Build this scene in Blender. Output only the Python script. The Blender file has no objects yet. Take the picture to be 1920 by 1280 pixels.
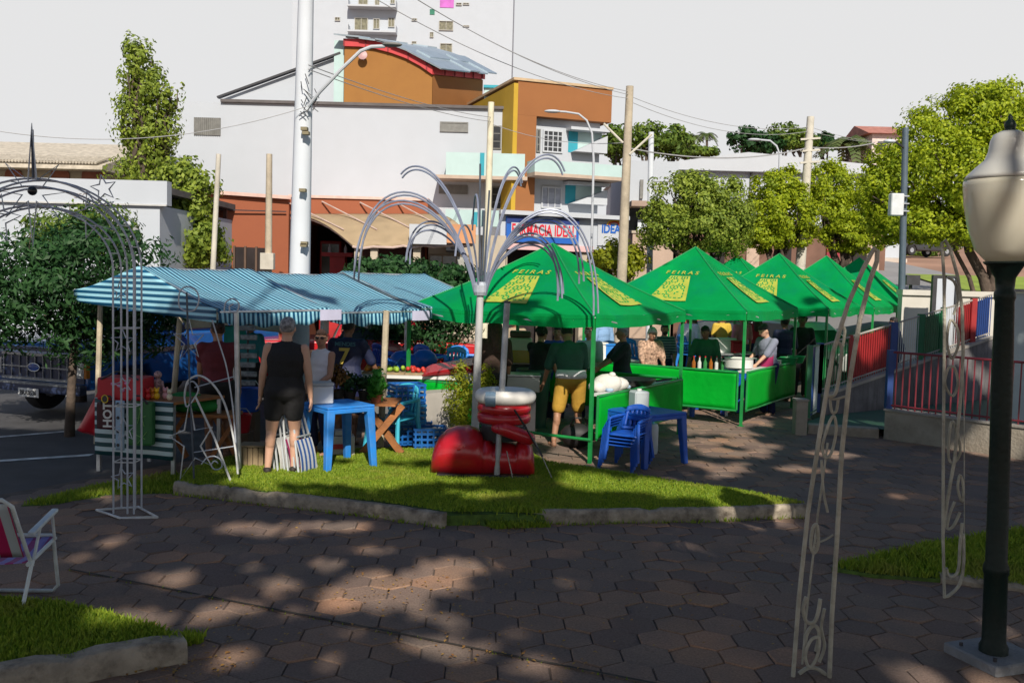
import bpy, bmesh, math, random
import numpy as np
from mathutils import Vector, Matrix
R = math.radians
PI = math.pi
scene = bpy.context.scene
COL = scene.collection
random.seed(7)
rng = np.random.default_rng(7)

# ---------------------------------------------------------------- camera
F, CAMH = 1780.0, 2.3
PITCH, ROLL = math.atan(120 / F), R(1.5)
CM = Matrix.Rotation(PI / 2 - PITCH, 3, 'X') @ Matrix.Rotation(ROLL, 3, 'Z')
cd = bpy.data.cameras.new('camera')
cd.sensor_width = 36.0
cd.lens = 36.0 * F / 1920
cd.clip_start, cd.clip_end = 0.1, 2000
cam = bpy.data.objects.new('camera', cd)
COL.objects.link(cam)
cam.matrix_world = Matrix.Translation((0, 0, CAMH)) @ CM.to_4x4()
scene.camera = cam

# ---------------------------------------------------------------- sky and sun
SUN_EL, SUN_AZ = R(37), R(171)          # azimuth clockwise from +Y: behind the camera, a little to its right
SUN = Vector((math.sin(SUN_AZ) * math.cos(SUN_EL), math.cos(SUN_AZ) * math.cos(SUN_EL), math.sin(SUN_EL)))
world = bpy.data.worlds.new('World')
scene.world = world
world.use_nodes = True
wt = world.node_tree
bg = wt.nodes['Background']
sky = wt.nodes.new('ShaderNodeTexSky')
sky.sky_type = 'NISHITA'
sky.sun_disc = False
sky.sun_elevation, sky.sun_rotation = SUN_EL, SUN_AZ
sky.air_density, sky.dust_density, sky.ozone_density = 1.1, 0.6, 5.0
tc = wt.nodes.new('ShaderNodeTexCoord')
sx = wt.nodes.new('ShaderNodeSeparateXYZ')
mr = wt.nodes.new('ShaderNodeMapRange')
mr.interpolation_type = 'SMOOTHSTEP'
mr.inputs[1].default_value, mr.inputs[2].default_value = 0.305, 0.37
mr.inputs[3].default_value, mr.inputs[4].default_value = 1.0, 0.0
mx = wt.nodes.new('ShaderNodeMix')
mx.data_type = 'RGBA'
wt.links.new(tc.outputs['Generated'], sx.inputs[0])
wt.links.new(sx.outputs[2], mr.inputs[0])
wt.links.new(mr.outputs[0], mx.inputs[0])
wt.links.new(sky.outputs[0], mx.inputs[6])
mx.inputs[7].default_value = (8.25, 8.25, 8.3, 1)     # milky haze low over the town
wt.links.new(mx.outputs[2], bg.inputs[0])
bg.inputs[1].default_value = 0.08
sd = bpy.data.lights.new('sun', 'SUN')
sd.energy, sd.angle, sd.color = 4.9, R(0.6), (1.0, 0.915, 0.79)
sun = bpy.data.objects.new('sun', sd)
COL.objects.link(sun)
sun.rotation_euler = (-SUN).to_track_quat('-Z', 'Y').to_euler()
vs = scene.view_settings
vs.view_transform, vs.look, vs.exposure, vs.gamma, vs.use_curve_mapping = 'Standard', 'None', 0.25, 1.0, False

# ---------------------------------------------------------------- helpers
def ray(px, py):
    return CM @ Vector(((px - 960) / F, -(py - 640) / F, -1))
def at(px, py, Y):
    d = ray(px, py)
    t = Y / d.y
    return Vector((d.x * t, Y, CAMH + d.z * t))
def gp(px, py, z=0.0):
    d = ray(px, py)
    t = (z - CAMH) / d.z
    return Vector((d.x * t, d.y * t, z))
def zof(px, py, Y):
    return at(px, py, Y).z
def xof(px, Y, py=520):
    return at(px, py, Y).x

class MB:
    def __init__(s):
        s.v, s.f = [], []
    def add(s, v, f):
        o = len(s.v)
        s.v += [Vector(p) for p in v]
        s.f += [tuple(i + o for i in q) for q in f]
        return s
    def box(s, c, d, rz=0, M=None):
        x, y, z = d[0] / 2, d[1] / 2, d[2] / 2
        m = M if M is not None else Matrix.Rotation(rz, 3, 'Z')
        c = Vector(c)
        v = [c + m @ Vector(p) for p in ((-x, -y, -z), (x, -y, -z), (x, y, -z), (-x, y, -z), (-x, -y, z), (x, -y, z), (x, y, z), (-x, y, z))]
        return s.add(v, [(0, 3, 2, 1), (4, 5, 6, 7), (0, 1, 5, 4), (1, 2, 6, 5), (2, 3, 7, 6), (3, 0, 4, 7)])
    def bx(s, x0, x1, y0, y1, z0, z1):
        return s.box(((x0 + x1) / 2, (y0 + y1) / 2, (z0 + z1) / 2), (abs(x1 - x0), abs(y1 - y0), abs(z1 - z0)))
    def bar(s, a, b, w, h=None, up=(0, 0, 1)):
        a, b = Vector(a), Vector(b)
        d = b - a
        y = d.normalized()
        u = Vector(up)
        if abs(y.dot(u)) > .99: u = Vector((0, 1, 0))
        x = y.cross(u).normalized()
        z = x.cross(y)
        M = Matrix((x, y, z)).transposed()
        return s.box((a + b) / 2, (w, d.length, h or w), M=M)
    def tube(s, pts, r, n=8, closed=False):
        pts = [Vector(p) for p in pts]
        k = len(pts)
        rs = list(r) if isinstance(r, (list, tuple)) else [r] * k
        v, f = [], []
        prev = None
        for i, p in enumerate(pts):
            if closed: t = (pts[(i + 1) % k] - pts[i - 1])
            else: t = pts[min(i + 1, k - 1)] - pts[max(i - 1, 0)]
            t = t.normalized() if t.length > 1e-9 else Vector((0, 0, 1))
            if prev is None:
                x = t.orthogonal().normalized()
            else:
                x = prev - t * prev.dot(t)
                x = x.normalized() if x.length > 1e-6 else t.orthogonal().normalized()
            prev = x
            y = t.cross(x)
            for j in range(n):
                a = 2 * PI * j / n
                v.append(p + (x * math.cos(a) + y * math.sin(a)) * rs[i])
        for i in range(k if closed else k - 1):
            i2 = (i + 1) % k
            for j in range(n):
                j2 = (j + 1) % n
                f.append((i * n + j, i * n + j2, i2 * n + j2, i2 * n + j))
        if not closed:
            f.append(tuple(range(n - 1, -1, -1)))
            f.append(tuple(range((k - 1) * n, k * n)))
        return s.add(v, f)
    def lathe(s, prof, c=(0, 0, 0), n=20, M=None, sx=1, sy=1):
        v, f = [], []
        m = M if M is not None else Matrix.Identity(3)
        c = Vector(c)
        for r, z in prof:
            for j in range(n):
                a = 2 * PI * j / n
                v.append(c + m @ Vector((max(r, 1e-4) * math.cos(a) * sx, max(r, 1e-4) * math.sin(a) * sy, z)))
        for i in range(len(prof) - 1):
            for j in range(n):
                j2 = (j + 1) % n
                f.append((i * n + j, i * n + j2, (i + 1) * n + j2, (i + 1) * n + j))
        f.append(tuple(range(n - 1, -1, -1)))
        f.append(tuple(range((len(prof) - 1) * n, len(prof) * n)))
        return s.add(v, f)
    def ell(s, c, r, n=14, M=None):
        r = (r, r, r) if not isinstance(r, (tuple, list)) else r
        prof = [(math.sin(PI * i / (n // 2)), -math.cos(PI * i / (n // 2))) for i in range(n // 2 + 1)]
        v, f = [], []
        m = M if M is not None else Matrix.Identity(3)
        c = Vector(c)
        for q, z in prof:
            for j in range(n):
                a = 2 * PI * j / n
                v.append(c + m @ Vector((max(q, 1e-3) * math.cos(a) * r[0], max(q, 1e-3) * math.sin(a) * r[1], z * r[2])))
        for i in range(len(prof) - 1):
            for j in range(n):
                j2 = (j + 1) % n
                f.append((i * n + j, i * n + j2, (i + 1) * n + j2, (i + 1) * n + j))
        f.append(tuple(range(n - 1, -1, -1)))
        f.append(tuple(range((len(prof) - 1) * n, len(prof) * n)))
        return s.add(v, f)
    def cap(s, a, b, ra, rb, n=10):
        a, b = Vector(a), Vector(b)
        d = (b - a)
        if d.length < 1e-6: return s.ell(a, ra, n)
        u = d.normalized()
        P, Q = [], []
        for i in range(4):
            t = PI / 2 * (1 - i / 3)
            P.append(a - u * ra * math.sin(t)); Q.append(max(ra * math.cos(t), ra * .03))
        for i in range(4):
            t = PI / 2 * (i / 3)
            P.append(b + u * rb * math.sin(t)); Q.append(max(rb * math.cos(t), rb * .03))
        return s.tube(P, Q, n)
    def prism(s, poly, a, b, axis='y'):
        """poly of (p, q) extruded from a to b along axis"""
        n = len(poly)
        def mk(p, q, t):
            return {'y': (p, t, q), 'z': (p, q, t), 'x': (t, p, q)}[axis]
        v = [mk(p, q, a) for p, q in poly] + [mk(p, q, b) for p, q in poly]
        f = [tuple(range(n)), tuple(range(2 * n - 1, n - 1, -1))]
        f += [(i, i + n, (i + 1) % n + n, (i + 1) % n) for i in range(n)]
        return s.add(v, f)
    def grid(s, fn, nu, nv):
        v = [fn(i / nu, j / nv) for j in range(nv + 1) for i in range(nu + 1)]
        f = [(j * (nu + 1) + i, j * (nu + 1) + i + 1, (j + 1) * (nu + 1) + i + 1, (j + 1) * (nu + 1) + i) for j in range(nv) for i in range(nu)]
        return s.add(v, f)
    def poly(s, pts):
        return s.add(pts, [tuple(range(len(pts)))])
    def xf(s, M):
        s.v = [M @ p for p in s.v]
        return s

WM = {}
def wm(o):
    return WM.get(o.name, Matrix.Identity(4)) if o is not None else Matrix.Identity(4)
def link_mesh(name, me, m=None, parent=None, loc=None, local=False):
    """one mesh object; me is in world space unless local"""
    o = bpy.data.objects.new(name, me)
    COL.objects.link(o)
    if m is not None: me.materials.append(m)
    if parent is not None:
        if not local: me.transform(wm(parent).inverted())
        o.parent = parent
        WM[o.name] = wm(parent)
    else:
        if not local and len(me.vertices):
            co = np.empty(len(me.vertices) * 3, np.float32)
            me.vertices.foreach_get('co', co)
            co = co.reshape(-1, 3)
            lo, hi = co.min(0), co.max(0)
            c = Vector((float(lo[0] + hi[0]) / 2, float(lo[1] + hi[1]) / 2, float(lo[2])))
            me.transform(Matrix.Translation(-c))
            o.location = c
        elif loc is not None:
            o.location = loc
        WM[o.name] = Matrix.Translation(o.location)
    return o
def obj(name, mb, m=None, parent=None, smooth=False, bevel=0, local=False, recalc=True, loc=None, seg=1, thick=0, sub=0):
    me = bpy.data.meshes.new(name)
    me.from_pydata([tuple(p) for p in mb.v], [], mb.f)
    if recalc or bevel or thick:
        bm = bmesh.new()
        bm.from_mesh(me)
        if recalc: bmesh.ops.recalc_face_normals(bm, faces=bm.faces)
        if bevel:
            es = [e for e in bm.edges if len(e.link_faces) == 2 and e.calc_face_angle(0) > R(35)]
            bmesh.ops.bevel(bm, geom=es, offset=bevel, segments=seg, profile=.6, affect='EDGES', clamp_overlap=True)
        if thick:
            bmesh.ops.solidify(bm, geom=bm.faces, thickness=thick)
        bm.to_mesh(me)
        bm.free()
    if smooth:
        me.polygons.foreach_set('use_smooth', [True] * len(me.polygons))
        if smooth != 'all':
            try: me.set_sharp_from_angle(angle=R(42))
            except Exception: pass
    return link_mesh(name, me, m, parent, loc, local)
def tag(o, label=None, cat=None, group=None, kind=None):
    if label: o['label'] = label
    if cat: o['category'] = cat
    if group: o['group'] = group
    if kind: o['kind'] = kind
    return o
def thing(name, label, cat, loc=(0, 0, 0), rz=0, group=None):
    o = bpy.data.objects.new(name, None)
    o.empty_display_size = .2
    COL.objects.link(o)
    o.location = loc
    o.rotation_euler = (0, 0, rz)
    WM[o.name] = Matrix.Translation(Vector(loc)) @ Matrix.Rotation(rz, 4, 'Z')
    return tag(o, label, cat, group)
def struct(name, mb, m, **k):
    return tag(obj(name, mb, m, **k), kind='structure')
def dup(root, loc=None, rz=None, label=None, group=None, scale=None):
    def rec(o, par):
        c = o.copy()
        COL.objects.link(c)
        if par is not None: c.parent = par
        for ch in list(o.children): rec(ch, c)
        return c
    c = rec(root, None)
    if loc is not None: c.location = loc
    if rz is not None: c.rotation_euler = (0, 0, rz)
    if label: c['label'] = label
    if group: c['group'] = group
    if scale: c.scale = (scale,) * 3 if not isinstance(scale, tuple) else scale
    return c

# ---------------------------------------------------------------- materials
MATS = {}
def mat(name, rgb, rough=.6, var=.12, scale=5, bump=0, bscale=60, metal=0, spec=.5, dirt_or_shade=None, dscale=1.5, damt=.5, transl=0, coat=0, streak=0):
    if name in MATS: return MATS[name]
    m = bpy.data.materials.new(name)
    m.use_nodes = True
    t = m.node_tree
    n, l = t.nodes, t.links
    b = n['Principled BSDF']
    b.inputs['Roughness'].default_value = rough
    b.inputs['Metallic'].default_value = metal
    b.inputs['Specular IOR Level'].default_value = spec
    if coat: b.inputs['Coat Weight'].default_value = coat
    c = n.new('ShaderNodeTexCoord')
    nz = n.new('ShaderNodeTexNoise')
    nz.inputs['Scale'].default_value = scale
    nz.inputs['Detail'].default_value = 5
    l.new(c.outputs['Object'], nz.inputs['Vector'])
    mp = n.new('ShaderNodeMapRange')
    mp.inputs[1].default_value, mp.inputs[2].default_value = .3, .7
    l.new(nz.outputs[0], mp.inputs[0])
    mix = n.new('ShaderNodeMix')
    mix.data_type = 'RGBA'
    mix.inputs[6].default_value = (*[x * (1 - var) for x in rgb], 1)
    mix.inputs[7].default_value = (*[min(x * (1 + var), 1) for x in rgb], 1)
    l.new(mp.outputs[0], mix.inputs[0])
    out = mix.outputs[2]
    if dirt_or_shade:
        n2 = n.new('ShaderNodeTexNoise')
        n2.inputs['Scale'].default_value = dscale
        n2.inputs['Detail'].default_value = 8
        n2.inputs['Roughness'].default_value = .65
        if streak:
            mpg = n.new('ShaderNodeMapping'); mpg.inputs['Scale'].default_value = (1, 1, streak)
            l.new(c.outputs['Object'], mpg.inputs['Vector']); l.new(mpg.outputs[0], n2.inputs['Vector'])
        else: l.new(c.outputs['Object'], n2.inputs['Vector'])
        m2 = n.new('ShaderNodeMapRange')
        m2.inputs[1].default_value, m2.inputs[2].default_value = .45, .72
        m2.inputs[4].default_value = damt
        l.new(n2.outputs[0], m2.inputs[0])
        mx2 = n.new('ShaderNodeMix')
        mx2.data_type = 'RGBA'
        l.new(m2.outputs[0], mx2.inputs[0])
        l.new(out, mx2.inputs[6])
        mx2.inputs[7].default_value = (*dirt_or_shade, 1)
        out = mx2.outputs[2]
    l.new(out, b.inputs['Base Color'])
    if bump:
        n3 = n.new('ShaderNodeTexNoise')
        n3.inputs['Scale'].default_value = bscale
        n3.inputs['Detail'].default_value = 4
        l.new(c.outputs['Object'], n3.inputs['Vector'])
        bp = n.new('ShaderNodeBump')
        bp.inputs['Strength'].default_value = bump
        bp.inputs['Distance'].default_value = .02
        l.new(n3.outputs[0], bp.inputs['Height'])
        l.new(bp.outputs[0], b.inputs['Normal'])
    if transl:
        tr = n.new('ShaderNodeBsdfTranslucent')
        l.new(out, tr.inputs[0])
        ms = n.new('ShaderNodeMixShader')
        ms.inputs[0].default_value = transl
        l.new(b.outputs[0], ms.inputs[1])
        l.new(tr.outputs[0], ms.inputs[2])
        l.new(ms.outputs[0], n['Material Output'].inputs[0])
    MATS[name] = m
    return m
def leafmat(name, a, b, transl=.35, rough=.55, patch=None):
    if name in MATS: return MATS[name]
    m = bpy.data.materials.new(name)
    m.use_nodes = True
    t = m.node_tree
    n, l = t.nodes, t.links
    p = n['Principled BSDF']
    p.inputs['Roughness'].default_value = rough
    p.inputs['Specular IOR Level'].default_value = .3
    g = n.new('ShaderNodeNewGeometry')
    mix = n.new('ShaderNodeMix')
    mix.data_type = 'RGBA'
    mix.inputs[6].default_value = (*a, 1)
    mix.inputs[7].default_value = (*b, 1)
    l.new(g.outputs['Random Per Island'], mix.inputs[0])
    src = mix.outputs[2]
    if patch:
        c = n.new('ShaderNodeTexCoord')
        nz = n.new('ShaderNodeTexNoise'); nz.inputs['Scale'].default_value = 1.7; nz.inputs['Detail'].default_value = 7; nz.inputs['Roughness'].default_value = .7
        l.new(c.outputs['Object'], nz.inputs['Vector'])
        mp = n.new('ShaderNodeMapRange'); mp.inputs[1].default_value, mp.inputs[2].default_value = .52, .72; mp.inputs[4].default_value = .8
        l.new(nz.outputs[0], mp.inputs[0])
        m3 = n.new('ShaderNodeMix'); m3.data_type = 'RGBA'
        l.new(mp.outputs[0], m3.inputs[0]); l.new(src, m3.inputs[6]); m3.inputs[7].default_value = (*patch, 1)
        src = m3.outputs[2]
    l.new(src, p.inputs['Base Color'])
    tr = n.new('ShaderNodeBsdfTranslucent')
    l.new(src, tr.inputs[0])
    ms = n.new('ShaderNodeMixShader')
    ms.inputs[0].default_value = transl
    l.new(p.outputs[0], ms.inputs[1])
    l.new(tr.outputs[0], ms.inputs[2])
    l.new(ms.outputs[0], n['Material Output'].inputs[0])
    MATS[name] = m
    return m
def stripemat(name, ca, cb, axis, period, duty=.5, rough=.5, transl=.2, off=0):
    if name in MATS: return MATS[name]
    m = bpy.data.materials.new(name)
    m.use_nodes = True
    t = m.node_tree
    n, l = t.nodes, t.links
    p = n['Principled BSDF']
    p.inputs['Roughness'].default_value = rough
    c = n.new('ShaderNodeTexCoord')
    s = n.new('ShaderNodeSeparateXYZ')
    l.new(c.outputs['Object'], s.inputs[0])
    a = n.new('ShaderNodeMath'); a.operation = 'MULTIPLY_ADD'
    a.inputs[1].default_value = 1 / period; a.inputs[2].default_value = 100 + off
    l.new(s.outputs['XYZ'.index(axis)], a.inputs[0])
    f = n.new('ShaderNodeMath'); f.operation = 'FRACT'
    l.new(a.outputs[0], f.inputs[0])
    g = n.new('ShaderNodeMath'); g.operation = 'GREATER_THAN'; g.inputs[1].default_value = duty
    l.new(f.outputs[0], g.inputs[0])
    mix = n.new('ShaderNodeMix'); mix.data_type = 'RGBA'
    mix.inputs[6].default_value = (*ca, 1); mix.inputs[7].default_value = (*cb, 1)
    l.new(g.outputs[0], mix.inputs[0])
    nz = n.new('ShaderNodeTexNoise'); nz.inputs['Scale'].default_value = 2.5; nz.inputs['Detail'].default_value = 6
    l.new(c.outputs['Object'], nz.inputs['Vector'])
    mm = n.new('ShaderNodeMix'); mm.data_type = 'RGBA'; mm.blend_type = 'MULTIPLY'; mm.inputs[0].default_value = .15
    l.new(mix.outputs[2], mm.inputs[6]); l.new(nz.outputs[0], mm.inputs[7])
    l.new(mm.outputs[2], p.inputs['Base Color'])
    tr = n.new('ShaderNodeBsdfTranslucent')
    l.new(mm.outputs[2], tr.inputs[0])
    ms = n.new('ShaderNodeMixShader'); ms.inputs[0].default_value = transl
    l.new(p.outputs[0], ms.inputs[1]); l.new(tr.outputs[0], ms.inputs[2])
    l.new(ms.outputs[0], n['Material Output'].inputs[0])
    MATS[name] = m
    return m

def text_mesh(body, size, depth=.004, bold=0, align='CENTER'):
    cu = bpy.data.curves.new('t', 'FONT')
    cu.body = body
    cu.size = size
    cu.extrude = depth
    cu.offset = bold
    cu.resolution_u = 3
    cu.align_x = align
    cu.align_y = 'CENTER'
    o = bpy.data.objects.new('t', cu)
    COL.objects.link(o)
    dg = bpy.context.evaluated_depsgraph_get()
    me = bpy.data.meshes.new_from_object(o.evaluated_get(dg))
    bpy.data.objects.remove(o)
    bpy.data.curves.remove(cu)
    return me
def text(name, body, size, m, parent, M, depth=.004, bold=0, local=False, sx=1):
    """lettering mesh; M maps text plane (x right, y up, z out) to the world"""
    me = text_mesh(body, size, depth, bold)
    me.transform(M @ Matrix.Diagonal((sx, 1, 1, 1)))
    me.materials.clear()
    return link_mesh(name, me, m, parent, local=local)
def frame(o, x, y):
    """4x4 with origin o, local x and y axes (z = x cross y)"""
    x = Vector(x).normalized(); y = Vector(y).normalized()
    z = x.cross(y).normalized(); y = z.cross(x)
    M = Matrix((x, y, z)).transposed().to_4x4()
    M.translation = Vector(o)
    return M

def quads_mesh(name, P):
    """P: (n,4,3) array of separate quads"""
    n = len(P)
    me = bpy.data.meshes.new(name)
    me.vertices.add(n * 4)
    me.vertices.foreach_set('co', np.ascontiguousarray(P, np.float32).ravel())
    me.loops.add(n * 4)
    me.loops.foreach_set('vertex_index', np.arange(n * 4, dtype=np.int32))
    me.polygons.add(n)
    me.polygons.foreach_set('loop_start', np.arange(0, n * 4, 4, dtype=np.int32))
    me.polygons.foreach_set('loop_total', np.full(n, 4, np.int32))
    me.update(calc_edges=True)
    return me
def unit(a):
    return a / np.maximum(np.linalg.norm(a, axis=1, keepdims=True), 1e-9)
def leaf_quads(C, N, size, rg, aspect=.55, jitter=.35):
    n = len(C)
    N = unit(N + rg.normal(0, .55, (n, 3)))
    U = unit(np.cross(N, rg.normal(0, 1, (n, 3))))
    V = np.cross(N, U)
    L = (size * (1 + rg.uniform(-jitter, jitter, n)))[:, None]
    W = L * aspect
    fold = N * W * .25
    return np.stack([C - U * L / 2, C + V * W / 2 + fold, C + U * L / 2, C - V * W / 2 + fold], axis=1)
def crown_points(blobs, n, clump=.22, nclump=26, rg=rng, inner=.62):
    """leaf positions gathered in clumps over a union of ellipsoids"""
    vol = np.array([b[1][0] * b[1][1] + b[1][0] * b[1][2] + b[1][1] * b[1][2] for b in blobs])
    cnt = (n * vol / vol.sum()).astype(int)
    C, N = [], []
    for (c, r), k in zip(blobs, cnt):
        c = np.array(c); r = np.array(r)
        d = unit(rg.normal(0, 1, (nclump, 3)))
        cc = c + d * r * rg.uniform(inner, 1.0, (nclump, 1))
        w = rg.uniform(.4, 1, nclump); w /= w.sum()
        idx = rg.choice(nclump, k, p=w)
        off = np.clip(rg.normal(0, 1, (k, 3)), -1.6, 1.6) * r * clump * rg.uniform(.6, 1.1, nclump)[idx][:, None]
        p = cc[idx] + off
        C.append(p); N.append(unit((p - c) / r) + off / np.maximum(r * clump, .01) * .5)
    return np.vstack(C), np.vstack(N)
# ================================================================ ground
U = Vector((.53, .848, 0))            # the direction in which the street and the row of stalls run
V = Vector((-.848, .53, 0))
STREET0 = Vector((-5.15, 9.35, 0))
def streetside(x, y):
    """metres to the left of the plaza's edge (positive = on the street)"""
    return (x - STREET0.x) * V.x + (y - STREET0.y) * V.y
m_soil = mat('dry_soil', (.12, .075, .05), .95, .25, 3, .5, 30)
m_asph = mat('asphalt', (.055, .055, .06), .9, .25, 2, .5, 120, dirt_or_shade=(.035, .035, .038), dscale=.6)
m_farroad = mat('far_road_asphalt', (.24, .235, .235), .9, .12, .5)
m_red = mat('red_earth', (.30, .17, .11), .95, .2, .3)
b = MB()
xs = [-400, -120, -60, -30, -15, 0, 4, 6, 7, 8, 9, 10, 11, 12, 13, 14, 16, 18, 20, 24, 28, 34, 45, 60, 90, 150, 400]
ys = [-60, -20, 0, 8, 16, 20, 21, 22, 23, 24, 25, 26, 28, 30, 32, 34, 37, 40, 44, 48, 56, 64, 74, 84, 100, 130, 180, 300, 700]
def terr(x, y):
    h = -.035
    if y > 40:
        t = min((y - 40) / 45, 1)
        h += 4.6 * t * t * (3 - 2 * t) * min(max((x + 40) / 60, 0.15), 1)
    if y > 85: h += (y - 85) * .05 if y < 200 else 5.75
    if x > 7 and y > 21.8:
        k = min((x - 7) / 3.5, 1); k = k * k * (3 - 2 * k)
        Y_ = [21.8, 24, 28, 36, 45, 75, 130, 900]; Z_ = [-.035, 1.1, 1.75, 2.6, 3.5, 5.2, 8, 16]
        h = max(h, k * float(np.interp(y, Y_, Z_)) - .035)
    return h
b.add([(x, y, terr(x, y)) for y in ys for x in xs],
      [(j * len(xs) + i, j * len(xs) + i + 1, (j + 1) * len(xs) + i + 1, (j + 1) * len(xs) + i) for j in range(len(ys) - 1) for i in range(len(xs) - 1)])
struct('ground', b, m_red, smooth='all', local=True)

# the street beside the stalls, and its painted bay lines
p0 = STREET0 - U * 30
b = MB().poly([p0 + Vector((0, 0, -.02)), STREET0 + U * 46 + Vector((0, 0, -.02)), STREET0 + U * 46 + V * 15 + Vector((0, 0, -.02)), p0 + V * 15 + Vector((0, 0, -.02))])
struct('road', b, m_asph)
m_line = mat('road_paint', (.62, .62, .60), .8, .25, 8, dirt_or_shade=(.12, .12, .12), dscale=5, damt=.8)
b = MB()
for (a, c) in (((-260, 838), (128, 806)), ((-260, 878), (172, 850)), ((60, 742), (128, 740))):
    A, C = gp(*a), gp(*c)
    w = Vector((.0, .07, 0))
    b.poly([A - w + Vector((0, 0, -.014)), C - w + Vector((0, 0, -.014)), C + w + Vector((0, 0, -.014)), A + w + Vector((0, 0, -.014))])
struct('road_markings', b, m_line)
# the wide street crossing in front of the shops, sunlit, and the road climbing away on the right
b = MB().poly([(-60, 20, -.017), (8, 20, -.017), (8, 40, -.017), (-60, 40, -.017)])
struct("street_crossing", b, m_asph)
b = MB()
b = MB()
rr = []
for y in (22.5, 23, 24, 25, 26, 28, 30, 32, 34, 37, 40, 44, 46):
    rr.append([(x, y, terr(x, y) + .03) for x in (7.6, 8, 9, 10, 11, 12, 13, 14, 16, 18)][:8 if y < 30 else 10])
for a, c in zip(rr, rr[1:]):
    for i in range(min(len(a), len(c)) - 1):
        b.poly([a[i], a[i + 1], c[i + 1], c[i]])
struct('climbing_road', b, m_farroad)
b = MB()
for x in range(8, 19):
    b.poly([(x, 46.1, terr(x, 46.1) + .15), (x + 1, 46.1, terr(x + 1, 46.1) + .15), (x + 1, 47.5, terr(x + 1, 47.5) + .2), (x, 47.5, terr(x, 47.5) + .2)])
    b.poly([(x, 46.1, terr(x, 46.1) - .1), (x + 1, 46.1, terr(x + 1, 46.1) - .1), (x + 1, 46.1, terr(x + 1, 46.1) + .15), (x, 46.1, terr(x, 46.1) + .15)])
struct('pavement', b, mat('pale_pavement', (.50, .44, .38), .9, .15, 1))

# plaza pavement: hexagonal concrete pavers, every one real with chamfered edges
m_pav = bpy.data.materials.new('hexagonal_pavers')
m_pav.use_nodes = True
t = m_pav.node_tree
n, l = t.nodes, t.links
p = n['Principled BSDF']
p.inputs['Roughness'].default_value = .88
p.inputs['Specular IOR Level'].default_value = .35
g = n.new('ShaderNodeNewGeometry')
cr = n.new('ShaderNodeValToRGB')
e = cr.color_ramp
e.elements[0].position, e.elements[0].color = 0, (.155, .10, .08, 1)
e.elements[1].position, e.elements[1].color = 1, (.37, .205, .125, 1)
x = e.elements.new(.3); x.color = (.20, .14, .112, 1)
x = e.elements.new(.6); x.color = (.30, .178, .112, 1)
x = e.elements.new(.8); x.color = (.195, .147, .118, 1)
l.new(g.outputs['Random Per Island'], cr.inputs[0])
c = n.new('ShaderNodeTexCoord')
nz = n.new('ShaderNodeTexNoise'); nz.inputs['Scale'].default_value = 1.1; nz.inputs['Detail'].default_value = 9; nz.inputs['Roughness'].default_value = .62
l.new(c.outputs['Object'], nz.inputs['Vector'])
mp = n.new('ShaderNodeMapRange'); mp.inputs[1].default_value, mp.inputs[2].default_value = .38, .68
l.new(nz.outputs[0], mp.inputs[0])
mix = n.new('ShaderNodeMix'); mix.data_type = 'RGBA'
l.new(mp.outputs[0], mix.inputs[0])
l.new(cr.outputs[0], mix.inputs[6])
mix.inputs[7].default_value = (.155, .117, .097, 1)
n2 = n.new('ShaderNodeTexNoise'); n2.inputs['Scale'].default_value = 70; n2.inputs['Detail'].default_value = 5
l.new(c.outputs['Object'], n2.inputs['Vector'])
mm = n.new('ShaderNodeMix'); mm.data_type = 'RGBA'; mm.blend_type = 'OVERLAY'; mm.inputs[0].default_value = .55
l.new(mix.outputs[2], mm.inputs[6]); l.new(n2.outputs[0], mm.inputs[7])
l.new(mm.outputs[2], p.inputs['Base Color'])
bp = n.new('ShaderNodeBump'); bp.inputs['Strength'].default_value = .5; bp.inputs['Distance'].default_value = .01
l.new(n2.outputs[0], bp.inputs['Height']); l.new(bp.outputs[0], p.inputs['Normal'])

RH = .178
def inpoly(x, y, P):
    c = False
    j = len(P) - 1
    for i in range(len(P)):
        if (P[i][1] > y) != (P[j][1] > y) and x < (P[j][0] - P[i][0]) * (y - P[i][1]) / (P[j][1] - P[i][1]) + P[i][0]: c = not c
        j = i
    return c
LZ = .12
lawn_px = [(335, 903), (430, 913), (560, 927), (700, 942), (845, 962), (985, 957), (1150, 954), (1330, 952), (1508, 944),
           (1400, 920), (1200, 893), (1030, 868), (985, 846), (800, 838), (690, 838), (590, 846), (470, 850), (400, 866), (345, 882)]
LAWN = [gp(x, y, LZ).xy for x, y in lawn_px]
NEAR = [gp(x, y, .13).xy for x, y in [(-340, 1085), (0, 1112), (120, 1122), (230, 1152), (300, 1172), (345, 1193), (230, 1212), (0, 1252), (-340, 1330)]]
RIGHT = [gp(x, y, .05).xy for x, y in [(1560, 1058), (1640, 1040), (1760, 1015), (1920, 990), (2150, 965), (2350, 1100), (2060, 1110), (1920, 1098), (1800, 1082), (1640, 1072)]]
random.seed(3)
b = MB()
DX, DY = math.sqrt(3) * RH, 1.5 * RH
ca, sa = math.cos(R(2.0)), math.sin(R(2.0))
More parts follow.
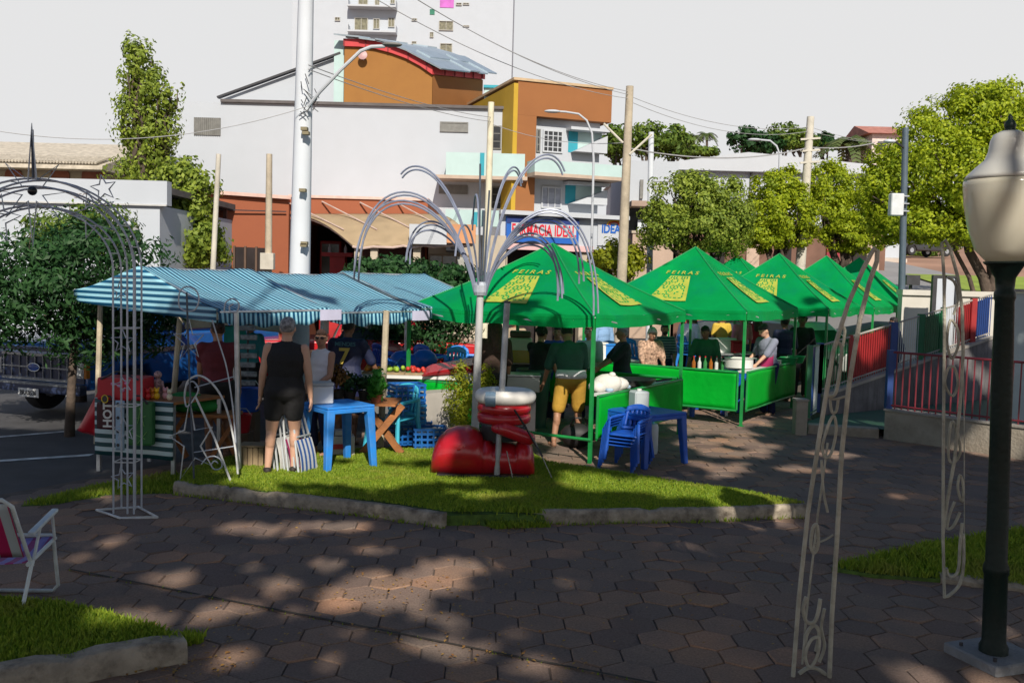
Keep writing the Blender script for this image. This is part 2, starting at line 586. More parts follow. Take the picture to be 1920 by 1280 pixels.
for i in range(-46, 58):
    for j in range(-8, 76):
        lx, ly = i * DX + (DX / 2 if j % 2 else 0), j * DY + 2.2
        x, y = lx * ca - ly * sa, lx * sa + ly * ca
        if y < 2.3 or y > 20 or streetside(x, y) > -.1: continue
        if abs(x) > .62 * y + 1.5: continue
        if inpoly(x, y, LAWN) and inpoly(x + .2, y + .25, LAWN) and inpoly(x - .2, y + .25, LAWN) and inpoly(x, y - .3, LAWN): continue
        tx, ty, dz = random.gauss(0, .004), random.gauss(0, .004), random.gauss(0, .0018)
        rr_ = RH * random.uniform(.98, .994)
        top, low = [], []
        for k in range(6):
            a = PI / 3 * k + R(32)
            cx_, sy_ = math.cos(a), math.sin(a)
            top.append((x + (rr_ - .007) * cx_, y + (rr_ - .007) * sy_, dz + tx * cx_ + ty * sy_))
            low.append((x + rr_ * cx_, y + rr_ * sy_, dz - .013 + tx * cx_ + ty * sy_))
        b.add(top + low, [(0, 1, 2, 3, 4, 5)] + [(k + 6, (k + 1) % 6 + 6, (k + 1) % 6, k) for k in range(6)])
struct('plaza_pavement', b, m_pav, local=True, recalc=False)
b = MB()
e0 = STREET0 - U * 9
b.poly([(e0.x, e0.y, -.012), (9, 1.0, -.012), (16, 3, -.012), (16, 22, -.012), ((STREET0 + U * 15).x, (STREET0 + U * 15).y, -.012)])
struct('paving_joint_soil', b, mat('joint_soil', (.085, .066, .056), .95, .3, 9))
# the long straight joint across the plaza
A, C = gp(130, 1068), gp(1320, 1300)
d = (C - A).normalized(); w = Vector((-d.y, d.x, 0)) * .012
b = MB().poly([A - w + Vector((0, 0, .008)), C - w + Vector((0, 0, .008)), C + w + Vector((0, 0, .008)), A + w + Vector((0, 0, .008))])
struct('pavement_joint', b, mat('joint_dark', (.045, .036, .028), .95, .4, 20))

# fallen yellow leaves and petals
rg = np.random.default_rng(21)
cl = []
for (px, py, sx_, sy_, k) in [(760, 1110, 260, 55, 150), (880, 1215, 200, 45, 80), (420, 1190, 160, 50, 80), (300, 1245, 130, 25, 140), (600, 1000, 260, 30, 60),
                              (1000, 1100, 500, 80, 120), (1350, 1150, 250, 90, 40), (960, 990, 60, 8, 60), (1240, 965, 220, 6, 70), (560, 945, 200, 8, 60), (1650, 1050, 150, 40, 40)]:
    for _ in range(k):
        q = gp(rg.normal(px, sx_ * .6), min(max(rg.normal(py, sy_ * .6), 945), 1420), .012)
        cl.append(q)
C = np.array([tuple(q) for q in cl if not inpoly(q.x, q.y, LAWN)])
Q = leaf_quads(C, np.tile([0, 0, 3.0], (len(C), 1)), .026, rg, .6)
o = link_mesh('fallen_leaves', quads_mesh('fallen_leaves', Q), leafmat('dry_leaf', (.42, .26, .06), (.30, .13, .04), .1), local=True)
tag(o, kind='stuff')

# ---------------------------------------------------------------- lawns and their kerbs
m_grass = leafmat('grass_blades', (.145, .265, .018), (.35, .43, .042), .42, patch=(.34, .30, .07))
m_turf = mat('turf_soil', (.07, .13, .02), .95, .35, 14, .5, 60)
def grass_patch(name, poly, zf, dens, h, seed, label=None, edge=None):
    rg = np.random.default_rng(seed)
    P = np.array([(p[0], p[1]) for p in poly])
    lo, hi = P.min(0), P.max(0)
    area = abs(sum(P[i][0] * P[i - 1][1] - P[i - 1][0] * P[i][1] for i in range(len(P)))) / 2
    bb = (hi - lo).prod()
    n = int(dens * bb)
    X = rg.uniform(lo, hi, (n, 2))
    ins = np.zeros(n, bool)
    j = len(P) - 1
    for i in range(len(P)):
        with np.errstate(divide='ignore', invalid='ignore'):
            c = ((P[i, 1] > X[:, 1]) != (P[j, 1] > X[:, 1])) & (X[:, 0] < (P[j, 0] - P[i, 0]) * (X[:, 1] - P[i, 1]) / (P[j, 1] - P[i, 1]) + P[i, 0])
        ins ^= c
        j = i
    X = X[ins]
    n = len(X)
    pat = .55 + .45 * np.sin(X[:, 0] * 2.1 + 1.3 * np.sin(X[:, 1] * 1.7)) * np.sin(X[:, 1] * 2.9 + X[:, 0])
    Hh = h * rg.uniform(.5, 1.25, n) * (.75 + .4 * pat)
    a = rg.uniform(0, 2 * PI, n)
    le = rg.uniform(.1, .75, n) * Hh
    a2 = rg.uniform(0, 2 * PI, n)
    W = rg.uniform(.0035, .007, n) * (1 + h * 4)
    base = np.column_stack([X, zf(X[:, 0], X[:, 1])])
    d = np.column_stack([np.cos(a) * W, np.sin(a) * W, np.zeros(n)])
    tip = base + np.column_stack([np.cos(a2) * le, np.sin(a2) * le, Hh])
    mid = base + np.column_stack([np.cos(a2) * le * .35, np.sin(a2) * le * .35, Hh * .55])
    Q = np.stack([base - d, base + d, mid + d * .8, tip], axis=1)
    o = link_mesh(name, quads_mesh(name, Q), m_grass, local=True)
    tag(o, label, kind='stuff')
    return o
def lawn_z(x, y):
    return LZ + .02 * np.sin(x * 1.3) * np.cos(y * 1.1) + 0 * x
def base_sheet(name, poly, z):
    b = MB().poly([(p[0], p[1], z) for p in poly])
    # skirt so that the turf has thickness
    for i in range(len(poly)):
        p, q = poly[i - 1], poly[i]
        b.poly([(p[0], p[1], z), (q[0], q[1], z), (q[0], q[1], -.03), (p[0], p[1], -.03)])
    struct(name, b, m_turf, local=True)
base_sheet('lawn', LAWN, LZ - .022)
grass_patch('grass', LAWN, lawn_z, 8000, .027, 1)
# the tongue of grass that spills through the gap in the kerb
su = [gp(845, 962, LZ), gp(915, 960, LZ), gp(985, 957, LZ)]
sl = [gp(868, 974, 0), gp(930, 992, 0), gp(1036, 988, 0)]
SP = [p.xy for p in su] + [p.xy for p in sl[::-1]]
yu, yl = sum(p.y for p in su) / 3, sum(p.y for p in sl) / 3
spz = lambda x, y: LZ * np.clip((y - yl) / (yu - yl), 0, 1) ** .8
grass_patch('grass', SP, spz, 9000, .06, 2)
b = MB()
def spf(u, v):
    a = su[0].lerp(su[1], u * 2) if u < .5 else su[1].lerp(su[2], u * 2 - 1)
    c = sl[0].lerp(sl[1], u * 2) if u < .5 else sl[1].lerp(sl[2], u * 2 - 1)
    p = a.lerp(c, v); return Vector((p.x, p.y, float(spz(p.x, p.y)) - .015))
b.grid(spf, 8, 6)
struct('lawn', b, m_turf, local=True)
ST = [gp(x, y, .0).xy for x, y in [(40, 948), (180, 912), (330, 888), (345, 905), (330, 925), (200, 928), (110, 945)]]
grass_patch('grass', ST, lambda x, y: .0 + 0 * x, 4500, .06, 3)
base_sheet('lawn', ST, .005)
base_sheet('lawn', NEAR, .10)
grass_patch('grass', NEAR, lambda x, y: .10 + 0 * x, 11000, .045, 4)
TUF = [gp(x, y, 0).xy for x, y in [(345, 1188), (385, 1192), (380, 1207), (345, 1212)]]
grass_patch('grass', TUF, lambda x, y: 0 * x, 9000, .05, 5)
base_sheet('lawn', RIGHT, .03)
grass_patch('grass', RIGHT, lambda x, y: .03 + 0 * x, 6000, .065, 6)

m_kerb = mat('weathered_kerb', (.33, .285, .225), .92, .25, 7, .7, 40, dirt_or_shade=(.05, .038, .028), dscale=6, damt=.95)
def kerb(pts, w, h, seed):
    """rough old kerb: cross section swept along a line"""
    rd = random.Random(seed)
    L = [Vector((p[0], p[1], 0)) for p in pts]
    P = []
    for a, c in zip(L, L[1:]):
        k = max(2, int((c - a).length / .12))
        P += [a.lerp(c, i / k) for i in range(k)]
    P.append(L[-1])
    b = MB()
    v = []
    for i, p in enumerate(P):
        t = (P[min(i + 1, len(P) - 1)] - P[max(i - 1, 0)]).normalized()
        nn = Vector((t.y, -t.x, 0))
        ww = w + rd.uniform(-.004, .004)
        hh = h + rd.uniform(-.003, .003) - (.022 if rd.random() < .05 else 0)
        for (o_, z) in ((ww, -.03), (ww + .006, hh * .55), (ww - .01, hh - .012), (ww - .025, hh), (.0, hh), (-.02, -.03)):
            v.append(p + nn * (o_ + rd.uniform(-.003, .003)) + Vector((0, 0, z)))
    f = []
    for i in range(len(P) - 1):
        for j in range(6):
            f.append((i * 6 + j, i * 6 + (j + 1) % 6, (i + 1) * 6 + (j + 1) % 6, (i + 1) * 6 + j))
    f.append(tuple(range(6))); f.append(tuple(range(len(P) * 6 - 6, len(P) * 6))[::-1])
    b.add(v, f)
    struct('kerb', b, m_kerb, smooth=True)
fx = [gp(x, y, LZ) for x, y in [(335, 901), (430, 911), (450, 914)]]
kerb(fx, .09, LZ + .004, 1)
fx = [gp(x, y, LZ) for x, y in [(440, 913), (560, 926), (700, 941), (800, 955), (838, 961)]]
kerb(fx, .09, LZ + .006, 2)
fx = [gp(x, y, LZ) for x, y in [(985, 955), (1150, 953), (1330, 950), (1508, 943)]]
kerb(fx, .085, LZ + .006, 3)
fx = [gp(x, y, .13) for x, y in [(-340, 1322), (0, 1246), (130, 1224), (230, 1207), (342, 1188)]]
kerb(fx, .13, .15, 4)
fx = [gp(x, y, .03) for x, y in [(1760, 1078), (1800, 1082), (1920, 1098), (2150, 1118)]]
kerb(fx, .10, .06, 5)

# weeds in the joints at the foot of the kerbs and along the straight seam
def weed_line(pts, w, dens, h, seed):
    P = [Vector((p[0], p[1])) for p in pts]
    d = (P[-1] - P[0]).normalized(); n_ = Vector((d.y, -d.x)) * w
    poly = [p for p in P] + [p + n_ for p in P[::-1]]
    o = grass_patch('weeds', poly, lambda x, y: -.005 + 0 * x, dens, h, seed)
off = Vector((.0, -.09, 0))
weed_line([gp(x, y, LZ) + off for x, y in [(335, 901), (560, 926), (700, 941), (838, 961)]], .05, 1500, .045, 31)
weed_line([gp(x, y, LZ) + off for x, y in [(985, 955), (1150, 953), (1330, 950), (1508, 943)]], .05, 1800, .045, 32)
weed_line([gp(x, y, .0) for x, y in [(0, 1290), (130, 1262), (345, 1216)]], .05, 1600, .04, 33)
weed_line([gp(130, 1068), gp(1320, 1300)], .025, 500, .022, 34)
# ================================================================ buildings
W_ = mat('white_render', (.42, .452, .495), .85, .02, 1.5, dirt_or_shade=(.40, .425, .46), dscale=.5, damt=.35)
W2 = mat('white_paint', (.44, .465, .50), .8, .03, 2)
AQ = mat('pale_aqua_paint', (.40, .53, .52), .8, .05, 2)
TEAL = mat('teal_paint', (.02, .28, .36), .7, .1, 2)
OCH = mat('ochre_paint', (.29, .13, .028), .85, .06, .8, dirt_or_shade=(.23, .095, .022), dscale=.7)
BRN = mat('brown_paint', (.27, .105, .032), .85, .06, .8, dirt_or_shade=(.21, .08, .025), dscale=.7)
YEL = mat('yellow_paint', (.44, .28, .02), .8, .06, 2)
TER = mat('terracotta_paint', (.30, .09, .04), .85, .1, .9, dirt_or_shade=(.21, .06, .03), dscale=.9)
REDF = mat('red_fascia', (.45, .03, .035), .6, .1, 2)
METR = mat('metal_roofing', (.42, .50, .56), .35, .1, 3, metal=.5)
DKM = mat('dark_metal', (.03, .03, .035), .5, .2, 8)
GLS = mat('dark_glass', (.03, .032, .035), .15, .3, 4)
GRY = mat('grey_louvre', (.16, .16, .15), .6, .2, 6)
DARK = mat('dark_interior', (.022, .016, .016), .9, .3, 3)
CREAM = mat('cream_render', (.45, .39, .27), .85, .06, 1)
BEI = mat('beige_awning', (.44, .33, .20), .75, .12, 2, transl=.25)
BEIW = mat('beige_wall', (.42, .36, .28), .85, .1, 2)
CONC = mat('raw_concrete', (.30, .28, .25), .9, .2, 3, .4, 30, dirt_or_shade=(.12, .10, .08), dscale=1.2)

def rect(px0, px1, py0, py1, Y):
    xm, ym = (px0 + px1) / 2, (py0 + py1) / 2
    return at(px0, ym, Y).x, at(px1, ym, Y).x, at(xm, py1, Y).z, at(xm, py0, Y).z
def window(par, px0, px1, py0, py1, Y, fm=None, gm=None, rows=1, cols=2, name='window', proud=.05):
    x0, x1, z0, z1 = rect(px0, px1, py0, py1, Y)
    b = MB()
    fw = min(.05, (x1 - x0) * .12)
    y0, y1 = Y - proud, Y - .002
    b.bx(x0, x1, y0, y1, z1 - fw, z1); b.bx(x0, x1, y0, y1, z0, z0 + fw)
    b.bx(x0, x0 + fw, y0, y1, z0 + fw, z1 - fw); b.bx(x1 - fw, x1, y0, y1, z0 + fw, z1 - fw)
    for i in range(1, cols):
        xc = x0 + (x1 - x0) * i / cols
        b.bx(xc - fw * .35, xc + fw * .35, y0 + .012, y1, z0 + fw, z1 - fw)
    for i in range(1, rows):
        zc = z0 + (z1 - z0) * i / rows
        b.bx(x0 + fw, x1 - fw, y0 + .016, y1, zc - fw * .3, zc + fw * .3)
    f = obj(name, b, fm or W2, par)
    g = MB().bx(x0 + fw, x1 - fw, Y - .03, Y - .01, z0 + fw, z1 - fw)
    obj('pane', g, gm or GLS, f)
    return f

# --- the tall white apartment tower far behind
x0, x1, z0, z1 = rect(548, 961, -70, 200, 85)
t = thing('apartment_tower', 'tall white apartment tower with scattered small windows rising behind the ochre penthouse', 'tower', ((x0 + x1) / 2, 85, 4))
obj('wall', MB().bx(x0, x1, 85, 103, 4, z1 + 6), W_, t)
b = MB()
for py in (-6, 41, 88, 135):
    xx0, xx1, zz0, zz1 = rect(655, 745, py + 22, py + 25, 85)
    b = MB().bx(xx0, xx1, 83.9, 84.99, zz0, zz1)
    b.bx(xx0, xx0 + .08, 83.9, 84.99, zz1, zz1 + .5); b.bx(xx1 - .08, xx1, 83.9, 84.99, zz1, zz1 + .5)
    obj('balcony', b, W2, t)
WINB = mat('tower_glass', (.16, .15, .10), .3, .4, 5)
GRN = mat('green_awning_cloth', (.02, .16, .10), .7, .1, 4)
MAG = mat('magenta_blind', (.45, .10, .42), .6, .2, 2)
for w in [(628, 638, 33, 40), (665, 690, 34, 58), (700, 712, 36, 55), (728, 740, 34, 52), (772, 782, 35, 40), (825, 848, 82, 100), (806, 813, 61, 71), (772, 781, 78, 84),
          (855, 866, 6, 11), (868, 880, 6, 10), (868, 880, 48, 51), (727, 740, 77, 85), (672, 690, -6, 10), (703, 712, -6, 12), (732, 741, -6, 8), (823, 850, 40, 58)]:
    window(t, *w, 85, gm=WINB, fm=mat('tower_frame', (.38, .37, .34), .7), cols=2, proud=.12)
window(t, 806, 815, 18, 28, 85, gm=GRN, fm=GRN, cols=1)
window(t, 825, 851, -6, 15, 85, gm=MAG, fm=MAG, cols=1)

# --- large white three-storey building
YB = 34.0
x0, x1, z0, z1 = rect(318, 970, 198, 520, YB)
t = thing('apartment_building', 'large white three-storey building with a blank facade and pale aqua balcony', 'building', ((x0 + x1) / 2, YB, 0))
obj('wall', MB().bx(x0, x1, YB, YB + 14, 0, z1), W_, t)
xa = at(415, 190, YB).x
b = MB().bx(xa, x1 - .02, YB - .12, YB + 14.1, z1, z1 + .1)
obj('roof', b, mat('roof_edge', (.10, .09, .09), .8, .2, 3), t)
A, C = at(415, 187, YB + 2), at(640, 104, YB + 2)
b = MB().prism([(A.x, z1 + .1), (C.x, z1 + .1), (C.x, C.z), (A.x, A.z)], YB + 2, YB + 9)
obj('gable', b, W_, t)
obj('gable_edge', MB().bar((A.x - .1, YB + 1.9, A.z + .05), (C.x, YB + 1.9, C.z + .05), .25, .07), DKM, t)
b = MB()
xx0, xx1, zz0, zz1 = rect(364, 414, 221, 254, YB)
b.bx(xx0, xx1, YB - .03, YB - .002, zz0, zz1)
for i in range(14):
    xc = xx0 + (xx1 - xx0) * (i + .5) / 14
    b.bx(xc - .012, xc + .012, YB - .06, YB - .031, zz0, zz1)
obj('louvre', b, GRY, t)
window(t, 825, 878, 229, 248, YB, gm=GRY, fm=GRY, cols=4)
window(t, 923, 940, 236, 280, YB, gm=GLS, fm=GRY, rows=3, cols=1)
window(t, 823, 877, 347, 364, YB, gm=GRY, fm=GRY, cols=4)
window(t, 921, 941, 350, 394, YB, gm=GLS, fm=GRY, rows=3, cols=1)
xx0, xx1, zz0, zz1 = rect(836, 984, 287, 330, YB - 1.1)
b = MB().bx(xx0, xx1, YB - 1.1, YB - 1.0, zz0, zz1).bx(xx0, xx0 + .1, YB - 1.0, YB - .003, zz0, zz1).bx(xx1 - .1, xx1, YB - 1.0, YB - .003, zz0, zz1)
bal = obj('balcony', b, AQ, t)
q0, q1, _, _ = rect(900, 908, 287, 330, YB - 1.1)
obj('post', MB().bx(q0, q1, YB - 1.14, YB - 1.1, zz0, zz1), TEAL, bal)
obj('balcony_slab', MB().bx(xx0 - .35, xx1 + .1, YB - 1.2, YB - .004, zz0 - .12, zz0 - .003), mat('slab_edge', (.42, .33, .26), .85, .1, 3), t)
q0, q1, r0, r1 = rect(952, 984, 336, 347, YB - .3)
obj('red_panel', MB().bx(q0, q1, YB - .3, YB - .2, r0, r1), REDF, t)

# --- ochre penthouse with the curved red and metal roof, on top of it
YP = 35.6
t = thing('penthouse', 'ochre rooftop storey with curved metal roof and red fascia', 'building', (at(770, 195, YP).x, YP, z1 + .1))
prof = [(646, 88), (675, 89), (705, 93), (735, 101), (762, 111), (788, 125), (811, 141)]
W3 = at(905, 150, YP + 3.6) - at(811, 141, YP)
zb = z1 + .1
pf = [at(x, y, YP) for x, y in prof]
b = MB()
fr = [Vector((p.x, YP, zb)) for p in pf]
for i in range(len(pf) - 1):
    b.poly([fr[i], fr[i + 1], pf[i + 1], pf[i]])
    b.poly([pf[i] + W3, pf[i + 1] + W3, fr[i + 1] + W3, fr[i] + W3])
    b.poly([pf[i], pf[i + 1], pf[i + 1] + W3, pf[i] + W3])
b.poly([fr[0], pf[0], pf[0] + W3, fr[0] + W3])
obj('wall', b, OCH, t)
b = MB()
b.poly([fr[-1], fr[-1] + W3, pf[-1] + W3, pf[-1]])
b.xf(Matrix.Translation((.012, -.006, 0)))
obj('side_wall', b, mat('ochre_shaded_side', (.25, .10, .024), .85, .06, .8), t)  # darker copy of the ochre: shade on this side put into the colour
b = MB()
up = Vector((0, 0, .27)); ou = Vector((0, -.12, 0)); o2 = Vector((.1, -.1, 0))
for i in range(len(pf) - 1):
    b.poly([pf[i] + ou, pf[i + 1] + ou, pf[i + 1] + ou + up, pf[i] + ou + up])
    b.poly([pf[i], pf[i + 1], pf[i + 1] + ou, pf[i] + ou])
b.poly([pf[-1] + ou, pf[-1] + W3 + o2, pf[-1] + W3 + o2 + up, pf[-1] + ou + up])
fs = obj('fascia', b, REDF, t)
b = MB()
for i in range(0, 14):
    s = i / 13 * (len(pf) - 1.001)
    p = pf[int(s)].lerp(pf[int(s) + 1], s % 1) + ou + Vector((0, -.012, 0))
    if i % 3 == 0: b.bx(p.x - .025, p.x + .025, p.y - .01, p.y + .01, p.z, p.z + .26)
for i in range(1, 6):
    p = pf[-1] + W3 * (i / 5.3) + o2 * .9 + ou * .3
    b.bx(p.x - .02, p.x + .03, p.y - .05, p.y - .02, p.z, p.z + .26)
obj('fascia_seam', b, mat('fascia_joint', (.2, .015, .02), .7), fs)
b = MB()
ex = [Vector((-.35, 0, .06))] + [Vector((0, 0, 0))] * (len(pf) - 2) + [Vector((.35, 0, -.1))]
e0 = [p + up + Vector((0, -.3, .02)) + d for p, d in zip(pf, ex)]
W4 = W3 * 1.12
for i in range(len(e0) - 1):
    for q in range(6):
        b.poly([e0[i] + W4 * (q / 6), e0[i + 1] + W4 * (q / 6), e0[i + 1] + W4 * ((q + 1) / 6), e0[i] + W4 * ((q + 1) / 6)])
b2 = MB()
rf = obj('roof', b, METR, t, thick=.05)
q0, q1, r0, r1 = rect(626, 645, 76, 196, YP + .2)
obj('stair_tower', MB().bx(q0, q1 - .01, YP + .2, YP + 4, zb, r1), AQ, t)
q0, q1, r0, r1 = rect(907, 968, 162, 212, YP)
obj('plant_room', MB().bx(q0, q1, YP + .4, YP + 4, zb, r1), AQ, t)
obj('coping', MB().bx(q0 - .03, q1 + .03, YP + .3, YP + 4.1, r1, r1 + .1), TEAL, t)
c = at(680, 104, YP - .25)
dish = thing('satellite_dish', 'pinkish satellite dish with pale rim on the ochre penthouse wall', 'dish', tuple(c))
b = MB().lathe([(.0, .06), (.10, .05), (.17, .03), (.175, .02), (.10, .04), (0, .05)], c, 18, Matrix.Rotation(R(80), 3, 'X'))
obj('bowl', b, mat('dish_pink', (.40, .24, .24), .5), dish, smooth=True)
obj('arm', MB().bar(c, c + Vector((0, .26, -.12)), .03), W2, dish)

# --- brown corner block
YC = 33.0
O = at(968, 300, YC); O = Vector((O.x, YC, 0))
ang = R(20)
DU, DN = Vector((math.cos(ang), math.sin(ang), 0)), Vector((math.sin(ang), -math.cos(ang), 0))
def onfac(px, py, out=0):
    """point of the corner block's facade plane seen at the pixel"""
    d = ray(px, py); P0 = O + DN * out; c0 = Vector((0, 0, CAMH))
    s = (P0 - c0).dot(DN) / d.dot(DN)
    return c0 + d * s
def uz(px, py, out=0):
    p = onfac(px, py, out); return (p - O).dot(DU), p.z
def fbox(b, u0, u1, z0, z1, n0, n1):
    """box on the corner block's facade: along, up, outwards"""
    P = [O + DU * u + DN * n + Vector((0, 0, z)) for z in (z0, z1) for (u, n) in ((u0, n0), (u1, n0), (u1, n1), (u0, n1))]
    return b.add(P, [(0, 1, 2, 3), (7, 6, 5, 4), (0, 4, 5, 1), (1, 5, 6, 2), (2, 6, 7, 3), (3, 7, 4, 0)])
t = thing('corner_block', 'brown and white corner building with yellow edge, balconies and pharmacy signs', 'building', tuple(O))
WU = uz(1147, 200)[0]
ztop = uz(1060, 160)[1]
us, zband = uz(1006, 225)[0], uz(1075, 224)[1]
wr = uz(1131, 300)[0]
obj('wall', fbox(MB(), us, wr, .0, zband - .01, -.35, -8), W_, t)
b = fbox(MB(), 0, WU, zband, ztop, 0, -8)
fbox(b, .0, us, uz(985, 397)[1], zband - .003, 0, -8)
obj('brown_band', b, BRN, t)
obj('yellow_edge', fbox(MB(), -.16, -.003, uz(985, 397)[1], ztop - .1, .02, -7), YEL, t)
obj('coping', fbox(MB(), -.18, WU + .03, ztop + .003, ztop + .09, .05, -8), mat('coping_tan', (.45, .33, .2), .8), t)
def fwin(px0, px1, py0, py1, out, fm, gm, rows, cols, name='window'):
    u0, z1 = uz(px0, py0, out); u1, z0 = uz(px1, py1, out)
    b = MB(); fw = .05
    fbox(b, u0, u1, z1 - fw, z1, out + .05, out + .003); fbox(b, u0, u1, z0, z0 + fw, out + .05, out + .003)
    fbox(b, u0, u0 + fw, z0 + fw, z1 - fw, out + .05, out + .003); fbox(b, u1 - fw, u1, z0 + fw, z1 - fw, out + .05, out + .003)
    for i in range(1, cols):
        c = u0 + (u1 - u0) * i / cols; fbox(b, c - .016, c + .016, z0 + fw, z1 - fw, out + .045, out + .003)
    for i in range(1, rows):
        c = z0 + (z1 - z0) * i / rows; fbox(b, u0 + fw, u1 - fw, c - .014, c + .014, out + .04, out + .003)
    f = obj(name, b, fm, t)
    obj('pane', fbox(MB(), u0 + fw, u1 - fw, z0 + fw, z1 - fw, out + .02, out + .006), gm, f)
fwin(1018, 1054, 243, 288, -.35, W2, GLS, 4, 4)
fwin(1015, 1052, 349, 392, -.35, W2, mat('curtained_glass', (.25, .27, .33), .3, .3, 4), 1, 3)
fwin(1006, 1012, 242, 286, -.35, GRY, GLS, 3, 1)
for (a, c_, d, e) in ((1066, 1127, 246, 290), (1060, 1127, 347, 386)):
    # balcony bay: flat aqua back, teal strip at left, white wedge slanting up right
    u0, zz1 = uz(a, d, -.35); u1, zz0 = uz(c_, e, -.35)
    fb = obj('balcony_bay', fbox(MB(), u0, u1, zz0, zz1, -.343, -.349), AQ, t)
    obj('door', fbox(MB(), u0, u0 + (u1 - u0) * .28, zz0, zz1, -.335, -.342), TEAL, fb)
    P = [O + DU * u + DN * n + Vector((0, 0, z)) for n in (.03, -.33) for (u, z) in ((u0 + .1, zz0), (u1 + .06, zz1 - .12), (u1 + .06, zz0))]
    obj('parapet', MB().add(P, [(0, 1, 2), (5, 4, 3), (0, 3, 4, 1), (1, 4, 5, 2), (2, 5, 3, 0)]), W2, fb)
    obj('canopy', fbox(MB(), u0 - .1, u1 + .1, zz1, zz1 + .1, .12, -.34), W2, fb)
u0, zz1 = uz(1003, 299, .75); u1, zz0 = uz(1168, 333, .75)
b = fbox(MB(), u0, u1, zz0, zz1, .75, .65); fbox(b, u0, u0 + .1, zz0, zz1, .648, -.33); fbox(b, u1 - .1, u1, zz0, zz1, .648, -.33)
obj('balcony', b, AQ, t)
obj('balcony_slab', fbox(MB(), u0, u1, zz0 - .12, zz0 - .003, .77, -.33), mat('slab_edge', (.42, .33, .26)), t)
# shop storey under it
u0, zz1 = uz(940, 402, 1.0); u1, zz0 = uz(1168, 470, 1.0)
obj('shop_front', fbox(MB(), u0, u1, zz0, zz1, .95, -.36), W_, t)
obj('shop_eaves', fbox(MB(), u0 - .1, u1 + .1, zz1 + .003, zz1 + .14, 1.25, -.3), W2, t)
obj('pink_band', fbox(MB(), u0, uz(1112, 460, 1)[0], uz(1030, 470, 1)[1], uz(1030, 459, 1)[1], 1.03, .955), mat('pale_pink', (.62, .40, .40), .8, .1, 3), t)
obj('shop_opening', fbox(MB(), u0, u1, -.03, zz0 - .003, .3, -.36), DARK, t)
for px in (945, 1020, 1095, 1160):
    uu = uz(px, 480, .9)[0]
    obj('pillar', fbox(MB(), uu - .12, uu + .12, -.03, zz0 - .004, .9, .62), BEIW, t)
BLUE = mat('sign_blue', (.01, .10, .42), .5, .06, 3)
NAVY = mat('sign_navy', (.01, .03, .16), .5, .06, 3)
s = thing('shop_sign', 'blue and white pharmacy sign lettered FARMACIA IDEAL in red', 'sign', tuple(onfac(1018, 432, 1.05)))
u0, zz1 = uz(950, 405, 1.05); u1, zz0 = uz(1084, 458, 1.05)
obj('board', fbox(MB(), u0, u1, zz0, zz1, 1.08, .956), BLUE, s)
obj('top_band', fbox(MB(), u0 + .003, u1 - .003, zz1 - .24, zz1 - .003, 1.09, 1.083), NAVY, s)
a0, a1 = uz(958, 417, 1.05), uz(1079, 447, 1.05)
obj('white_panel', fbox(MB(), a0[0], a1[0], a1[1], a0[1], 1.1, 1.092), W2, s)
mid = O + DU * (a0[0] + a1[0]) / 2 + DN * 1.106 + Vector((0, 0, (a0[1] + a1[1]) / 2 - .02))
text('lettering', 'FARMACIA IDEAL', .52, mat('sign_red', (.55, .01, .03), .5), s, frame(mid, DU, (0, 0, 1)), .006, .012, sx=.58)
s = thing('logo_sign', 'white sign with blue word IDEAL under a small orange arc', 'sign', tuple(onfac(1150, 432, 1.05)))
a0, a1 = uz(1122, 404, 1.0), uz(1167, 462, 1.0)
obj('board', fbox(MB(), a0[0], a1[0], a1[1], a0[1], 1.0, .956), W2, s)
q = uz(1150, 430, 1.02)
text('lettering', 'iDEAL', .42, BLUE, s, frame(O + DU * q[0] + DN * 1.008 + Vector((0, 0, q[1])), DU, (0, 0, 1)), .006, .014, sx=.8)
q = uz(1152, 416, 1.02); cc = O + DU * q[0] + DN * 1.012 + Vector((0, 0, q[1] - .12))
for rr_, mm_ in ((.27, mat('arc_orange', (.75, .42, .03), .5)), (.19, mat('arc_red', (.6, .08, .05), .5))):
    b = MB().tube([cc + DU * rr_ * math.cos(a) + Vector((0, 0, rr_ * .62 * math.sin(a))) for a in [PI * i / 10 for i in range(11)]], .03, 6)
    obj('arc', b, mm_, s)

# --- terracotta row with the awning
x0, x1 = at(378, 440, 27.2).x, at(541, 440, 28.6).x
zt = zof(380, 363, 27.2)
t = thing('terracotta_shop', 'low terracotta shop with pink coping between the thin pale poles', 'building', ((x0 + x1) / 2, 28, 0))
b = MB().add([(x0, 27.2, 0), (x1, 28.6, 0), (x1, 35, 0), (x0, 35, 0), (x0, 27.2, zt), (x1, 28.6, zt), (x1, 35, zt), (x0, 35, zt)],
             [(0, 1, 5, 4), (1, 2, 6, 5), (2, 3, 7, 6), (3, 0, 4, 7), (4, 5, 6, 7)])
obj('wall', b, TER, t)
dd = Vector((x1 - x0, 1.4, 0)).normalized(); nn = Vector((dd.y, -dd.x, 0))
b = MB().bar(Vector((x0 - .1, 27.2, zt + .05)) + nn * .03, Vector((x1, 28.6, zt + .05)) + nn * .03, .3, .1)
obj('coping', b, mat('pink_coping', (.62, .42, .36), .8), t)
p, q = at(438, 480, 27.65), at(500, 480, 28.2)
b = MB()
for z0_, z1_, k in ((-.03, zof(470, 462, 27.9), .02),):
    A, C = Vector((p.x, p.y, z0_)) + nn * k, Vector((q.x, q.y, z0_)) + nn * k
    b.poly([A, C, C + Vector((0, 0, z1_)), A + Vector((0, 0, z1_))])
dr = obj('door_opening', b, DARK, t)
b = MB()
for k in range(4):
    A = p.lerp(q, k / 3) + nn * .05
    b.bx(A.x - .03, A.x + .03, A.y - .03, A.y + .03, 0, zof(470, 462, 27.9))
obj('door_frame', b, mat('brown_wood', (.10, .06, .04), .7), dr)
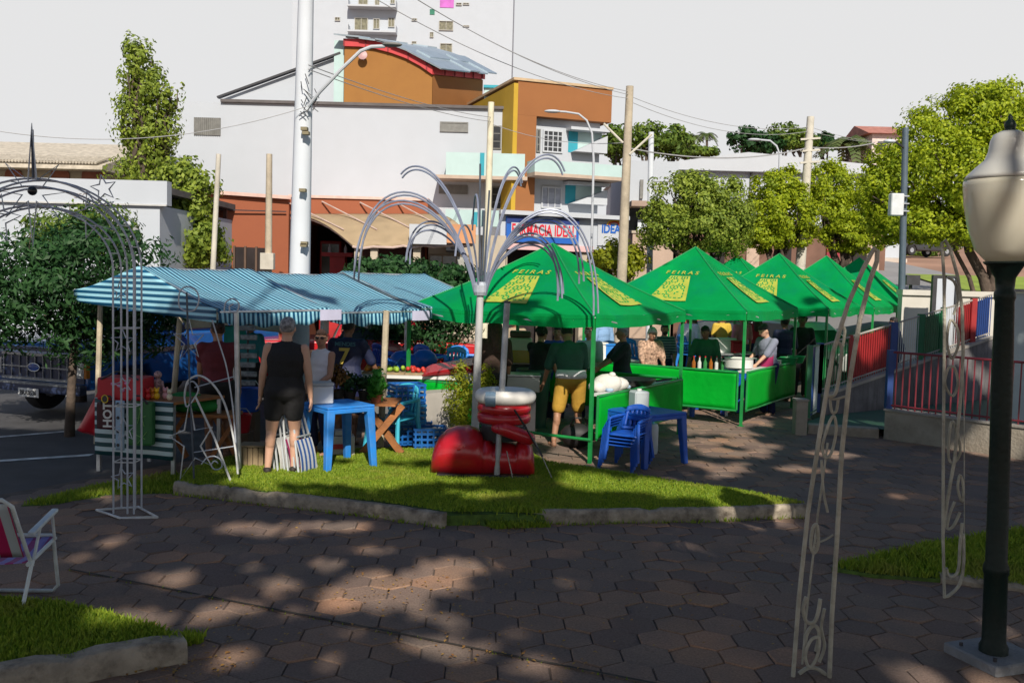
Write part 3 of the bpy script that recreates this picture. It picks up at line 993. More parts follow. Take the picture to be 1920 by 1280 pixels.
b = MB().bar(at(400, 393, 27.3) + nn * .06, at(535, 397, 28.5) + nn * .06, .03)
obj('pipe', b, DKM, t)
b = MB().bar(Vector((at(421, 440, 27.5).x, 27.5, 0)) + nn * .08, at(421, 383, 27.5) + nn * .08, .1)
obj('downpipe', b, mat('brown_pipe', (.12, .05, .035), .6), t)

YT = 28.8
x0, x1 = at(541, 440, YT).x, at(801, 440, YT).x
zt = zof(690, 374, YT)
t = thing('awning_shop', 'terracotta shop with a wide beige awning over its dark red interior', 'building', ((x0 + x1) / 2, YT, 0))
zo = zof(690, 415, YT)
b = MB().bx(x0 + .01, x1, YT, YT + 6, zo, zt)
b.bx(at(670, 440, YT).x, x1, YT + .02, YT + 6, -.03, zo - .003)
obj('wall', b, TER, t)
obj('coping', MB().bx(x0, x1 + .02, YT - .06, YT + 6, zt, zt + .08), mat('pink_coping', (.62, .42, .36)), t)
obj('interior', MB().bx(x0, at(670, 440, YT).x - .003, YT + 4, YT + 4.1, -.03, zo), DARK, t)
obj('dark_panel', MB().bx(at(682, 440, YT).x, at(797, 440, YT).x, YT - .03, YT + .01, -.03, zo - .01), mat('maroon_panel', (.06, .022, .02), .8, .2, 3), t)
zin = zof(690, 402, YT)
# awning: a stretched cloth, scalloped at its open left end
A0, A1 = at(541, 402, YT - .02), at(815, 402, YT - .02)
B0, B1 = at(661, 461, YT - 2.2), at(889, 457, YT - 2.2)
def awn(u, v):
    P = (A0 * (1 - u) + A1 * u) * (1 - v) + (B0 * (1 - u) + B1 * u) * v
    P = P + Vector((0, 0, .22 * math.sin(PI * v)))
    P.z -= .06 * (math.sin(u * PI * 5) ** 2) * v
    return P
aw = obj('awning', MB().grid(awn, 40, 12), BEI, t, smooth='all', thick=.02)
b = MB()
for k in range(6):
    u = k / 5 * .96 + .02
    b.tube([awn(u, v / 8) + Vector((0, 0, -.05)) for v in range(9)], .03, 6)
b.tube([awn(u / 12, 1) + Vector((0, 0, -.02)) for u in range(13)], .035, 6)
obj('awning_frame', b, mat('pink_tube', (.5, .38, .33), .5), aw)
b = MB()
for k in range(4):
    u = .06 + k * .26
    b.tube([awn(u, .75) + Vector((0, .05, .1)), Vector((awn(u, 0).x - .4, YT - .05, zt - .1))], .022, 6)
obj('awning_stay', b, mat('pink_tube', (.5, .38, .33)), aw)
for k, px in enumerate((672, 702, 782)):
    q = at(px, 480, YT - 2.0)
    obj('post', MB().bx(q.x - .1, q.x + .1, YT - 2.1, YT - 1.9, -.03, zof(px, 461, YT - 2.0)), BEIW, t)
RED = mat('shop_red', (.38, .012, .015), .5, .2, 3)
q0, q1, r0, r1 = rect(606, 664, 474, 481, YT + 1.2)
ct = thing('red_counter', 'red drinks counter with shelves inside the awning shop', 'counter', ((q0 + q1) / 2, YT + 1.2, 0))
obj('counter_top', MB().bx(q0, q1, YT + .9, YT + 1.5, r0, r1), RED, ct)
obj('base', MB().bx(q0 + .25, q1 - .25, YT + 1.0, YT + 1.4, -.03, r0 - .003), RED, ct)
for px in (618, 648):
    qq = at(px, 470, YT + 1.1)
    b = MB().lathe([(.05, 0), (.055, .02), (.05, .16), (.02, .2), (.02, .26)], (qq.x, YT + 1.1, r1), 12)
    obj('bottle', b, W2, ct, smooth=True)
tb = thing('drink_cooler', 'red upright drinks cooler behind the red counter', 'cooler', (at(622, 490, YT + 2.6).x, YT + 2.6, 0))
qq = at(622, 455, YT + 2.6)
obj('cabinet', MB().bx(qq.x - .35, qq.x + .35, YT + 2.4, YT + 3.1, -.03, zof(622, 452, YT + 2.6)), RED, tb, bevel=.03)
obj('glass_door', MB().bx(qq.x - .28, qq.x + .28, YT + 2.37, YT + 2.399, .3, zof(622, 458, YT + 2.6)), GLS, tb)

# --- pale beige lean-to beside it, with an air conditioner
x0, x1, z0, z1 = rect(803, 948, 440, 520, 28.4)
t = thing('beige_shop', 'beige shop wall with window and orange fascia under the fountain decoration', 'building', ((x0 + x1) / 2, 28.4, 0))
obj('wall', MB().bx(x0, x1, 28.4, 33, -.03, z1), BEIW, t)
q0, q1, r0, r1 = rect(768, 838, 421, 458, 26.5)
f = obj('fascia', MB().bx(q0, q1, 26.4, 26.5, r0, r1), W2, t)
q0, q1, r0, r1 = rect(838, 892, 421, 456, 26.5)
obj('orange_fascia', MB().bx(q0 + .004, q1, 26.4, 26.5, r0, r1), mat('orange_fascia', (.52, .25, .12), .8, .1, 2), t)
q0, q1, r0, r1 = rect(835, 935, 400, 424, 28.2)
obj('parapet', MB().bx(q0, q1, 28.2, 28.39, r0, r1 + .1), AQ, t)
q0, q1, r0, r1 = rect(886, 895, 398, 425, 28.0)
obj('teal_post', MB().bx(q0, q1, 27.9, 28.1, r0, r1), TEAL, t)
window(t, 803, 882, 477, 514, 28.4, fm=mat('brown_frame', (.2, .15, .1), .7), gm=mat('reflecting_glass', (.3, .3, .28), .12, .5, 2), cols=3)
ac = thing('air_conditioner', 'white air conditioner unit on the beige shop wall', 'air conditioner', tuple(at(849, 462, 28.1)))
q0, q1, r0, r1 = rect(836, 864, 455, 470, 28.1)
obj('case', MB().bx(q0, q1, 28.05, 28.38, r0, r1), W2, ac, bevel=.02)
qc = Vector(((q0 + q1) / 2, 28.045, (r0 + r1) / 2))
obj('fan_grille', MB().lathe([(.09, 0), (.09, .012), (.0, .014)], qc, 16, Matrix.Rotation(R(90), 3, 'X')), GRY, ac)
obj('bracket', MB().bx(q0, q1, 28.1, 28.37, r0 - .04, r0 - .003), DKM, ac)

# --- white house on the left and the cream one behind it
x0, x1, z0, z1 = rect(-190, 313, 333, 510, 22)
t = thing('white_shop', 'low white building with a long blank parapet behind the star arch', 'building', ((x0 + x1) / 2, 22, 0))
zl = zof(150, 381, 22)
xr = at(298, 450, 22).x
obj('parapet', MB().bx(x0, x1, 22, 22.3, zl, z1), W_, t)
obj('wall', MB().bx(x0, xr, 22.05, 29, -.03, zl - .002), W_, t)
obj('roof', MB().bx(x0, x1 - .1, 22.302, 29, zl + .3, zl + .45), mat('roof_edge', (.10, .09, .09)), t)
obj('string_course', MB().bx(x0, x1, 21.96, 21.998, zl - .02, zl + .015), mat('grey_line', (.45, .45, .44), .8), t)
q0, q1, r0, r1 = rect(237, 261, 420, 466, 22.05)
obj('window', MB().bx(q0, q1, 22.0, 22.046, r0, r1), mat('grey_shutter', (.28, .28, .29), .7, .1, 3), t)
M = frame(at(150, 367, 21.99), (1, 0, 0), (0, 0, 1))
text('lettering', 'UEC', .16, mat('grey_letters', (.4, .37, .36), .7), t, M, .006)
x0, x1, z0, z1 = rect(-190, 206, 301, 345, 31)
t = thing('cream_house', 'cream house with tiled eaves and arched windows behind the white parapet', 'house', ((x0 + x1) / 2, 31, 0))
obj('wall', MB().bx(x0, x1 - .3, 31, 38, 0, z1), CREAM, t)
b = MB()
zr = zof(100, 298, 30.4)
b.prism([(30.2, zr - .08), (35, zr + 1.2), (39, zr - .08), (39, zr - .2), (30.2, zr - .2)], x0 - .3, x1 + .1, 'x')
b.xf(Matrix.Translation((0, 0, -.12)))
obj('roof', b, mat('pale_tiles', (.46, .41, .33), .8, .25, 6), t)
b = MB()
n_ = 70
for i in range(n_):
    xx = x0 - .2 + (x1 - x0 + .2) * i / n_
    b.tube([(xx, 30.15, zr - .12), (xx, 31.2, zr + .17)], .045, 5)
obj('roof_tile', b, mat('pale_tiles', (.42, .34, .24)), t)
for a, c_ in ((-95, -60), (10, 42), (96, 131), (154, 195)):
    q0, q1, r0, r1 = rect(a, c_, 315, 345, 30.99)
    arch = [(q0, r0), (q1, r0)] + [((q0 + q1) / 2 + (q1 - q0) / 2 * math.cos(u), r1 - .22 + .22 * math.sin(u)) for u in [PI * k / 10 for k in range(11)]]
    obj('window', MB().prism(arch, 30.95, 30.998), mat('arch_brown', (.30, .10, .05), .7, .2, 3), t)

# --- long white warehouses and the shaded shops beyond the trees
x0, x1, z0, z1 = rect(1176, 1700, 300, 520, 47)
t = thing('long_white_warehouse', 'long low white warehouse behind the clipped street trees', 'building', ((x0 + x1) / 2, 47, 0))
obj('wall', MB().bx(x0, x1, 47, 58, 0, z1 - .6), W_, t)
xm = at(1400, 280, 47).x
b = MB().prism([(x0 - .2, z1 - .6), (xm, z1 + .3), (x1 + .2, z1 - .3), (x1 + .2, z1 - .62), (x0 - .2, z1 - .62)], 46.6, 58.4)
obj('roof', b, mat('white_roofing', (.42, .445, .48), .7, .02, 2), t)
obj('downpipe', MB().bx(at(1409, 330, 46.9).x - .05, at(1409, 330, 46.9).x + .05, 46.88, 46.99, 1, zof(1409, 313, 46.9)), GRY, t)
x0, x1, z0, z1 = rect(1170, 1270, 302, 520, 40)
t = thing('white_shop', 'white two-storey shop with dark awning beside the twin concrete poles', 'building', ((x0 + x1) / 2, 40, 0))
obj('wall', MB().bx(x0, x1, 40, 46, 0, z1), W_, t)
q0, q1, r0, r1 = rect(1182, 1232, 378, 388, 39)
obj('awning', MB().bx(q0, q1, 38.6, 39.99, r0, r1), mat('brown_awning', (.33, .24, .19), .8, .1, 3), t)
q0, q1, r0, r1 = rect(1180, 1240, 392, 432, 39.98)
obj('shop_opening', MB().bx(q0, q1, 39.9, 39.99, r0, r1), GLS, t)
q0, q1, r0, r1 = rect(1200, 1206, 337, 372, 39.9)
obj('drain_box', MB().bx(q0, q1, 39.88, 39.99, r0, r1), GRY, t)
q0, q1, r0, r1 = rect(1195, 1225, 413, 440, 39.5)
obj('hanging_sign', MB().bx(q0, q1, 39.4, 39.5, r0, r1), mat('pale_sign', (.5, .55, .6), .6), t)
x0, x1, z0, z1 = rect(1185, 1262, 438, 520, 38)
t = thing('tan_wall', 'tan shop wall behind the small yellow-green tree', 'wall', ((x0 + x1) / 2, 38, 0))
obj('wall', MB().bx(x0, x1, 38, 39.5, 0, z1), mat('tan_render', (.42, .31, .24), .85, .1, 1), t)
obj('coping', MB().bx(x0 - .05, x1 + .05, 37.95, 39.55, z1, z1 + .1), BEIW, t)
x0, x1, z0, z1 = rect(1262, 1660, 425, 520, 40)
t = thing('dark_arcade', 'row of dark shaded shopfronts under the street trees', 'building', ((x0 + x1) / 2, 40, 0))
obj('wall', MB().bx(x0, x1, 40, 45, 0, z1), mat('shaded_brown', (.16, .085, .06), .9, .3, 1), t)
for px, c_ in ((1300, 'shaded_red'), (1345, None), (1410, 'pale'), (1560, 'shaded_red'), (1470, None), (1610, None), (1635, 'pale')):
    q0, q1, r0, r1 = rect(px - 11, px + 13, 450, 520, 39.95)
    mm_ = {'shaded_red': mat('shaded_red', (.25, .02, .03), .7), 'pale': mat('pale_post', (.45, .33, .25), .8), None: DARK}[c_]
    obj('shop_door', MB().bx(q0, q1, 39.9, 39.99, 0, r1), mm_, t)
x0, x1, z0, z1 = rect(1640, 1740, 455, 480, 72)
t = thing('roadside_house', 'small red-roofed house where the far road climbs', 'house', ((x0 + x1) / 2, 72, terr(24, 72)))
obj('wall', MB().bx(x0, x1, 72, 77, 2, z1), mat('maroon_wall', (.24, .09, .08), .8, .2, 1), t)
b = MB().prism([(71.5, z1), (74.5, z1 + 1.1), (77.5, z1)], x0 - .4, x1 + .4, 'x')
obj('roof', b, mat('rust_roof', (.38, .16, .12), .8, .2, 2), t)
obj('door', MB().bx(x0 + 1.2, x0 + 2.1, 71.95, 71.99, 2, z1 - .5), W2, t)
x0, x1, z0, z1 = rect(1635, 1690, 238, 300, 80)
t = thing('hill_house', 'distant hill house with an orange roof beside the big tree', 'house', ((x0 + x1) / 2, 80, 4))
obj('wall', MB().bx(x0, x1, 80, 86, 4, z1 - .6), mat('pinkish_wall', (.6, .5, .46), .8), t)
obj('roof', MB().prism([(79.5, z1 - .6), (83, z1 + .5), (86.5, z1 - .6)], x0 - .5, x1 + .5, 'x'), mat('rust_roof', (.38, .16, .12)), t)
obj('window', MB().bx(x0 + .5, x0 + 1.2, 79.95, 79.99, z1 - 2.2, z1 - 1.2), GLS, t)

# --- walls on the right beyond the ramp
x0, x1, z0, z1 = rect(1690, 2100, 548, 640, 21.5)
t = thing('low_white_wall', 'low cream white wall with moulded top behind the coloured ramp fence', 'wall', ((x0 + x1) / 2, 21.5, 0))
obj('wall', MB().bx(x0, x1, 21.5, 21.75, -.03, z1 - .12), mat('cream_white', (.52, .50, .45), .85, .06, 1.5, dirt_or_shade=(.4, .36, .3), dscale=.8), t)
obj('coping', MB().bx(x0 - .02, x1, 21.44, 21.81, z1 - .12, z1), mat('cream_white', (.52, .50, .45)), t)
x0, x1, z0, z1 = rect(1884, 2200, 552, 760, 15.6)
t = thing('grey_wall', 'pale blue-grey wall panel behind the lamp post', 'wall', ((x0 + x1) / 2, 15.6, 0))
obj('wall', MB().bx(x0, x1, 15.6, 15.8, -.03, z1), mat('blue_grey_wall', (.40, .46, .47), .8, .15, 1.2), t)
obj('coping', MB().bx(x0 - .02, x1, 15.56, 15.84, z1 + .003, z1 + .06), CONC, t)
# ================================================================ trees and plants
BARK = mat('bark', (.075, .055, .042), .95, .35, 6, .8, 25)
LIME = leafmat('lime_leaves', (.20, .29, .012), (.48, .55, .024), .45, patch=(.13, .22, .016))
OLIVE = leafmat('olive_leaves', (.13, .20, .028), (.36, .44, .06), .42, patch=(.10, .17, .03))
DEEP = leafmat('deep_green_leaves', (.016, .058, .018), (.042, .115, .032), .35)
MID = leafmat('mid_green_leaves', (.06, .12, .018), (.19, .27, .035), .38)
YGREEN = leafmat('yellow_green_leaves', (.17, .21, .012), (.34, .36, .02), .42)
def limb(b, a, c, r0, r1, rd, n=5, wob=.08):
    P = []
    d = (Vector(c) - Vector(a)).length
    for i in range(n + 1):
        q = Vector(a).lerp(Vector(c), i / n)
        if 0 < i < n: q += Vector((rd.uniform(-1, 1), rd.uniform(-1, 1), rd.uniform(-.5, .5))) * wob * d
        P.append(q)
    b.tube(P, [r0 + (r1 - r0) * i / n for i in range(n + 1)], 8)
def tree(name, label, cat, base, blobs, n, size, lm, seed, tr=.12, fork=.45, clump=.2, nclump=30, group=None, aspect=.55, limbs=True, trunks=None, inner=.62):
    """blobs: (centre, radii) in the world. trunk with limbs into every blob, leaf clumps through the crown"""
    rd, rg = random.Random(seed), np.random.default_rng(seed)
    base = Vector(base)
    t = thing(name, label, cat, tuple(base), 0, group)
    zc = sum(b[0][2] for b in blobs) / len(blobs)
    cx = sum(b[0][0] for b in blobs) / len(blobs); cy = sum(b[0][1] for b in blobs) / len(blobs)
    fk = base + (Vector((cx, cy, zc)) - base) * fork
    b = MB()
    P = [base + Vector((0, 0, -.1)), base.lerp(fk, .33) + Vector((rd.uniform(-.5, .5) * tr, 0, 0)), base.lerp(fk, .7) + Vector((rd.uniform(-.6, .6) * tr, 0, 0)), fk]
    if trunks:
        for q in trunks: b.tube(q[0], q[1], 8)
    else:
        b.tube(P, [tr * 1.25, tr, tr * .9, tr * .8], 9)
    if limbs:
        for c, r in blobs:
            limb(b, fk, Vector(c) + Vector((0, 0, r[2] * .2)), tr * .6, tr * .12, rd)
            for k in range(3):
                e = Vector(c) + Vector((rd.uniform(-.7, .7) * r[0], rd.uniform(-.7, .7) * r[1], rd.uniform(-.3, .8) * r[2]))
                limb(b, Vector(fk).lerp(Vector(c), .6), e, tr * .3, tr * .06, rd, 4)
    obj('trunk', b, BARK, t, smooth='all')
    C, N = crown_points(blobs, n, clump, nclump, rg, inner)
    o = link_mesh('crown', quads_mesh('crown', leaf_quads(C, N, size, rg, aspect)), lm, t)
    return t
def pb(px, py, rx, ry, Y, d=1.0):
    s = F / Y
    s /= 1.18
    return (tuple(at(px, py, Y)), (rx / s, max(rx, ry) / s * d * .85, ry / s))

# dark leafy tree on the left between the star arch and the truck
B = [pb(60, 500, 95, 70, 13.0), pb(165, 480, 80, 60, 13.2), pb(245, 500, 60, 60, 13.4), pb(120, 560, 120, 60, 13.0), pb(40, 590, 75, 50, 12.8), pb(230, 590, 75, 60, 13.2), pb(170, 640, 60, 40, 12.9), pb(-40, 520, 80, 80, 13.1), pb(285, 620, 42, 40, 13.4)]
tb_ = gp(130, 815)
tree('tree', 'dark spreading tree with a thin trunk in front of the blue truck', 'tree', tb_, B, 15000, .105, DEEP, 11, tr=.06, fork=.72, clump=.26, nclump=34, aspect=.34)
B = [pb(150, 425, 75, 40, 16.0), pb(90, 440, 60, 36, 16.2), pb(215, 450, 50, 36, 16.2)]
tree('tree', 'sunlit yellow-green tree top rising behind the dark tree and the star arch', 'tree', (at(150, 500, 16.2).x, 16.2, -.03), B, 3800, .11, MID, 12, tr=.09, clump=.26, nclump=24, aspect=.36)
# tall feathery tree behind the white shop
B = [pb(262, 120, 24, 42, 30), pb(290, 165, 36, 48, 30), pb(275, 225, 46, 55, 30), pb(270, 290, 46, 50, 30), pb(300, 250, 36, 50, 30), pb(245, 320, 40, 36, 30), pb(320, 190, 20, 30, 30), pb(290, 340, 60, 40, 30), pb(245, 95, 14, 24, 30), pb(247, 150, 22, 44, 30), pb(244, 215, 24, 44, 30), pb(252, 275, 30, 40, 30), pb(255, 100, 18, 30, 30)]
tree('tree', 'tall narrow feathery tree standing above the white shop parapet', 'tree', (at(270, 400, 30).x, 30, 0), B, 9000, .14, OLIVE, 13, tr=.2, fork=.5, clump=.2, nclump=24, inner=.35)
B = [pb(340, 345, 34, 40, 24.6), pb(375, 350, 28, 32, 24.6), pb(350, 395, 44, 34, 24.4), pb(345, 450, 55, 40, 24.2), pb(385, 465, 34, 32, 24.2), pb(315, 470, 28, 24, 24.2)]
tree('tree', 'loose olive-green street tree at the corner of the white shop', 'tree', (at(352, 500, 24.4).x, 24.4, -.02), B, 8500, .14, OLIVE, 14, tr=.1, fork=.5, clump=.26, nclump=26)
# street trees in front of the warehouse
B = [pb(1265, 370, 38, 42, 26), pb(1310, 385, 45, 48, 26), pb(1360, 380, 36, 42, 26), pb(1250, 425, 45, 36, 25.8), pb(1310, 435, 55, 36, 25.7), pb(1370, 430, 36, 38, 25.8), pb(1290, 345, 20, 24, 26), pb(1385, 410, 22, 36, 26), pb(1228, 405, 22, 26, 26)]
tree('tree', 'bushy mid-green street tree with upright shoots behind the second green tent', 'tree', (at(1310, 500, 26).x, 26, -.02), B, 25000, .10, OLIVE, 15, tr=.12, fork=.45, clump=.2, nclump=34)
B = [pb(1440, 375, 42, 46, 32), pb(1475, 400, 46, 50, 31.8), pb(1425, 420, 36, 36, 31.8), pb(1475, 345, 30, 26, 32), pb(1435, 442, 38, 24, 31.8), pb(1485, 440, 38, 22, 31.8)]
tree('tree', 'clipped lime-green street tree left of the far concrete pole', 'tree', (at(1462, 500, 32).x, 32, 0), B, 23000, .108, LIME, 16, tr=.16, fork=.5, clump=.16, nclump=40, group='clipped lime-green street trees')
B = [pb(1560, 355, 45, 42, 34), pb(1605, 390, 46, 56, 34), pb(1545, 400, 46, 42, 33.6), pb(1615, 430, 36, 30, 33.8), pb(1535, 345, 24, 24, 33.8), pb(1570, 442, 44, 24, 33.8), pb(1612, 455, 34, 20, 33.8)]
tree('tree', 'clipped lime-green street tree right of the far concrete pole', 'tree', (at(1578, 500, 34).x, 34, .4), B, 25000, .108, LIME, 17, tr=.18, fork=.5, clump=.16, nclump=42, group='clipped lime-green street trees')
# the great ficus on the right
YF = 26.5
B = [pb(1800, 245, 85, 62, YF), pb(1860, 220, 90, 60, YF), pb(1735, 275, 62, 60, YF - .2), pb(1690, 340, 55, 62, YF - .3), pb(1775, 330, 85, 70, YF - .8), pb(1860, 330, 95, 85, YF - .9), pb(1960, 270, 110, 100, YF), pb(1970, 380, 100, 60, YF - .4), pb(1655, 375, 40, 50, YF - .3), pb(1720, 425, 75, 30, YF - .3), pb(1800, 432, 80, 30, YF - .4), pb(1900, 430, 90, 34, YF - .3), pb(1660, 430, 40, 26, YF), pb(1650, 320, 30, 40, YF),
     pb(1680, 410, 48, 42, YF), pb(1760, 405, 80, 42, YF - .2), pb(1850, 415, 90, 45, YF - .2), pb(1900, 190, 70, 36, YF), pb(1835, 195, 52, 34, YF)]
gz = terr(at(1820, 500, YF).x, YF)
tk = []
for (xa_, xb_, bend, r) in ((1838, 1800, 26, .16), (1822, 1775, 20, .07), (1856, 1852, 8, .15), (1868, 1900, -10, .13), (1884, 1945, -16, .12)):
    A, C = at(xa_, 560, YF), at(xb_, 440, YF)
    A.z = gz - .2
    m1 = A.lerp(C, .5) + Vector((bend / 68, 0, .1))
    tk.append(([A, A.lerp(m1, .6) + Vector((bend / 140, 0, 0)), m1, m1.lerp(C, .6), C + Vector((0, 0, .6))], [r * 1.2, r, r * .9, r * .8, r * .6]))
tree('ficus_tree', 'great clipped ficus with several dark trunks behind the lamp post', 'tree', (at(1850, 500, YF).x, YF, gz), B, 76000, .105, LIME, 18, tr=.2, fork=.55, clump=.13, nclump=60, trunks=tk)
# small shrubs and bushes
B = [pb(1140, 478, 26, 22, 26), pb(1185, 482, 26, 22, 26.2), pb(1160, 500, 36, 20, 26)]
tree('small_tree', 'small yellow-green tree at the foot of the pale concrete pole', 'tree', (at(1165, 520, 26).x, 26, -.02), B, 3200, .12, YGREEN, 19, tr=.06, clump=.28, nclump=18)
B = [pb(735, 505, 55, 20, 21), pb(800, 512, 60, 18, 21.2), pb(690, 512, 40, 16, 21), pb(860, 516, 40, 14, 21.2), pb(760, 540, 90, 24, 21)]
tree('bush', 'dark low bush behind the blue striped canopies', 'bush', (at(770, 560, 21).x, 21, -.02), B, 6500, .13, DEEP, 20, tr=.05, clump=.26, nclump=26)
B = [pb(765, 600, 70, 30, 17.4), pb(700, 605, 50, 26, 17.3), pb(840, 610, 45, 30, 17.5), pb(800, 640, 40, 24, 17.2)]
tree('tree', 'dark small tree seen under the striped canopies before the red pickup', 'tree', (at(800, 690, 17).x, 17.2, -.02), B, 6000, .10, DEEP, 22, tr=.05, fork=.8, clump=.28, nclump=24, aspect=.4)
# golden conifers by the stall
for (px, py0, py1, Y, rx, lab) in ((862, 690, 815, 11.9, 24, 'golden-green conifer bush beside the grey covered table'), (906, 690, 770, 12.6, 20, 'golden-green conifer bush right of the tall steel stem')):
    s = F / Y
    B = [pb(px, py0 + (py1 - py0) * f, rx * w, (py1 - py0) * .22, Y) for f, w in ((.2, .7), (.45, 1), (.72, 1.1))]
    tree('conifer_bush', lab, 'bush', (at(px, py1, Y).x, Y, .1), B, 2600, .05, YGREEN, int(px), tr=.03, clump=.3, nclump=20, aspect=.3, limbs=False)
# hill trees and palms far away
k = 0
for (px, py, rx, ry, Y, nm) in ((1155, 268, 24, 30, 72, 0), (1215, 262, 46, 26, 70, 0), (1262, 266, 34, 26, 71, 0), (1300, 285, 40, 10, 74, 0), (1405, 262, 34, 22, 78, 1), (1470, 256, 40, 22, 80, 0), (1500, 262, 30, 16, 82, 2),
                                (1546, 264, 15, 13, 84, 1), (1435, 268, 30, 16, 79, 1), (1595, 272, 34, 9, 82, 2)):
    lab = ['round-headed green tree on the far hill', 'dark green tree on the far hill crest', 'feathery pale green tree on the far hill'][nm]
    c, r = pb(px, py, rx, ry, Y)
    B = [((c[0] + r[0] * dx, c[1], c[2] + r[2] * dz), (r[0] * q, r[0] * q * .8, r[2] * q)) for dx, dz, q in ((-.45, -.1, .62), (.4, -.05, .6), (0, .3, .68), (0, -.4, .6))]
    zt_ = terr(c[0], Y)
    tree('hill_tree', lab, 'tree', (c[0], Y, zt_), B, 1700, .34, [OLIVE, DEEP, MID][nm] if nm != 0 else MID, 40 + k, tr=.22, fork=.7, clump=.24, nclump=16, group='trees on the far hill', limbs=True)
    k += 1
m_palm = leafmat('palm_fronds', (.05, .085, .02), (.12, .15, .05), .2)
def palm(label, px, py, Y, L, seed, grp):
    rd = random.Random(seed)
    top = at(px, py, Y)
    base = Vector((top.x + rd.uniform(-.5, .5), Y, terr(top.x, Y)))
    t = thing('palm_tree', label, 'palm', tuple(base), 0, grp)
    b = MB().tube([base, base.lerp(top, .5) + Vector((.1, 0, 0)), top], [.2, .15, .12], 7)
    obj('trunk', b, BARK, t, smooth='all')
    b = MB()
    for k in range(15):
        a = 2 * PI * k / 15 + rd.uniform(-.2, .2); up = rd.uniform(.0, .9)
        d = Vector((math.cos(a), math.sin(a), 0))
        P = [top + d * L * s + Vector((0, 0, L * (up * s - 1.0 * s * s))) for s in (0, .25, .5, .75, 1)]
        w = Vector((-d.y, d.x, 0))
        for i in range(4):
            for j in range(3):
                q = P[i].lerp(P[i + 1], j / 3); q2 = P[i].lerp(P[i + 1], (j + .7) / 3)
                ll = L * .28 * (1 - .6 * (i + j / 3) / 4)
                for sg in (-1, 1):
                    b.poly([q, q2, q2 + w * sg * ll + d * ll * .5 + Vector((0, 0, -ll * .5)), q + w * sg * ll + d * ll * .45 + Vector((0, 0, -ll * .5))])
    obj('crown', b, m_palm, t, recalc=False)
palm('left of two small palms on the far skyline', 1301, 255, 95, 1.1, 1, 'palms on the skyline')
palm('right of two small palms on the far skyline', 1325, 251, 95, 1.2, 2, 'palms on the skyline')
palm('low broad palm in front of the far hill beside the big ficus', 1590, 266, 70, 2.4, 3, None)
B = [pb(1700, 455, 30, 14, 60), pb(1745, 462, 26, 12, 60), pb(1720, 475, 34, 10, 60)]
tree('bush', 'sunlit roadside bush at the top of the climbing road', 'bush', (at(1720, 480, 60).x, 60, terr(at(1720, 480, 60).x, 60)), B, 1800, .25, MID, 61, tr=.08, clump=.28, nclump=14)
# verge grass on the far slope
b = MB()
for (x_, y_) in ((15.0, 31),):
    P = [(x_ + dx, y_ + dy) for dx, dy in ((0, 0), (6, 0), (7, 7), (.6, 7))]
    b.poly([(x, y, terr(x, y) + .09) for x, y in P])
struct('verge_lawn', b, mat('verge_green', (.20, .27, .03), .9, .25, 1.5))

# ---------------------------------------------------------------- tall unseen shade trees over and behind the camera, crowns shaped to lay sun patches
LIT = [(520, 1092, 55, 14), (610, 1058, 45, 10), (370, 1208, 50, 12), (825, 1160, 60, 14), (955, 1182, 50, 14), (1080, 1092, 45, 8), (150, 1045, 60, 10), (700, 1030, 50, 8), (760, 1100, 150, 42), (850, 1062, 95, 22), (640, 1120, 50, 26), (700, 1090, 60, 30), (880, 1215, 75, 28), (1000, 1245, 70, 22), (455, 990, 55, 14), (620, 985, 110, 15), (520, 1003, 45, 10),
       (430, 1142, 80, 24), (330, 1085, 55, 14), (215, 1010, 45, 16), (790, 1205, 40, 14), (440, 1238, 70, 16), (330, 1160, 60, 14), (560, 1150, 36, 12), (620, 1240, 30, 14), (470, 1060, 40, 14), (180, 930, 70, 7), (640, 1185, 26, 10),
       (720, 868, 150, 10), (660, 893, 130, 10), (560, 880, 60, 7), (860, 912, 60, 5), (1210, 918, 120, 6), (1370, 925, 70, 5), (1090, 905, 60, 4), (760, 848, 90, 6), (250, 1150, 60, 10), (1080, 850, 50, 12), (1030, 868, 30, 6),
       (1340, 850, 46, 9), (1300, 868, 40, 7), (1420, 835, 60, 6), (1560, 850, 46, 8), (1860, 850, 45, 16), (1830, 845, 40, 12), (1500, 880, 60, 8), (1390, 870, 30, 6), (1420, 975, 30, 6), (1260, 990, 40, 8), (1300, 965, 40, 5), (1690, 930, 40, 8), (1880, 1180, 40, 14), (560, 915, 80, 6), (700, 930, 60, 5), (1240, 900, 40, 5)]
LITE = []
for px, py, rx, ry in LIT:
    c = gp(px, py); e = gp(px + rx, py); f = gp(px, py - ry); g_ = gp(px, py + ry)
    LITE.append((c.x, c.y, abs(e.x - c.x) * .92 + .03, abs(f.y - g_.y) / 2 * .92 + .06))
def eqg(p):
    s = p[2] / SUN.z
    return p[0] - SUN.x * s, p[1] - SUN.y * s
for px, py, rx, ry in [(700, 882, 1.3, .45), (560, 878, .8, .38), (830, 902, .6, .28), (640, 902, 1.0, .3), (460, 885, .5, .2), (900, 925, .5, .2), (770, 850, .7, .4), (1210, 915, 1.0, .3), (1380, 930, .7, .25), (1090, 897, .4, .25), (600, 925, .8, .14), (1300, 935, .5, .12), (250, 1152, .35, .2), (860, 935, .35, .1)]:
    q = eqg(gp(px, py, LZ)); LITE.append((q[0], q[1], rx, ry))
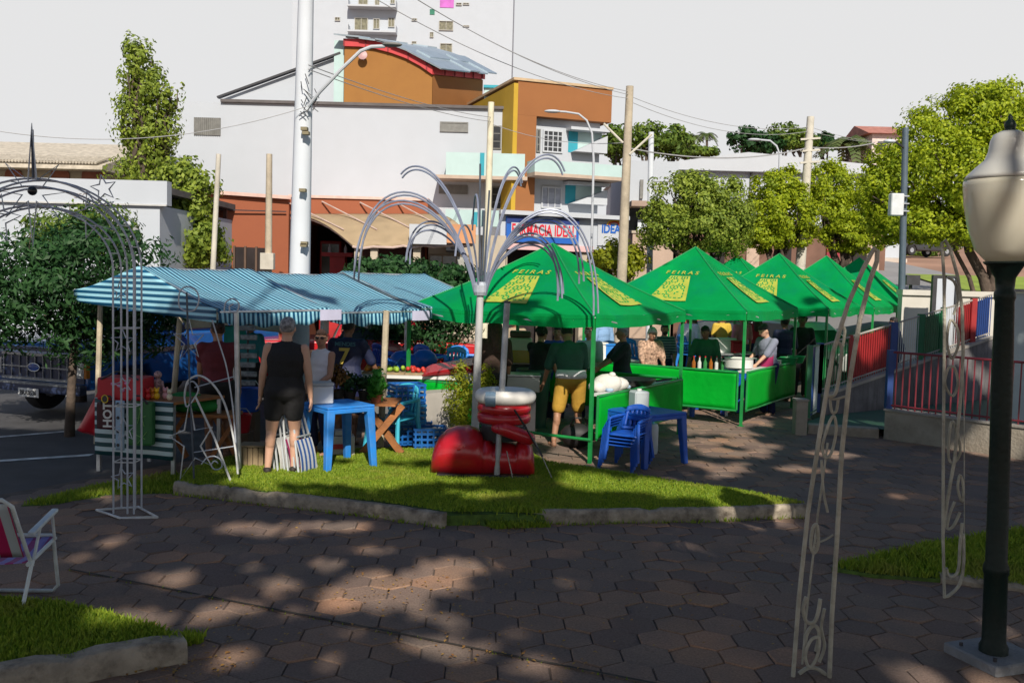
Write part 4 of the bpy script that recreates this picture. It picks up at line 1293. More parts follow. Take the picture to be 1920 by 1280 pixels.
# sunlit patches on things that stand above the ground: (pixel, depth, width m, length m)
for px, py, Y, rx, ry in [(1890, 370, 5.75, .45, .75), (985, 500, 13.3, .5, .4), (1060, 590, 12.2, 1.0, .25), (900, 580, 13.4, .7, .3), (1150, 598, 12.2, .5, .3), (1345, 565, 15.4, .55, .4), (1500, 575, 16.4, .5, .3), (1310, 740, 16.2, .5, .3), (1115, 775, 12.2, .35, .25), (1005, 770, 13.2, .3, .25), (1230, 740, 13.0, .35, .25),
                          (835, 840, 10.2, .22, .3), (945, 745, 10.2, .5, .2), (860, 740, 11.9, .25, .5), (672, 800, 10.7, .12, .5), (640, 752, 10.9, .3, .1), (735, 790, 11.9, .2, .3), (720, 770, 11.9, .1, .6), (895, 680, 11.4, .1, .8), (1060, 710, 12.9, .2, .3), (1275, 800, 12.1, .08, .4), (530, 820, 10.4, .12, .5), (1460, 660, 16.7, .25, .3),
                          (500, 530, 11.6, 1.5, .35), (640, 535, 12.6, 1.4, .35), (800, 545, 13.6, 1.4, .45), (430, 560, 11.0, .9, .25), (720, 555, 12.6, 1.0, .3), (340, 520, 11.2, .5, .2), (560, 560, 11.2, 1.0, .2), (1850, 830, 13.3, .45, .35), (945, 640, 10.1, .08, .5)]:
    q = eqg(at(px, py, Y)); LITE.append((q[0], q[1], rx, ry))
from mathutils import noise as mno
def shade_mask(x, y):
    """how much of the crown stands between the sun and this spot: 1 closed, 0 open sky"""
    w = mno.noise(Vector((x * .9 + 5, y * .9, 1.7))) * .35
    for cx, cy, rx, ry in LITE:
        if ((x - cx) / rx) ** 2 + ((y - cy) / ry) ** 2 < (1 + w * 1.2) ** 2: return 0
    nz_ = mno.noise(Vector((x * .55, y * .55, 3.1))) + .5 * mno.noise(Vector((x * 1.3, y * 1.3, 8.1)))
    if y < 12.5: return 1 if nz_ < .50 else 0
    if x > 4.4 and y < 20.3: return 1 if nz_ < .45 else 0
    if x < -.5 and y > 13.2 and y < 19: return 1 if nz_ < -.42 else 0
    if x > -.5 and 14.2 < y < 15.2: return 1 if nz_ < -.05 else 0
    if y < 15.2: return 1 if nz_ < .22 + (x < -1.5) * .45 else 0
    if y < 19: return 1 if nz_ < -.45 else 0
    if y < 23 and x > -1: return 1 if nz_ < -.5 else 0
    return 0
rg = np.random.default_rng(99)
TP = [(-7.5, -5.0), (-2.2, -6.5), (3.2, -6.0), (9.0, -5.0)]
pts = [[] for _ in TP]
n_try = 110000
X = rg.uniform(-12, 15, n_try); Yy = rg.uniform(1.5, 24, n_try); Z = rg.uniform(6.8, 11.5, n_try)
for x, y, z in zip(X, Yy, Z):
    if not shade_mask(x, y): continue
    s = z / SUN.z
    q = (x + SUN.x * s, y + SUN.y * s, z)
    if q[1] > -.5 and z < CAMH + 1.0 + .42 * q[1]: continue
    k = min(range(4), key=lambda i: abs(q[0] - TP[i][0]))
    pts[k].append(q)
for k, (tx_, ty_) in enumerate(TP):
    t = thing('shade_tree', ['tall plaza shade tree standing behind the folding chair', 'tall plaza shade tree behind the viewer, second from the chair', 'tall plaza shade tree behind the viewer, near the lamp post', 'tall plaza shade tree beyond the lamp post'][k], 'tree', (tx_, ty_, 0), 0, 'plaza shade trees')
    rd = random.Random(k)
    C = np.array(pts[k])
    b = MB().tube([(tx_, ty_, -.1), (tx_ + .1, ty_, 2), (tx_, ty_ + .1, 4.5), (tx_, ty_, 6)], [.34, .27, .23, .2], 10)
    for q in C[rg.choice(len(C), 14, replace=False)]:
        limb(b, (tx_, ty_, rd.uniform(4.5, 6)), Vector(q), .1, .03, rd, 5, .05)
    obj('trunk', b, BARK, t, smooth='all')
    link_mesh('crown', quads_mesh('crown', leaf_quads(C, np.tile([SUN.x, SUN.y, SUN.z], (len(C), 1)), .31, rg, .62)), MID, t)
# ================================================================ striped stalls
SD, SP_ = (.003, .11, .24), (.46, .86, 1.0)
CLX = stripemat('striped_cloth', SD, SP_, 'X', .064, .52, transl=.4)
CLZ = stripemat('striped_gable_cloth', SD, SP_, 'Z', .070, .52, transl=.3)
CLZ2 = stripemat('striped_table_cloth', (.012, .075, .085), (.62, .76, .78), 'Z', .098, .5)
WOODP = mat('pale_wood_post', (.42, .36, .26), .75, .2, 6, .3, 40)
STEEL = mat('galvanised_steel', (.52, .55, .58), .38, .18, 9, metal=.75, dirt_or_shade=(.22, .2, .18), dscale=6, damt=.5)
U2 = Vector((.6, .8, 0)); V2 = Vector((-.78, .626, 0))
A0_ = Vector((-3.2, 10.3, 0))
RZ2 = math.atan2(U2.y, U2.x)
segs = [(0, 1.6, 'nearest of the three blue striped stall canopies, with its striped gable end'), (1.6, 3.22, 'middle blue striped stall canopy, over the man in the number 7 shirt'), (3.22, 5.0, 'farthest blue striped stall canopy, touching the first green tent')]
WD = 3.15
ZE, ZEB, ZR = 1.86, 1.98, 2.31
for k, (t0, t1, lab) in enumerate(segs):
    st = thing('stall_canopy', lab, 'stall canopy', tuple(A0_ + U2 * t0), RZ2, 'blue striped stall canopies')
    rd = random.Random(k)
    sag = .035
    dz = rd.uniform(-.02, .02)
    def slope(u, v, front=True):
        """u along the stall, v from eave to ridge"""
        a = A0_ + U2 * (t0 + (t1 - t0) * u)
        e = a + Vector((0, 0, ZE + dz)); r = a + V2 * WD * .5 + Vector((0, 0, ZR + dz))
        if not front: e = a + V2 * WD + Vector((0, 0, ZEB + dz))
        p = e.lerp(r, v)
        p.z -= sag * math.sin(PI * u) * (1 - .4 * v) * 1.6 + .03 * math.sin(PI * v) + .008 * math.sin(u * 19 + v * 7 + k)
        return p
    obj('cloth', MB().grid(lambda u, v: slope(u, v), 26, 14).grid(lambda u, v: slope(u, v, False), 12, 8), CLX, st, smooth='all', thick=.004)
    b = MB()
    b.grid(lambda u, v: slope(u, 0) + V2 * (-.012 - .012 * math.sin(u * 40)) * (v + .2) + Vector((0, 0, -.15 * v + (.012 * math.sin(u * 30 + k)) * v)), 60, 3)
    obj('valance', b, CLX, st, smooth='all', thick=.004)
    # tubes of the frame
    b = MB()
    for u in (0.01, .99):
        b.tube([slope(u, 0) + Vector((0, 0, -.03)), slope(u, 1) + Vector((0, 0, -.02)), slope(u, 0, False) + Vector((0, 0, -.03))], .016, 6)
    for v, fr_ in ((0, True), (1, True), (0, False)):
        b.tube([slope(0.01, v, fr_) + Vector((0, 0, -.03)), slope(.99, v, fr_) + Vector((0, 0, -.03 - sag * .0))], .016, 6)
    obj('roof_frame', b, STEEL, st)
    legs = {0: [((188, 575), (183, 745), 12.25, WOODP, .035, 0), ((338, 590), (324, 760), 11.4, WOODP, .035, 0), ((443, 585), (448, 880), 10.25, STEEL, .028, LZ - .02)],
            1: [((724, 592), (714, 832), 12.0, WOODP, .04, LZ - .02), ((604, 592), (600, 700), 13.9, STEEL, .025, 0)],
            2: [((763, 596), (759, 706), 14.6, STEEL, .03, 0), ((897, 596), (890, 800), 13.6, STEEL, .03, 0)]}[k]
    for (a, c, Y, m_, r, zb_) in legs:
        p = at(*a, Y); q = at(*c, Y)
        d = (q - p) / (q.z - p.z)
        foot = p + d * (zb_ - p.z)
        top = p + d * (ZE - .02 - p.z)
        obj('leg', MB().tube([foot, top], r, 8), m_, st, smooth=True)
    if k == 0:
        def gab(u, v):
            e = slope(0, 0).lerp(slope(0, 0, False), u)
            r = slope(0, u * 2) if u < .5 else slope(0, 2 - u * 2, False)
            p = r.lerp(e + Vector((0, 0, -.15)), v)
            return p - U2 * (.02 + .015 * math.sin(u * 17) * v)
        obj('gable_cloth', MB().grid(gab, 24, 8), CLZ, st, smooth='all', thick=.004)
    if k < 2:
        p = slope(1, 0) + Vector((0, 0, -.08)) - V2 * .03
        obj('corner_flap', MB().grid(lambda u, v: p + U2 * (u - .5) * .34 + Vector((0, 0, .06 - .13 * v)) - V2 * .01 * math.sin(u * 3), 6, 3), mat('lilac_cloth', (.50, .50, .66), .8, .1, 5), st, thick=.004)

# ================================================================ green tents
GREEN = mat('green_tent_cloth', (.001, .40, .095), .6, .2, 1.2, bump=.6, bscale=5, dirt_or_shade=(.003, .27, .17), dscale=.9, damt=.8, transl=.42, spec=.15)  # teal blotches put the bluish shade on the cloth into its colour
GRNP = mat('green_banner', (.001, .42, .03), .55, .15, 1.6, bump=.5, bscale=9, transl=.3, spec=.15)
GLEG = mat('green_painted_tube', (.01, .22, .05), .45, .2, 6)
PRINT = mat('yellow_print', (.36, .40, .05), .6, .12, 8)
UU = Vector((math.cos(R(58)), math.sin(R(58)), 0)); VV = Vector((-math.sin(R(58)), math.cos(R(58)), 0))
RZT = R(58)
T_SIDE = 2.95
tents = [  # front corner X, Y, eave (top of valance), peak, leg foot z
    (1.02, 11.75, 1.86, 2.80, -.02, 'nearest green market tent, beside the striped stalls'),
    (3.74, 15.2, 1.86, 2.93, 0, 'second green market tent, over the man in grey'),
    (5.94, 17.9, 1.87, 2.93, 0, 'third green market tent from the striped stalls'),
    (7.64, 20.1, 1.88, 2.98, 0, 'fourth green market tent from the striped stalls'),
    (9.34, 22.7, 1.89, 3.04, .1, 'farthest green market tent, beside the dark metal pole')]
def lat(b, M, w, h, n=5):
    """a plain woven lattice print, no code"""
    for i in range(n + 1):
        s = i / n
        b.add([M @ Vector((-w / 2, -h / 2 + h * s - .012, 0)), M @ Vector((w / 2, -h / 2 + h * s - .012, 0)), M @ Vector((w / 2, -h / 2 + h * s + .012, 0)), M @ Vector((-w / 2, -h / 2 + h * s + .012, 0))], [(0, 1, 2, 3)])
        b.add([M @ Vector((-w / 2 + w * s - .012, -h / 2, .002)), M @ Vector((-w / 2 + w * s + .012, -h / 2, .002)), M @ Vector((-w / 2 + w * s + .012, h / 2, .002)), M @ Vector((-w / 2 + w * s - .012, h / 2, .002))], [(0, 1, 2, 3)])
for k, (X, Y, ze, zp, zf, lab) in enumerate(tents):
    fc = Vector((X, Y, 0))
    tt = thing('market_tent', lab, 'tent', (X, Y, zf), RZT, 'green market tents')
    S = T_SIDE if k < 2 else 2.75
    C4 = [fc, fc + UU * S, fc + UU * S + VV * S, fc + VV * S]     # front, right, back, left
    pk = fc + UU * S / 2 + VV * S / 2 + Vector((0, 0, zp))
    rd = random.Random(k + 5)
    def face(i):
        a, c = C4[i], C4[(i + 1) % 4]
        ez = Vector((0, 0, ze))
        def fn(u, v):
            e = (a + ez).lerp(c + ez, u)
            p = e.lerp(pk, v)
            p.z -= (.07 * math.sin(PI * v) * (.6 + .4 * math.sin(PI * u)) + .02 * math.sin(PI * u) * (1 - v)) * 1.0
            p.z += .006 * math.sin(u * 23 + i + k) * (1 - v)
            return p
        return fn
    b = MB()
    for i in range(4): b.grid(face(i), 16, 12)
    cl = obj('canopy', b, GREEN, tt, smooth=True, thick=0)
    b = MB()
    for i in range(4):
        f = face(i)
        nrm = ((C4[(i + 1) % 4] - C4[i]).cross(Vector((0, 0, 1)))).normalized()
        b.grid(lambda u, v: f(u, 0) + nrm * (.012 + .01 * math.sin(u * 26) * v) + Vector((0, 0, -.16 * v + .008 * math.sin(u * 14 + k) * v)), 30, 3)
        b.grid(lambda u, v: f(u, 0) + nrm * (.016 + .01 * math.sin(u * 26) * .3) + Vector((0, 0, -.035 - .012 * v)), 30, 1)
    obj('valance', b, GREEN, tt, smooth=True)
    for i in range(4):
        c = C4[i]
        ins = (fc + UU * S / 2 + VV * S / 2 - c) * .015
        b = MB().box((c.x + ins.x, c.y + ins.y, (zf - .02 + ze) / 2), (.042, .042, ze - zf + .0), RZT)
        b.box((c.x + ins.x, c.y + ins.y, zf), (.10, .10, .012), RZT)
        obj('leg', b, GLEG, tt)
    b = MB()
    for i in range(4):
        a, c = C4[i], C4[(i + 1) % 4]
        for q in range(4):
            u0, u1 = q / 4, (q + 1) / 4
            z0, z1 = (ze - .03, ze - .13) if q % 2 == 0 else (ze - .13, ze - .03)
            b.bar(a.lerp(c, u0) + Vector((0, 0, z0)), a.lerp(c, u1) + Vector((0, 0, z1)), .016)
    obj('scissor_frame', b, STEEL, tt)
    b = MB()
    for i in range(4):
        f = face(i)
        b.tube([f(0, v / 10) + Vector((0, 0, .006)) for v in range(11)], .011, 5)
    obj('ridge_seam', b, mat('green_seam', (.003, .24, .07), .7), tt)
    # yellow prints on the two faces towards the plaza
    for i in ((3, 0) if k < 3 else (0,)):
        f = face(i)
        o_, ax, ay = f(.5, .36), f(.6, .36) - f(.4, .36), f(.5, .5) - f(.5, .2)
        M = frame(o_, ax, ay)
        nn_ = M.col[2].xyz
        if nn_.z < 0:
            M = frame(o_, -ax, ay); nn_ = M.col[2].xyz
        w, h = .82, .80
        def onf(u, v): return f(u, v) + nn_ * .012
        us_ = (.5 - .14, .5 + .14)
        if i == 3: us_ = us_[::-1]
        pr = obj('print', MB().grid(lambda u, v: onf(us_[0] + (us_[1] - us_[0]) * u, .14 + .42 * v) + nn_ * .01, 6, 6), PRINT, tt, smooth='all')
        b = MB()
        for q in range(1, 8):
            s = q / 8
            for wd, fn in ((.012, lambda s_, t_: (s_, t_)), (.012, lambda s_, t_: (t_, s_))):
                for j in range(8):
                    if (q * 5 + j * 3 + (q * j) % 4) % 5 < 2: continue
                    u0, v0 = fn(s, j / 8 + .02); u1, v1 = fn(s, j / 8 + .10)
                    P = [onf(us_[0] + (us_[1] - us_[0]) * u, .14 + .42 * v) + nn_ * .014 for u, v in ((u0, v0), (u1, v1))]
                    d = (P[1] - P[0]).normalized(); sd_ = d.cross(nn_) * wd
                    b.poly([P[0] - sd_, P[1] - sd_, P[1] + sd_, P[0] + sd_])
        obj('print_pattern', b, GREEN, pr, recalc=False)
        if k < 3:
            M2 = M.copy(); M2.translation = f(.5, .615) + nn_ * .018
            text('lettering', 'F E I R A S', .14, PRINT, pr, M2, .001, .002)
    # low counter banners between the legs
    if k < 2:
        zt_, zb_ = (.84, .31) if k == 0 else (.87, .26)
        def panel(a, c, u0, u1, off, lab=None, name='side_banner'):
            n_ = ((c - a).cross(Vector((0, 0, 1)))).normalized()
            P0, P1 = a.lerp(c, u0) + n_ * off, a.lerp(c, u1) + n_ * off
            bb = MB().grid(lambda u, v: P0.lerp(P1, u) + n_ * (.012 * math.sin(u * 21 + k) * math.sin(PI * v) + .01 * math.sin(u * 8)) + Vector((0, 0, zb_ + (zt_ - zb_) * v)), 30, 8)
            o = obj(name, bb, GRNP, tt, smooth='all', thick=.006)
            bb = MB().tube([P0 + Vector((0, 0, zt_)), P1 + Vector((0, 0, zt_))], .02, 8).tube([P0 + Vector((0, 0, zb_ - .01)), P1 + Vector((0, 0, zb_ - .01))], .02, 8)
            for P in (P0, P1): bb.tube([P + Vector((0, 0, zb_)), P + Vector((0, 0, zt_))], .018, 8)
            obj('rail', bb, GLEG, o, smooth=True)
            return o
        if k == 0:
            panel(C4[0], C4[3], .60, .98, -.03)
            panel(C4[0], C4[1], .03, .97, .03)
            bb = MB().tube([C4[0] + Vector((0, 0, .30)), C4[3] + Vector((0, 0, .30))], .02, 8)
            obj('bottom_rail', bb, GLEG, tt, smooth=True)
            panel(C4[1], C4[2], .03, .97, .03)
        else:
            panel(C4[0], C4[3], .03, .97, -.03)
            panel(C4[0], C4[1], .03, .97, .03)
        # counter top inside the banners
        bb = MB()
        zz = zt_ - .05
        def top(a, c, u0, u1, inn):
            n_ = ((c - a).cross(Vector((0, 0, 1)))).normalized()
            P = [a.lerp(c, u0) - n_ * .06, a.lerp(c, u1) - n_ * .06, a.lerp(c, u1) - n_ * inn, a.lerp(c, u0) - n_ * inn]
            if inn < 0: P = [a.lerp(c, u0) + n_ * .06, a.lerp(c, u1) + n_ * .06, a.lerp(c, u1) - n_ * inn, a.lerp(c, u0) - n_ * inn]
            return [p + Vector((0, 0, zz)) for p in P]
        P = top(C4[0], C4[1], .16, .95, .26)
        bb.add(P + [p + Vector((0, 0, .03)) for p in P], [(0, 1, 2, 3), (7, 6, 5, 4), (0, 4, 5, 1), (1, 5, 6, 2), (2, 6, 7, 3), (3, 7, 4, 0)])
        obj('counter_top', bb, mat('white_counter', (.55, .56, .55), .5, .1, 4), tt)
# a sixth tent peeping out between the second and the third
T1_ = [o for o in bpy.data.objects if o.name.startswith('market_tent')][2]
c6 = dup(T1_, (6.50, 23.97, .12), RZT, 'green market tent in the back row, only its peak seen between the second and third', 'green market tents')
c6.scale = (1, 1, 1.0)
# ================================================================ things around the stalls
PB = mat('blue_plastic', (.006, .075, .42), .42, .2, 3, dirt_or_shade=(.05, .11, .36), dscale=9, damt=.5)
PB2 = mat('sky_blue_plastic', (.02, .20, .62), .42, .2, 3, dirt_or_shade=(.10, .24, .52), dscale=9, damt=.5)
PT = mat('turquoise_plastic', (.05, .42, .58), .35, .1, 3)
WHP = mat('white_plastic', (.62, .62, .60), .4, .06, 4)
ALU = mat('aluminium_tube', (.62, .66, .68), .35, .08, 8, metal=.55)
WOOD = mat('orange_wood', (.30, .115, .035), .65, .25, 7, .3, 40)
CARD = mat('cardboard', (.26, .19, .11), .9, .2, 6)

# --- monobloc plastic table
def plastic_table(label, loc, rz, m, group=None, s=.72, h=.70):
    t = thing('plastic_table', label, 'table', loc, rz, group)
    b = MB().box((0, 0, h - .015), (s, s, .03))
    for sx_, sy_, dx, dy in ((0, -s / 2 + .01, s, .02), (0, s / 2 - .01, s, .02)): b.box((sx_, sy_, h - .055), (dx, dy, .05))
    for sx_ in (-s / 2 + .01, s / 2 - .01): b.box((sx_, 0, h - .055), (.02, s - .042, .05))
    obj('table_top', b, m, t, bevel=.008, local=True)
    for a in (-1, 1):
        for c in (-1, 1):
            x0, y0 = a * (s / 2 - .05), c * (s / 2 - .05); x1, y1 = a * (s / 2 - .005), c * (s / 2 - .005)
            b = MB()
            w0, w1 = .05, .035
            v = []
            for (x, y, z, w) in ((x1, y1, 0, w1), (x0, y0, h - .032, w0)):
                v += [(x - w, y - w, z), (x + w, y - w, z), (x + w, y + w, z), (x - w, y + w, z)]
            b.add(v, [(0, 3, 2, 1), (4, 5, 6, 7), (0, 1, 5, 4), (1, 2, 6, 5), (2, 3, 7, 6), (3, 0, 4, 7)])
            obj('leg', b, m, t, bevel=.01, local=True)
    return t
# --- monobloc chair; faces +Y locally
def plastic_chair(label, loc, rz, m, group=None):
    t = thing('plastic_chair', label, 'chair', loc, rz, group)
    b = MB().grid(lambda u, v: Vector(((u - .5) * (.44 - .04 * (1 - v)), -.20 + .42 * v, .43 - .02 * math.sin(PI * u) * math.sin(PI * v) - .03 * max(0, v - .85) / .15)), 8, 8)
    obj('seat', b, m, t, smooth='all', thick=.018, local=True)
    def back(u, v):
        a = (u - .5) * 2
        w = .215 - .02 * v - .06 * max(0, v - .7)
        return Vector((a * w, -.20 - .10 * v - .05 * (1 - a * a), .44 + .40 * v - .05 * a * a * v))
    b = MB()
    for i in range(6):
        u0, u1 = i / 6 + .03, (i + 1) / 6 - .03
        b.grid(lambda u, v: back(u0 + (u1 - u0) * u, .10 + .68 * v), 2, 6)
    b.grid(lambda u, v: back(u, .76 + .24 * v), 12, 3)
    b.grid(lambda u, v: back(u, -.02 + .13 * v), 12, 2)
    obj('backrest', b, m, t, smooth='all', thick=.014, local=True)
    for a in (-1, 1):
        obj('leg', MB().tube([(a * .26, .24, 0), (a * .235, .21, .3), (a * .225, .18, .62)], [.026, .028, .022], 6), m, t, smooth=True, local=True)
        obj('leg', MB().tube([(a * .25, -.30, 0), (a * .215, -.23, .42), (a * .205, -.27, .66)], [.024, .03, .022], 6), m, t, smooth=True, local=True)
        obj('armrest', MB().tube([(a * .225, .20, .62), (a * .245, .12, .645), (a * .245, -.1, .65), (a * .205, -.27, .66)], [.022, .026, .026, .02], 6), m, t, smooth=True, local=True)
    return t
tb_r = gp(1238, 850)
plastic_table('blue plastic table with a white canister on it, beside the stacked chairs', (1.72, 12.0, 0), R(38), PB, s=.74, h=.66)
cn = thing('canister', 'white square canister on the blue plastic table', 'canister', (1.62, 11.9, .66))
b = MB().box((1.62, 11.9, .79), (.20, .20, .26), R(20))
obj('body', b, mat('milky_plastic', (.52, .58, .60), .35, .06, 4, transl=.2), cn, bevel=.02)
obj('lid', MB().lathe([(.03, .92), (.03, .945), (.0, .946)], (1.62, 11.9, 0), 12), WHP, cn)
for k in range(4):
    plastic_chair('blue plastic chair, %s of the stack beside the blue table' % ['bottom', 'second from the bottom', 'second from the top', 'top'][k], (1.40 + .018 * k, 11.55 - .03 * k, .045 * k), R(148), PB, 'stacked blue plastic chairs').scale = (.86, .86, .76)
# left blue table in the stall
plastic_table('blue plastic table holding a white box in front of the striped stall', (at(634, 800, 10.75).x, 10.75, LZ - .02), R(40), PB2, s=.60, h=.72)
q = at(603, 742, 10.75)
bx_ = thing('white_box', 'white and grey foam box on the blue table beside the woman in black', 'box', (q.x, 10.75, LZ + .70))
obj('box_body', MB().box((q.x, 10.7, LZ + .805), (.24, .22, .2), R(25)), WHP, bx_, bevel=.01)
obj('lid', MB().box((q.x, 10.7, LZ + .925), (.25, .23, .036), R(25)), mat('grey_lid', (.4, .4, .38), .6), bx_, bevel=.008)
# wooden trestle with pots
wx, wy = at(668, 800, 11.7).x, 11.7
t = thing('trestle_table', 'wooden trestle table with crossed legs carrying the potted plants', 'table', (wx, wy, LZ - .02))
b = MB()
for i in range(4): b.box((wx + .02, wy - .24 + i * .16, LZ + .60), (1.0, .14, .03))
obj('table_top', b, WOOD, t)
for s in (-1, 1):
    b = MB().bar((wx + s * .34 - .24, wy - .2, LZ - .02), (wx + s * .34 + .24, wy - .2 + .1, LZ + .58), .05, .08)
    obj('leg', b, WOOD, t)
    b = MB().bar((wx + s * .34 + .24, wy - .1, LZ - .02), (wx + s * .34 - .24, wy - .03, LZ + .58), .05, .08)
    obj('leg', b, WOOD, t)
POT = mat('dark_pot', (.03, .028, .026), .6, .2, 6)
TERP = mat('terracotta_pot', (.28, .085, .04), .8, .2, 6)
def pot_plant(label, px, Y, z, hp, r, m, lm, hl, n, seed, flower=None, spread=1.0, size=.06):
    q = at(px, 740, Y)
    t = thing('potted_plant', label, 'plant', (q.x, Y, z), 0, 'potted plants on the trestle')
    obj('pot', MB().lathe([(r * .7, 0), (r, hp), (r * 1.08, hp), (r * 1.05, hp * .9), (r * .9, hp * .92), (0, hp * .92)], (q.x, Y, z), 14), m, t, smooth=True)
    rg = np.random.default_rng(seed)
    C, N = crown_points([((q.x, Y, z + hp + hl * .5), (r * 1.5 * spread, r * 1.5 * spread, hl * .55))], n, .35, 14, rg, .2)
    link_mesh('foliage', quads_mesh('foliage', leaf_quads(C, N, size, rg, .45)), lm, t)
    if flower:
        b = MB()
        for i in range(flower[1]):
            c_ = C[rg.integers(len(C))]
            b.ell((c_[0], c_[1], max(c_[2], z + hp + hl * .6)), (.022, .022, .018), 8)
        obj('bloom', b, flower[0], t, smooth=True)
ZT = LZ + .617
BRNL = leafmat('dry_brown_leaves', (.12, .06, .015), (.26, .13, .03), .3)
FRESH = leafmat('fresh_leaves', (.03, .20, .02), (.10, .38, .05), .4)
pot_plant('tall plant with rust-brown flower heads on the trestle, beside the white box', 632, 11.55, ZT, .14, .09, POT, BRNL, .30, 500, 1)
pot_plant('dark green potted plant in the middle of the trestle', 655, 11.6, ZT, .13, .09, POT, DEEP, .18, 500, 2)
pot_plant('dark trailing plant at the far side of the trestle', 683, 11.65, ZT, .12, .08, POT, DEEP, .16, 450, 3)
pot_plant('bright green leafy plant with white blooms at the right end of the trestle', 705, 11.5, ZT, .10, .08, TERP, FRESH, .26, 260, 4, (WHP, 4), 1.0, .11)
# things under the trestle
q = at(640, 815, 11.3)
bk = thing('book_box', 'small white carton under the wooden trestle', 'box', (q.x, 11.4, LZ - .02))
obj('box_body', MB().box((q.x, 11.4, LZ + .26), (.2, .16, .06), R(15)).box((q.x, 11.42, LZ + .10), (.26, .22, .24), R(15)), mat('white_card', (.5, .48, .44), .8), bk, bevel=.004)
obj('label_strip', MB().box((q.x, 11.295, LZ + .1), (.22, .01, .06), R(15)), REDF, bk)
# stacked folded beach chairs
FAB = stripemat('beach_chair_fabric', (.30, .02, .12), (.62, .62, .66), 'X', .085, .5, transl=.15)
FABB = stripemat('blue_white_fabric', (.05, .12, .35), (.6, .62, .64), 'X', .07, .5, transl=.15)
for k, px in enumerate((540, 560, 580)):
    q = at(px, 820, 10.45 - .03 * k)
    t = thing('folded_beach_chair', ['folded white beach chair leaning nearest the woman in black', 'folded striped beach chair in the middle of the leaning three', 'folded striped beach chair resting against the blue table'][k], 'folding chair', (q.x, 10.45 - .05 * k, LZ - .02), R(66), 'folded beach chairs')
    lean = .14
    def L(x, z, y=0): return (x + lean * 0, y + z * .22, z)
    obj('frame', MB().tube([L(-.17, 0), L(-.13, .40), L(-.09, .66), L(.07, .66), L(.12, .40), L(.17, 0)], .014, 8).tube([L(-.13, .40, -.02), L(.12, .40, -.02)], .012, 6), ALU, t, smooth=True, local=True)
    obj('frame', MB().tube([L(-.15, 0, .06), L(-.10, .60, .06), L(.10, .60, .06), L(.15, 0, .06)], .013, 8), ALU, t, smooth=True, local=True)
    obj('fabric', MB().grid(lambda u, v: Vector(L(-.15 + .28 * u, .01 + .36 * v, -.025 - .02 * math.sin(PI * v))), 8, 6), (WHP, FAB, FABB)[k], t, local=True, thick=.006)
# cardboard crate by the woman's feet
q = at(475, 850, 10.6)
t = thing('wooden_crate', 'small brown slatted crate on the grass left of the woman in black', 'crate', (q.x, 10.6, LZ - .02))
obj('lid', MB().box((q.x, 10.6, LZ + .225), (.30, .26, .02)), CARD, t, bevel=.004)
for i in range(5):
    obj('slat', MB().box((q.x - .12 + i * .06, 10.475, LZ + .10), (.05, .012, .22)), CARD, t)
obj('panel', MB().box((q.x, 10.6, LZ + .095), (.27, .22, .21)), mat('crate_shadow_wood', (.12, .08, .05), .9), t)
# blue crates, and the turquoise chair beside them
def crate(label, loc, rz, m):
    t = thing('plastic_crate', label, 'crate', loc, rz, 'blue plastic crates')
    w, d, h = .42, .32, .26
    b = MB()
    b.box((0, 0, .012), (w, d, .02))
    for z in (.05, .12, .19, .245):
        for y in (-d / 2, d / 2): b.box((0, y, z), (w, .014, .03))
        for x in (-w / 2, w / 2): b.box((x, 0, z), (.014, d - .016, .03))
    obj('body', b, m, t, local=True)
    b = MB()
    for i in range(6):
        x = -w / 2 + .02 + (w - .04) * i / 5
        for y in (-d / 2 - .002, d / 2 + .002): b.box((x, y, .13), (.022, .018, .24))
    obj('side_lattice', b, m, t, local=True)
    obj('bottle_cap', MB().box((0, 0, .21), (w - .06, d - .06, .03)), mat('crate_goods', (.30, .42, .50), .5, .5, 14), t, local=True)
    return t
CB = mat('crate_blue', (.006, .10, .36), .45, .15, 4)
CBL = mat('crate_light_blue', (.03, .24, .55), .45, .15, 4)
for k, (px, py, Y, m, lab) in enumerate([(762, 838, 12.3, CB, 'bottom blue crate of the stack behind the turquoise chair'), (763, 800, 12.3, CBL, 'middle light blue crate of the stack behind the turquoise chair'), (762, 765, 12.3, CB, 'top blue crate of the stack behind the turquoise chair'),
                                    (805, 838, 12.1, CB, 'lone blue crate between the crate stack and the red boot'), (778, 838, 12.65, CB, 'blue crate half hidden behind the crate stack')]):
    q = at(px, py, Y)
    crate(lab, (q.x, Y, [.1, .365, .63, .1, .1][k]), R(25 if k < 3 else 10), m)
plastic_chair('turquoise plastic chair beside the blue crates', (at(735, 830, 11.9).x, 11.95, LZ - .06), R(150), PT)
# grey cloth covered table behind
q = at(815, 770, 12.9)
t = thing('covered_table', 'table draped with a grey cloth in front of the golden conifer', 'table', (q.x, 12.9, .02))
obj('cloth', MB().grid(lambda u, v: Vector((q.x - .33 + .66 * u + .05 * math.sin(PI * v), 12.9 - .3 - .05 * math.sin(u * 12) * (1 - v), .08 + (.68 - .10 * (1 - u) ** 2) * v)), 20, 8).grid(lambda u, v: Vector((q.x - .33 + .66 * u, 12.6 + .6 * v, .76 - .10 * (1 - u) ** 2)), 10, 4), mat('grey_cloth', (.34, .32, .29), .9, .15, 3), t, smooth='all')
obj('leg', MB().bx(q.x - .25, q.x - .2, 12.85, 12.9, .0, .68).bx(q.x + .2, q.x + .25, 12.85, 12.9, 0, .7), STEEL, t)
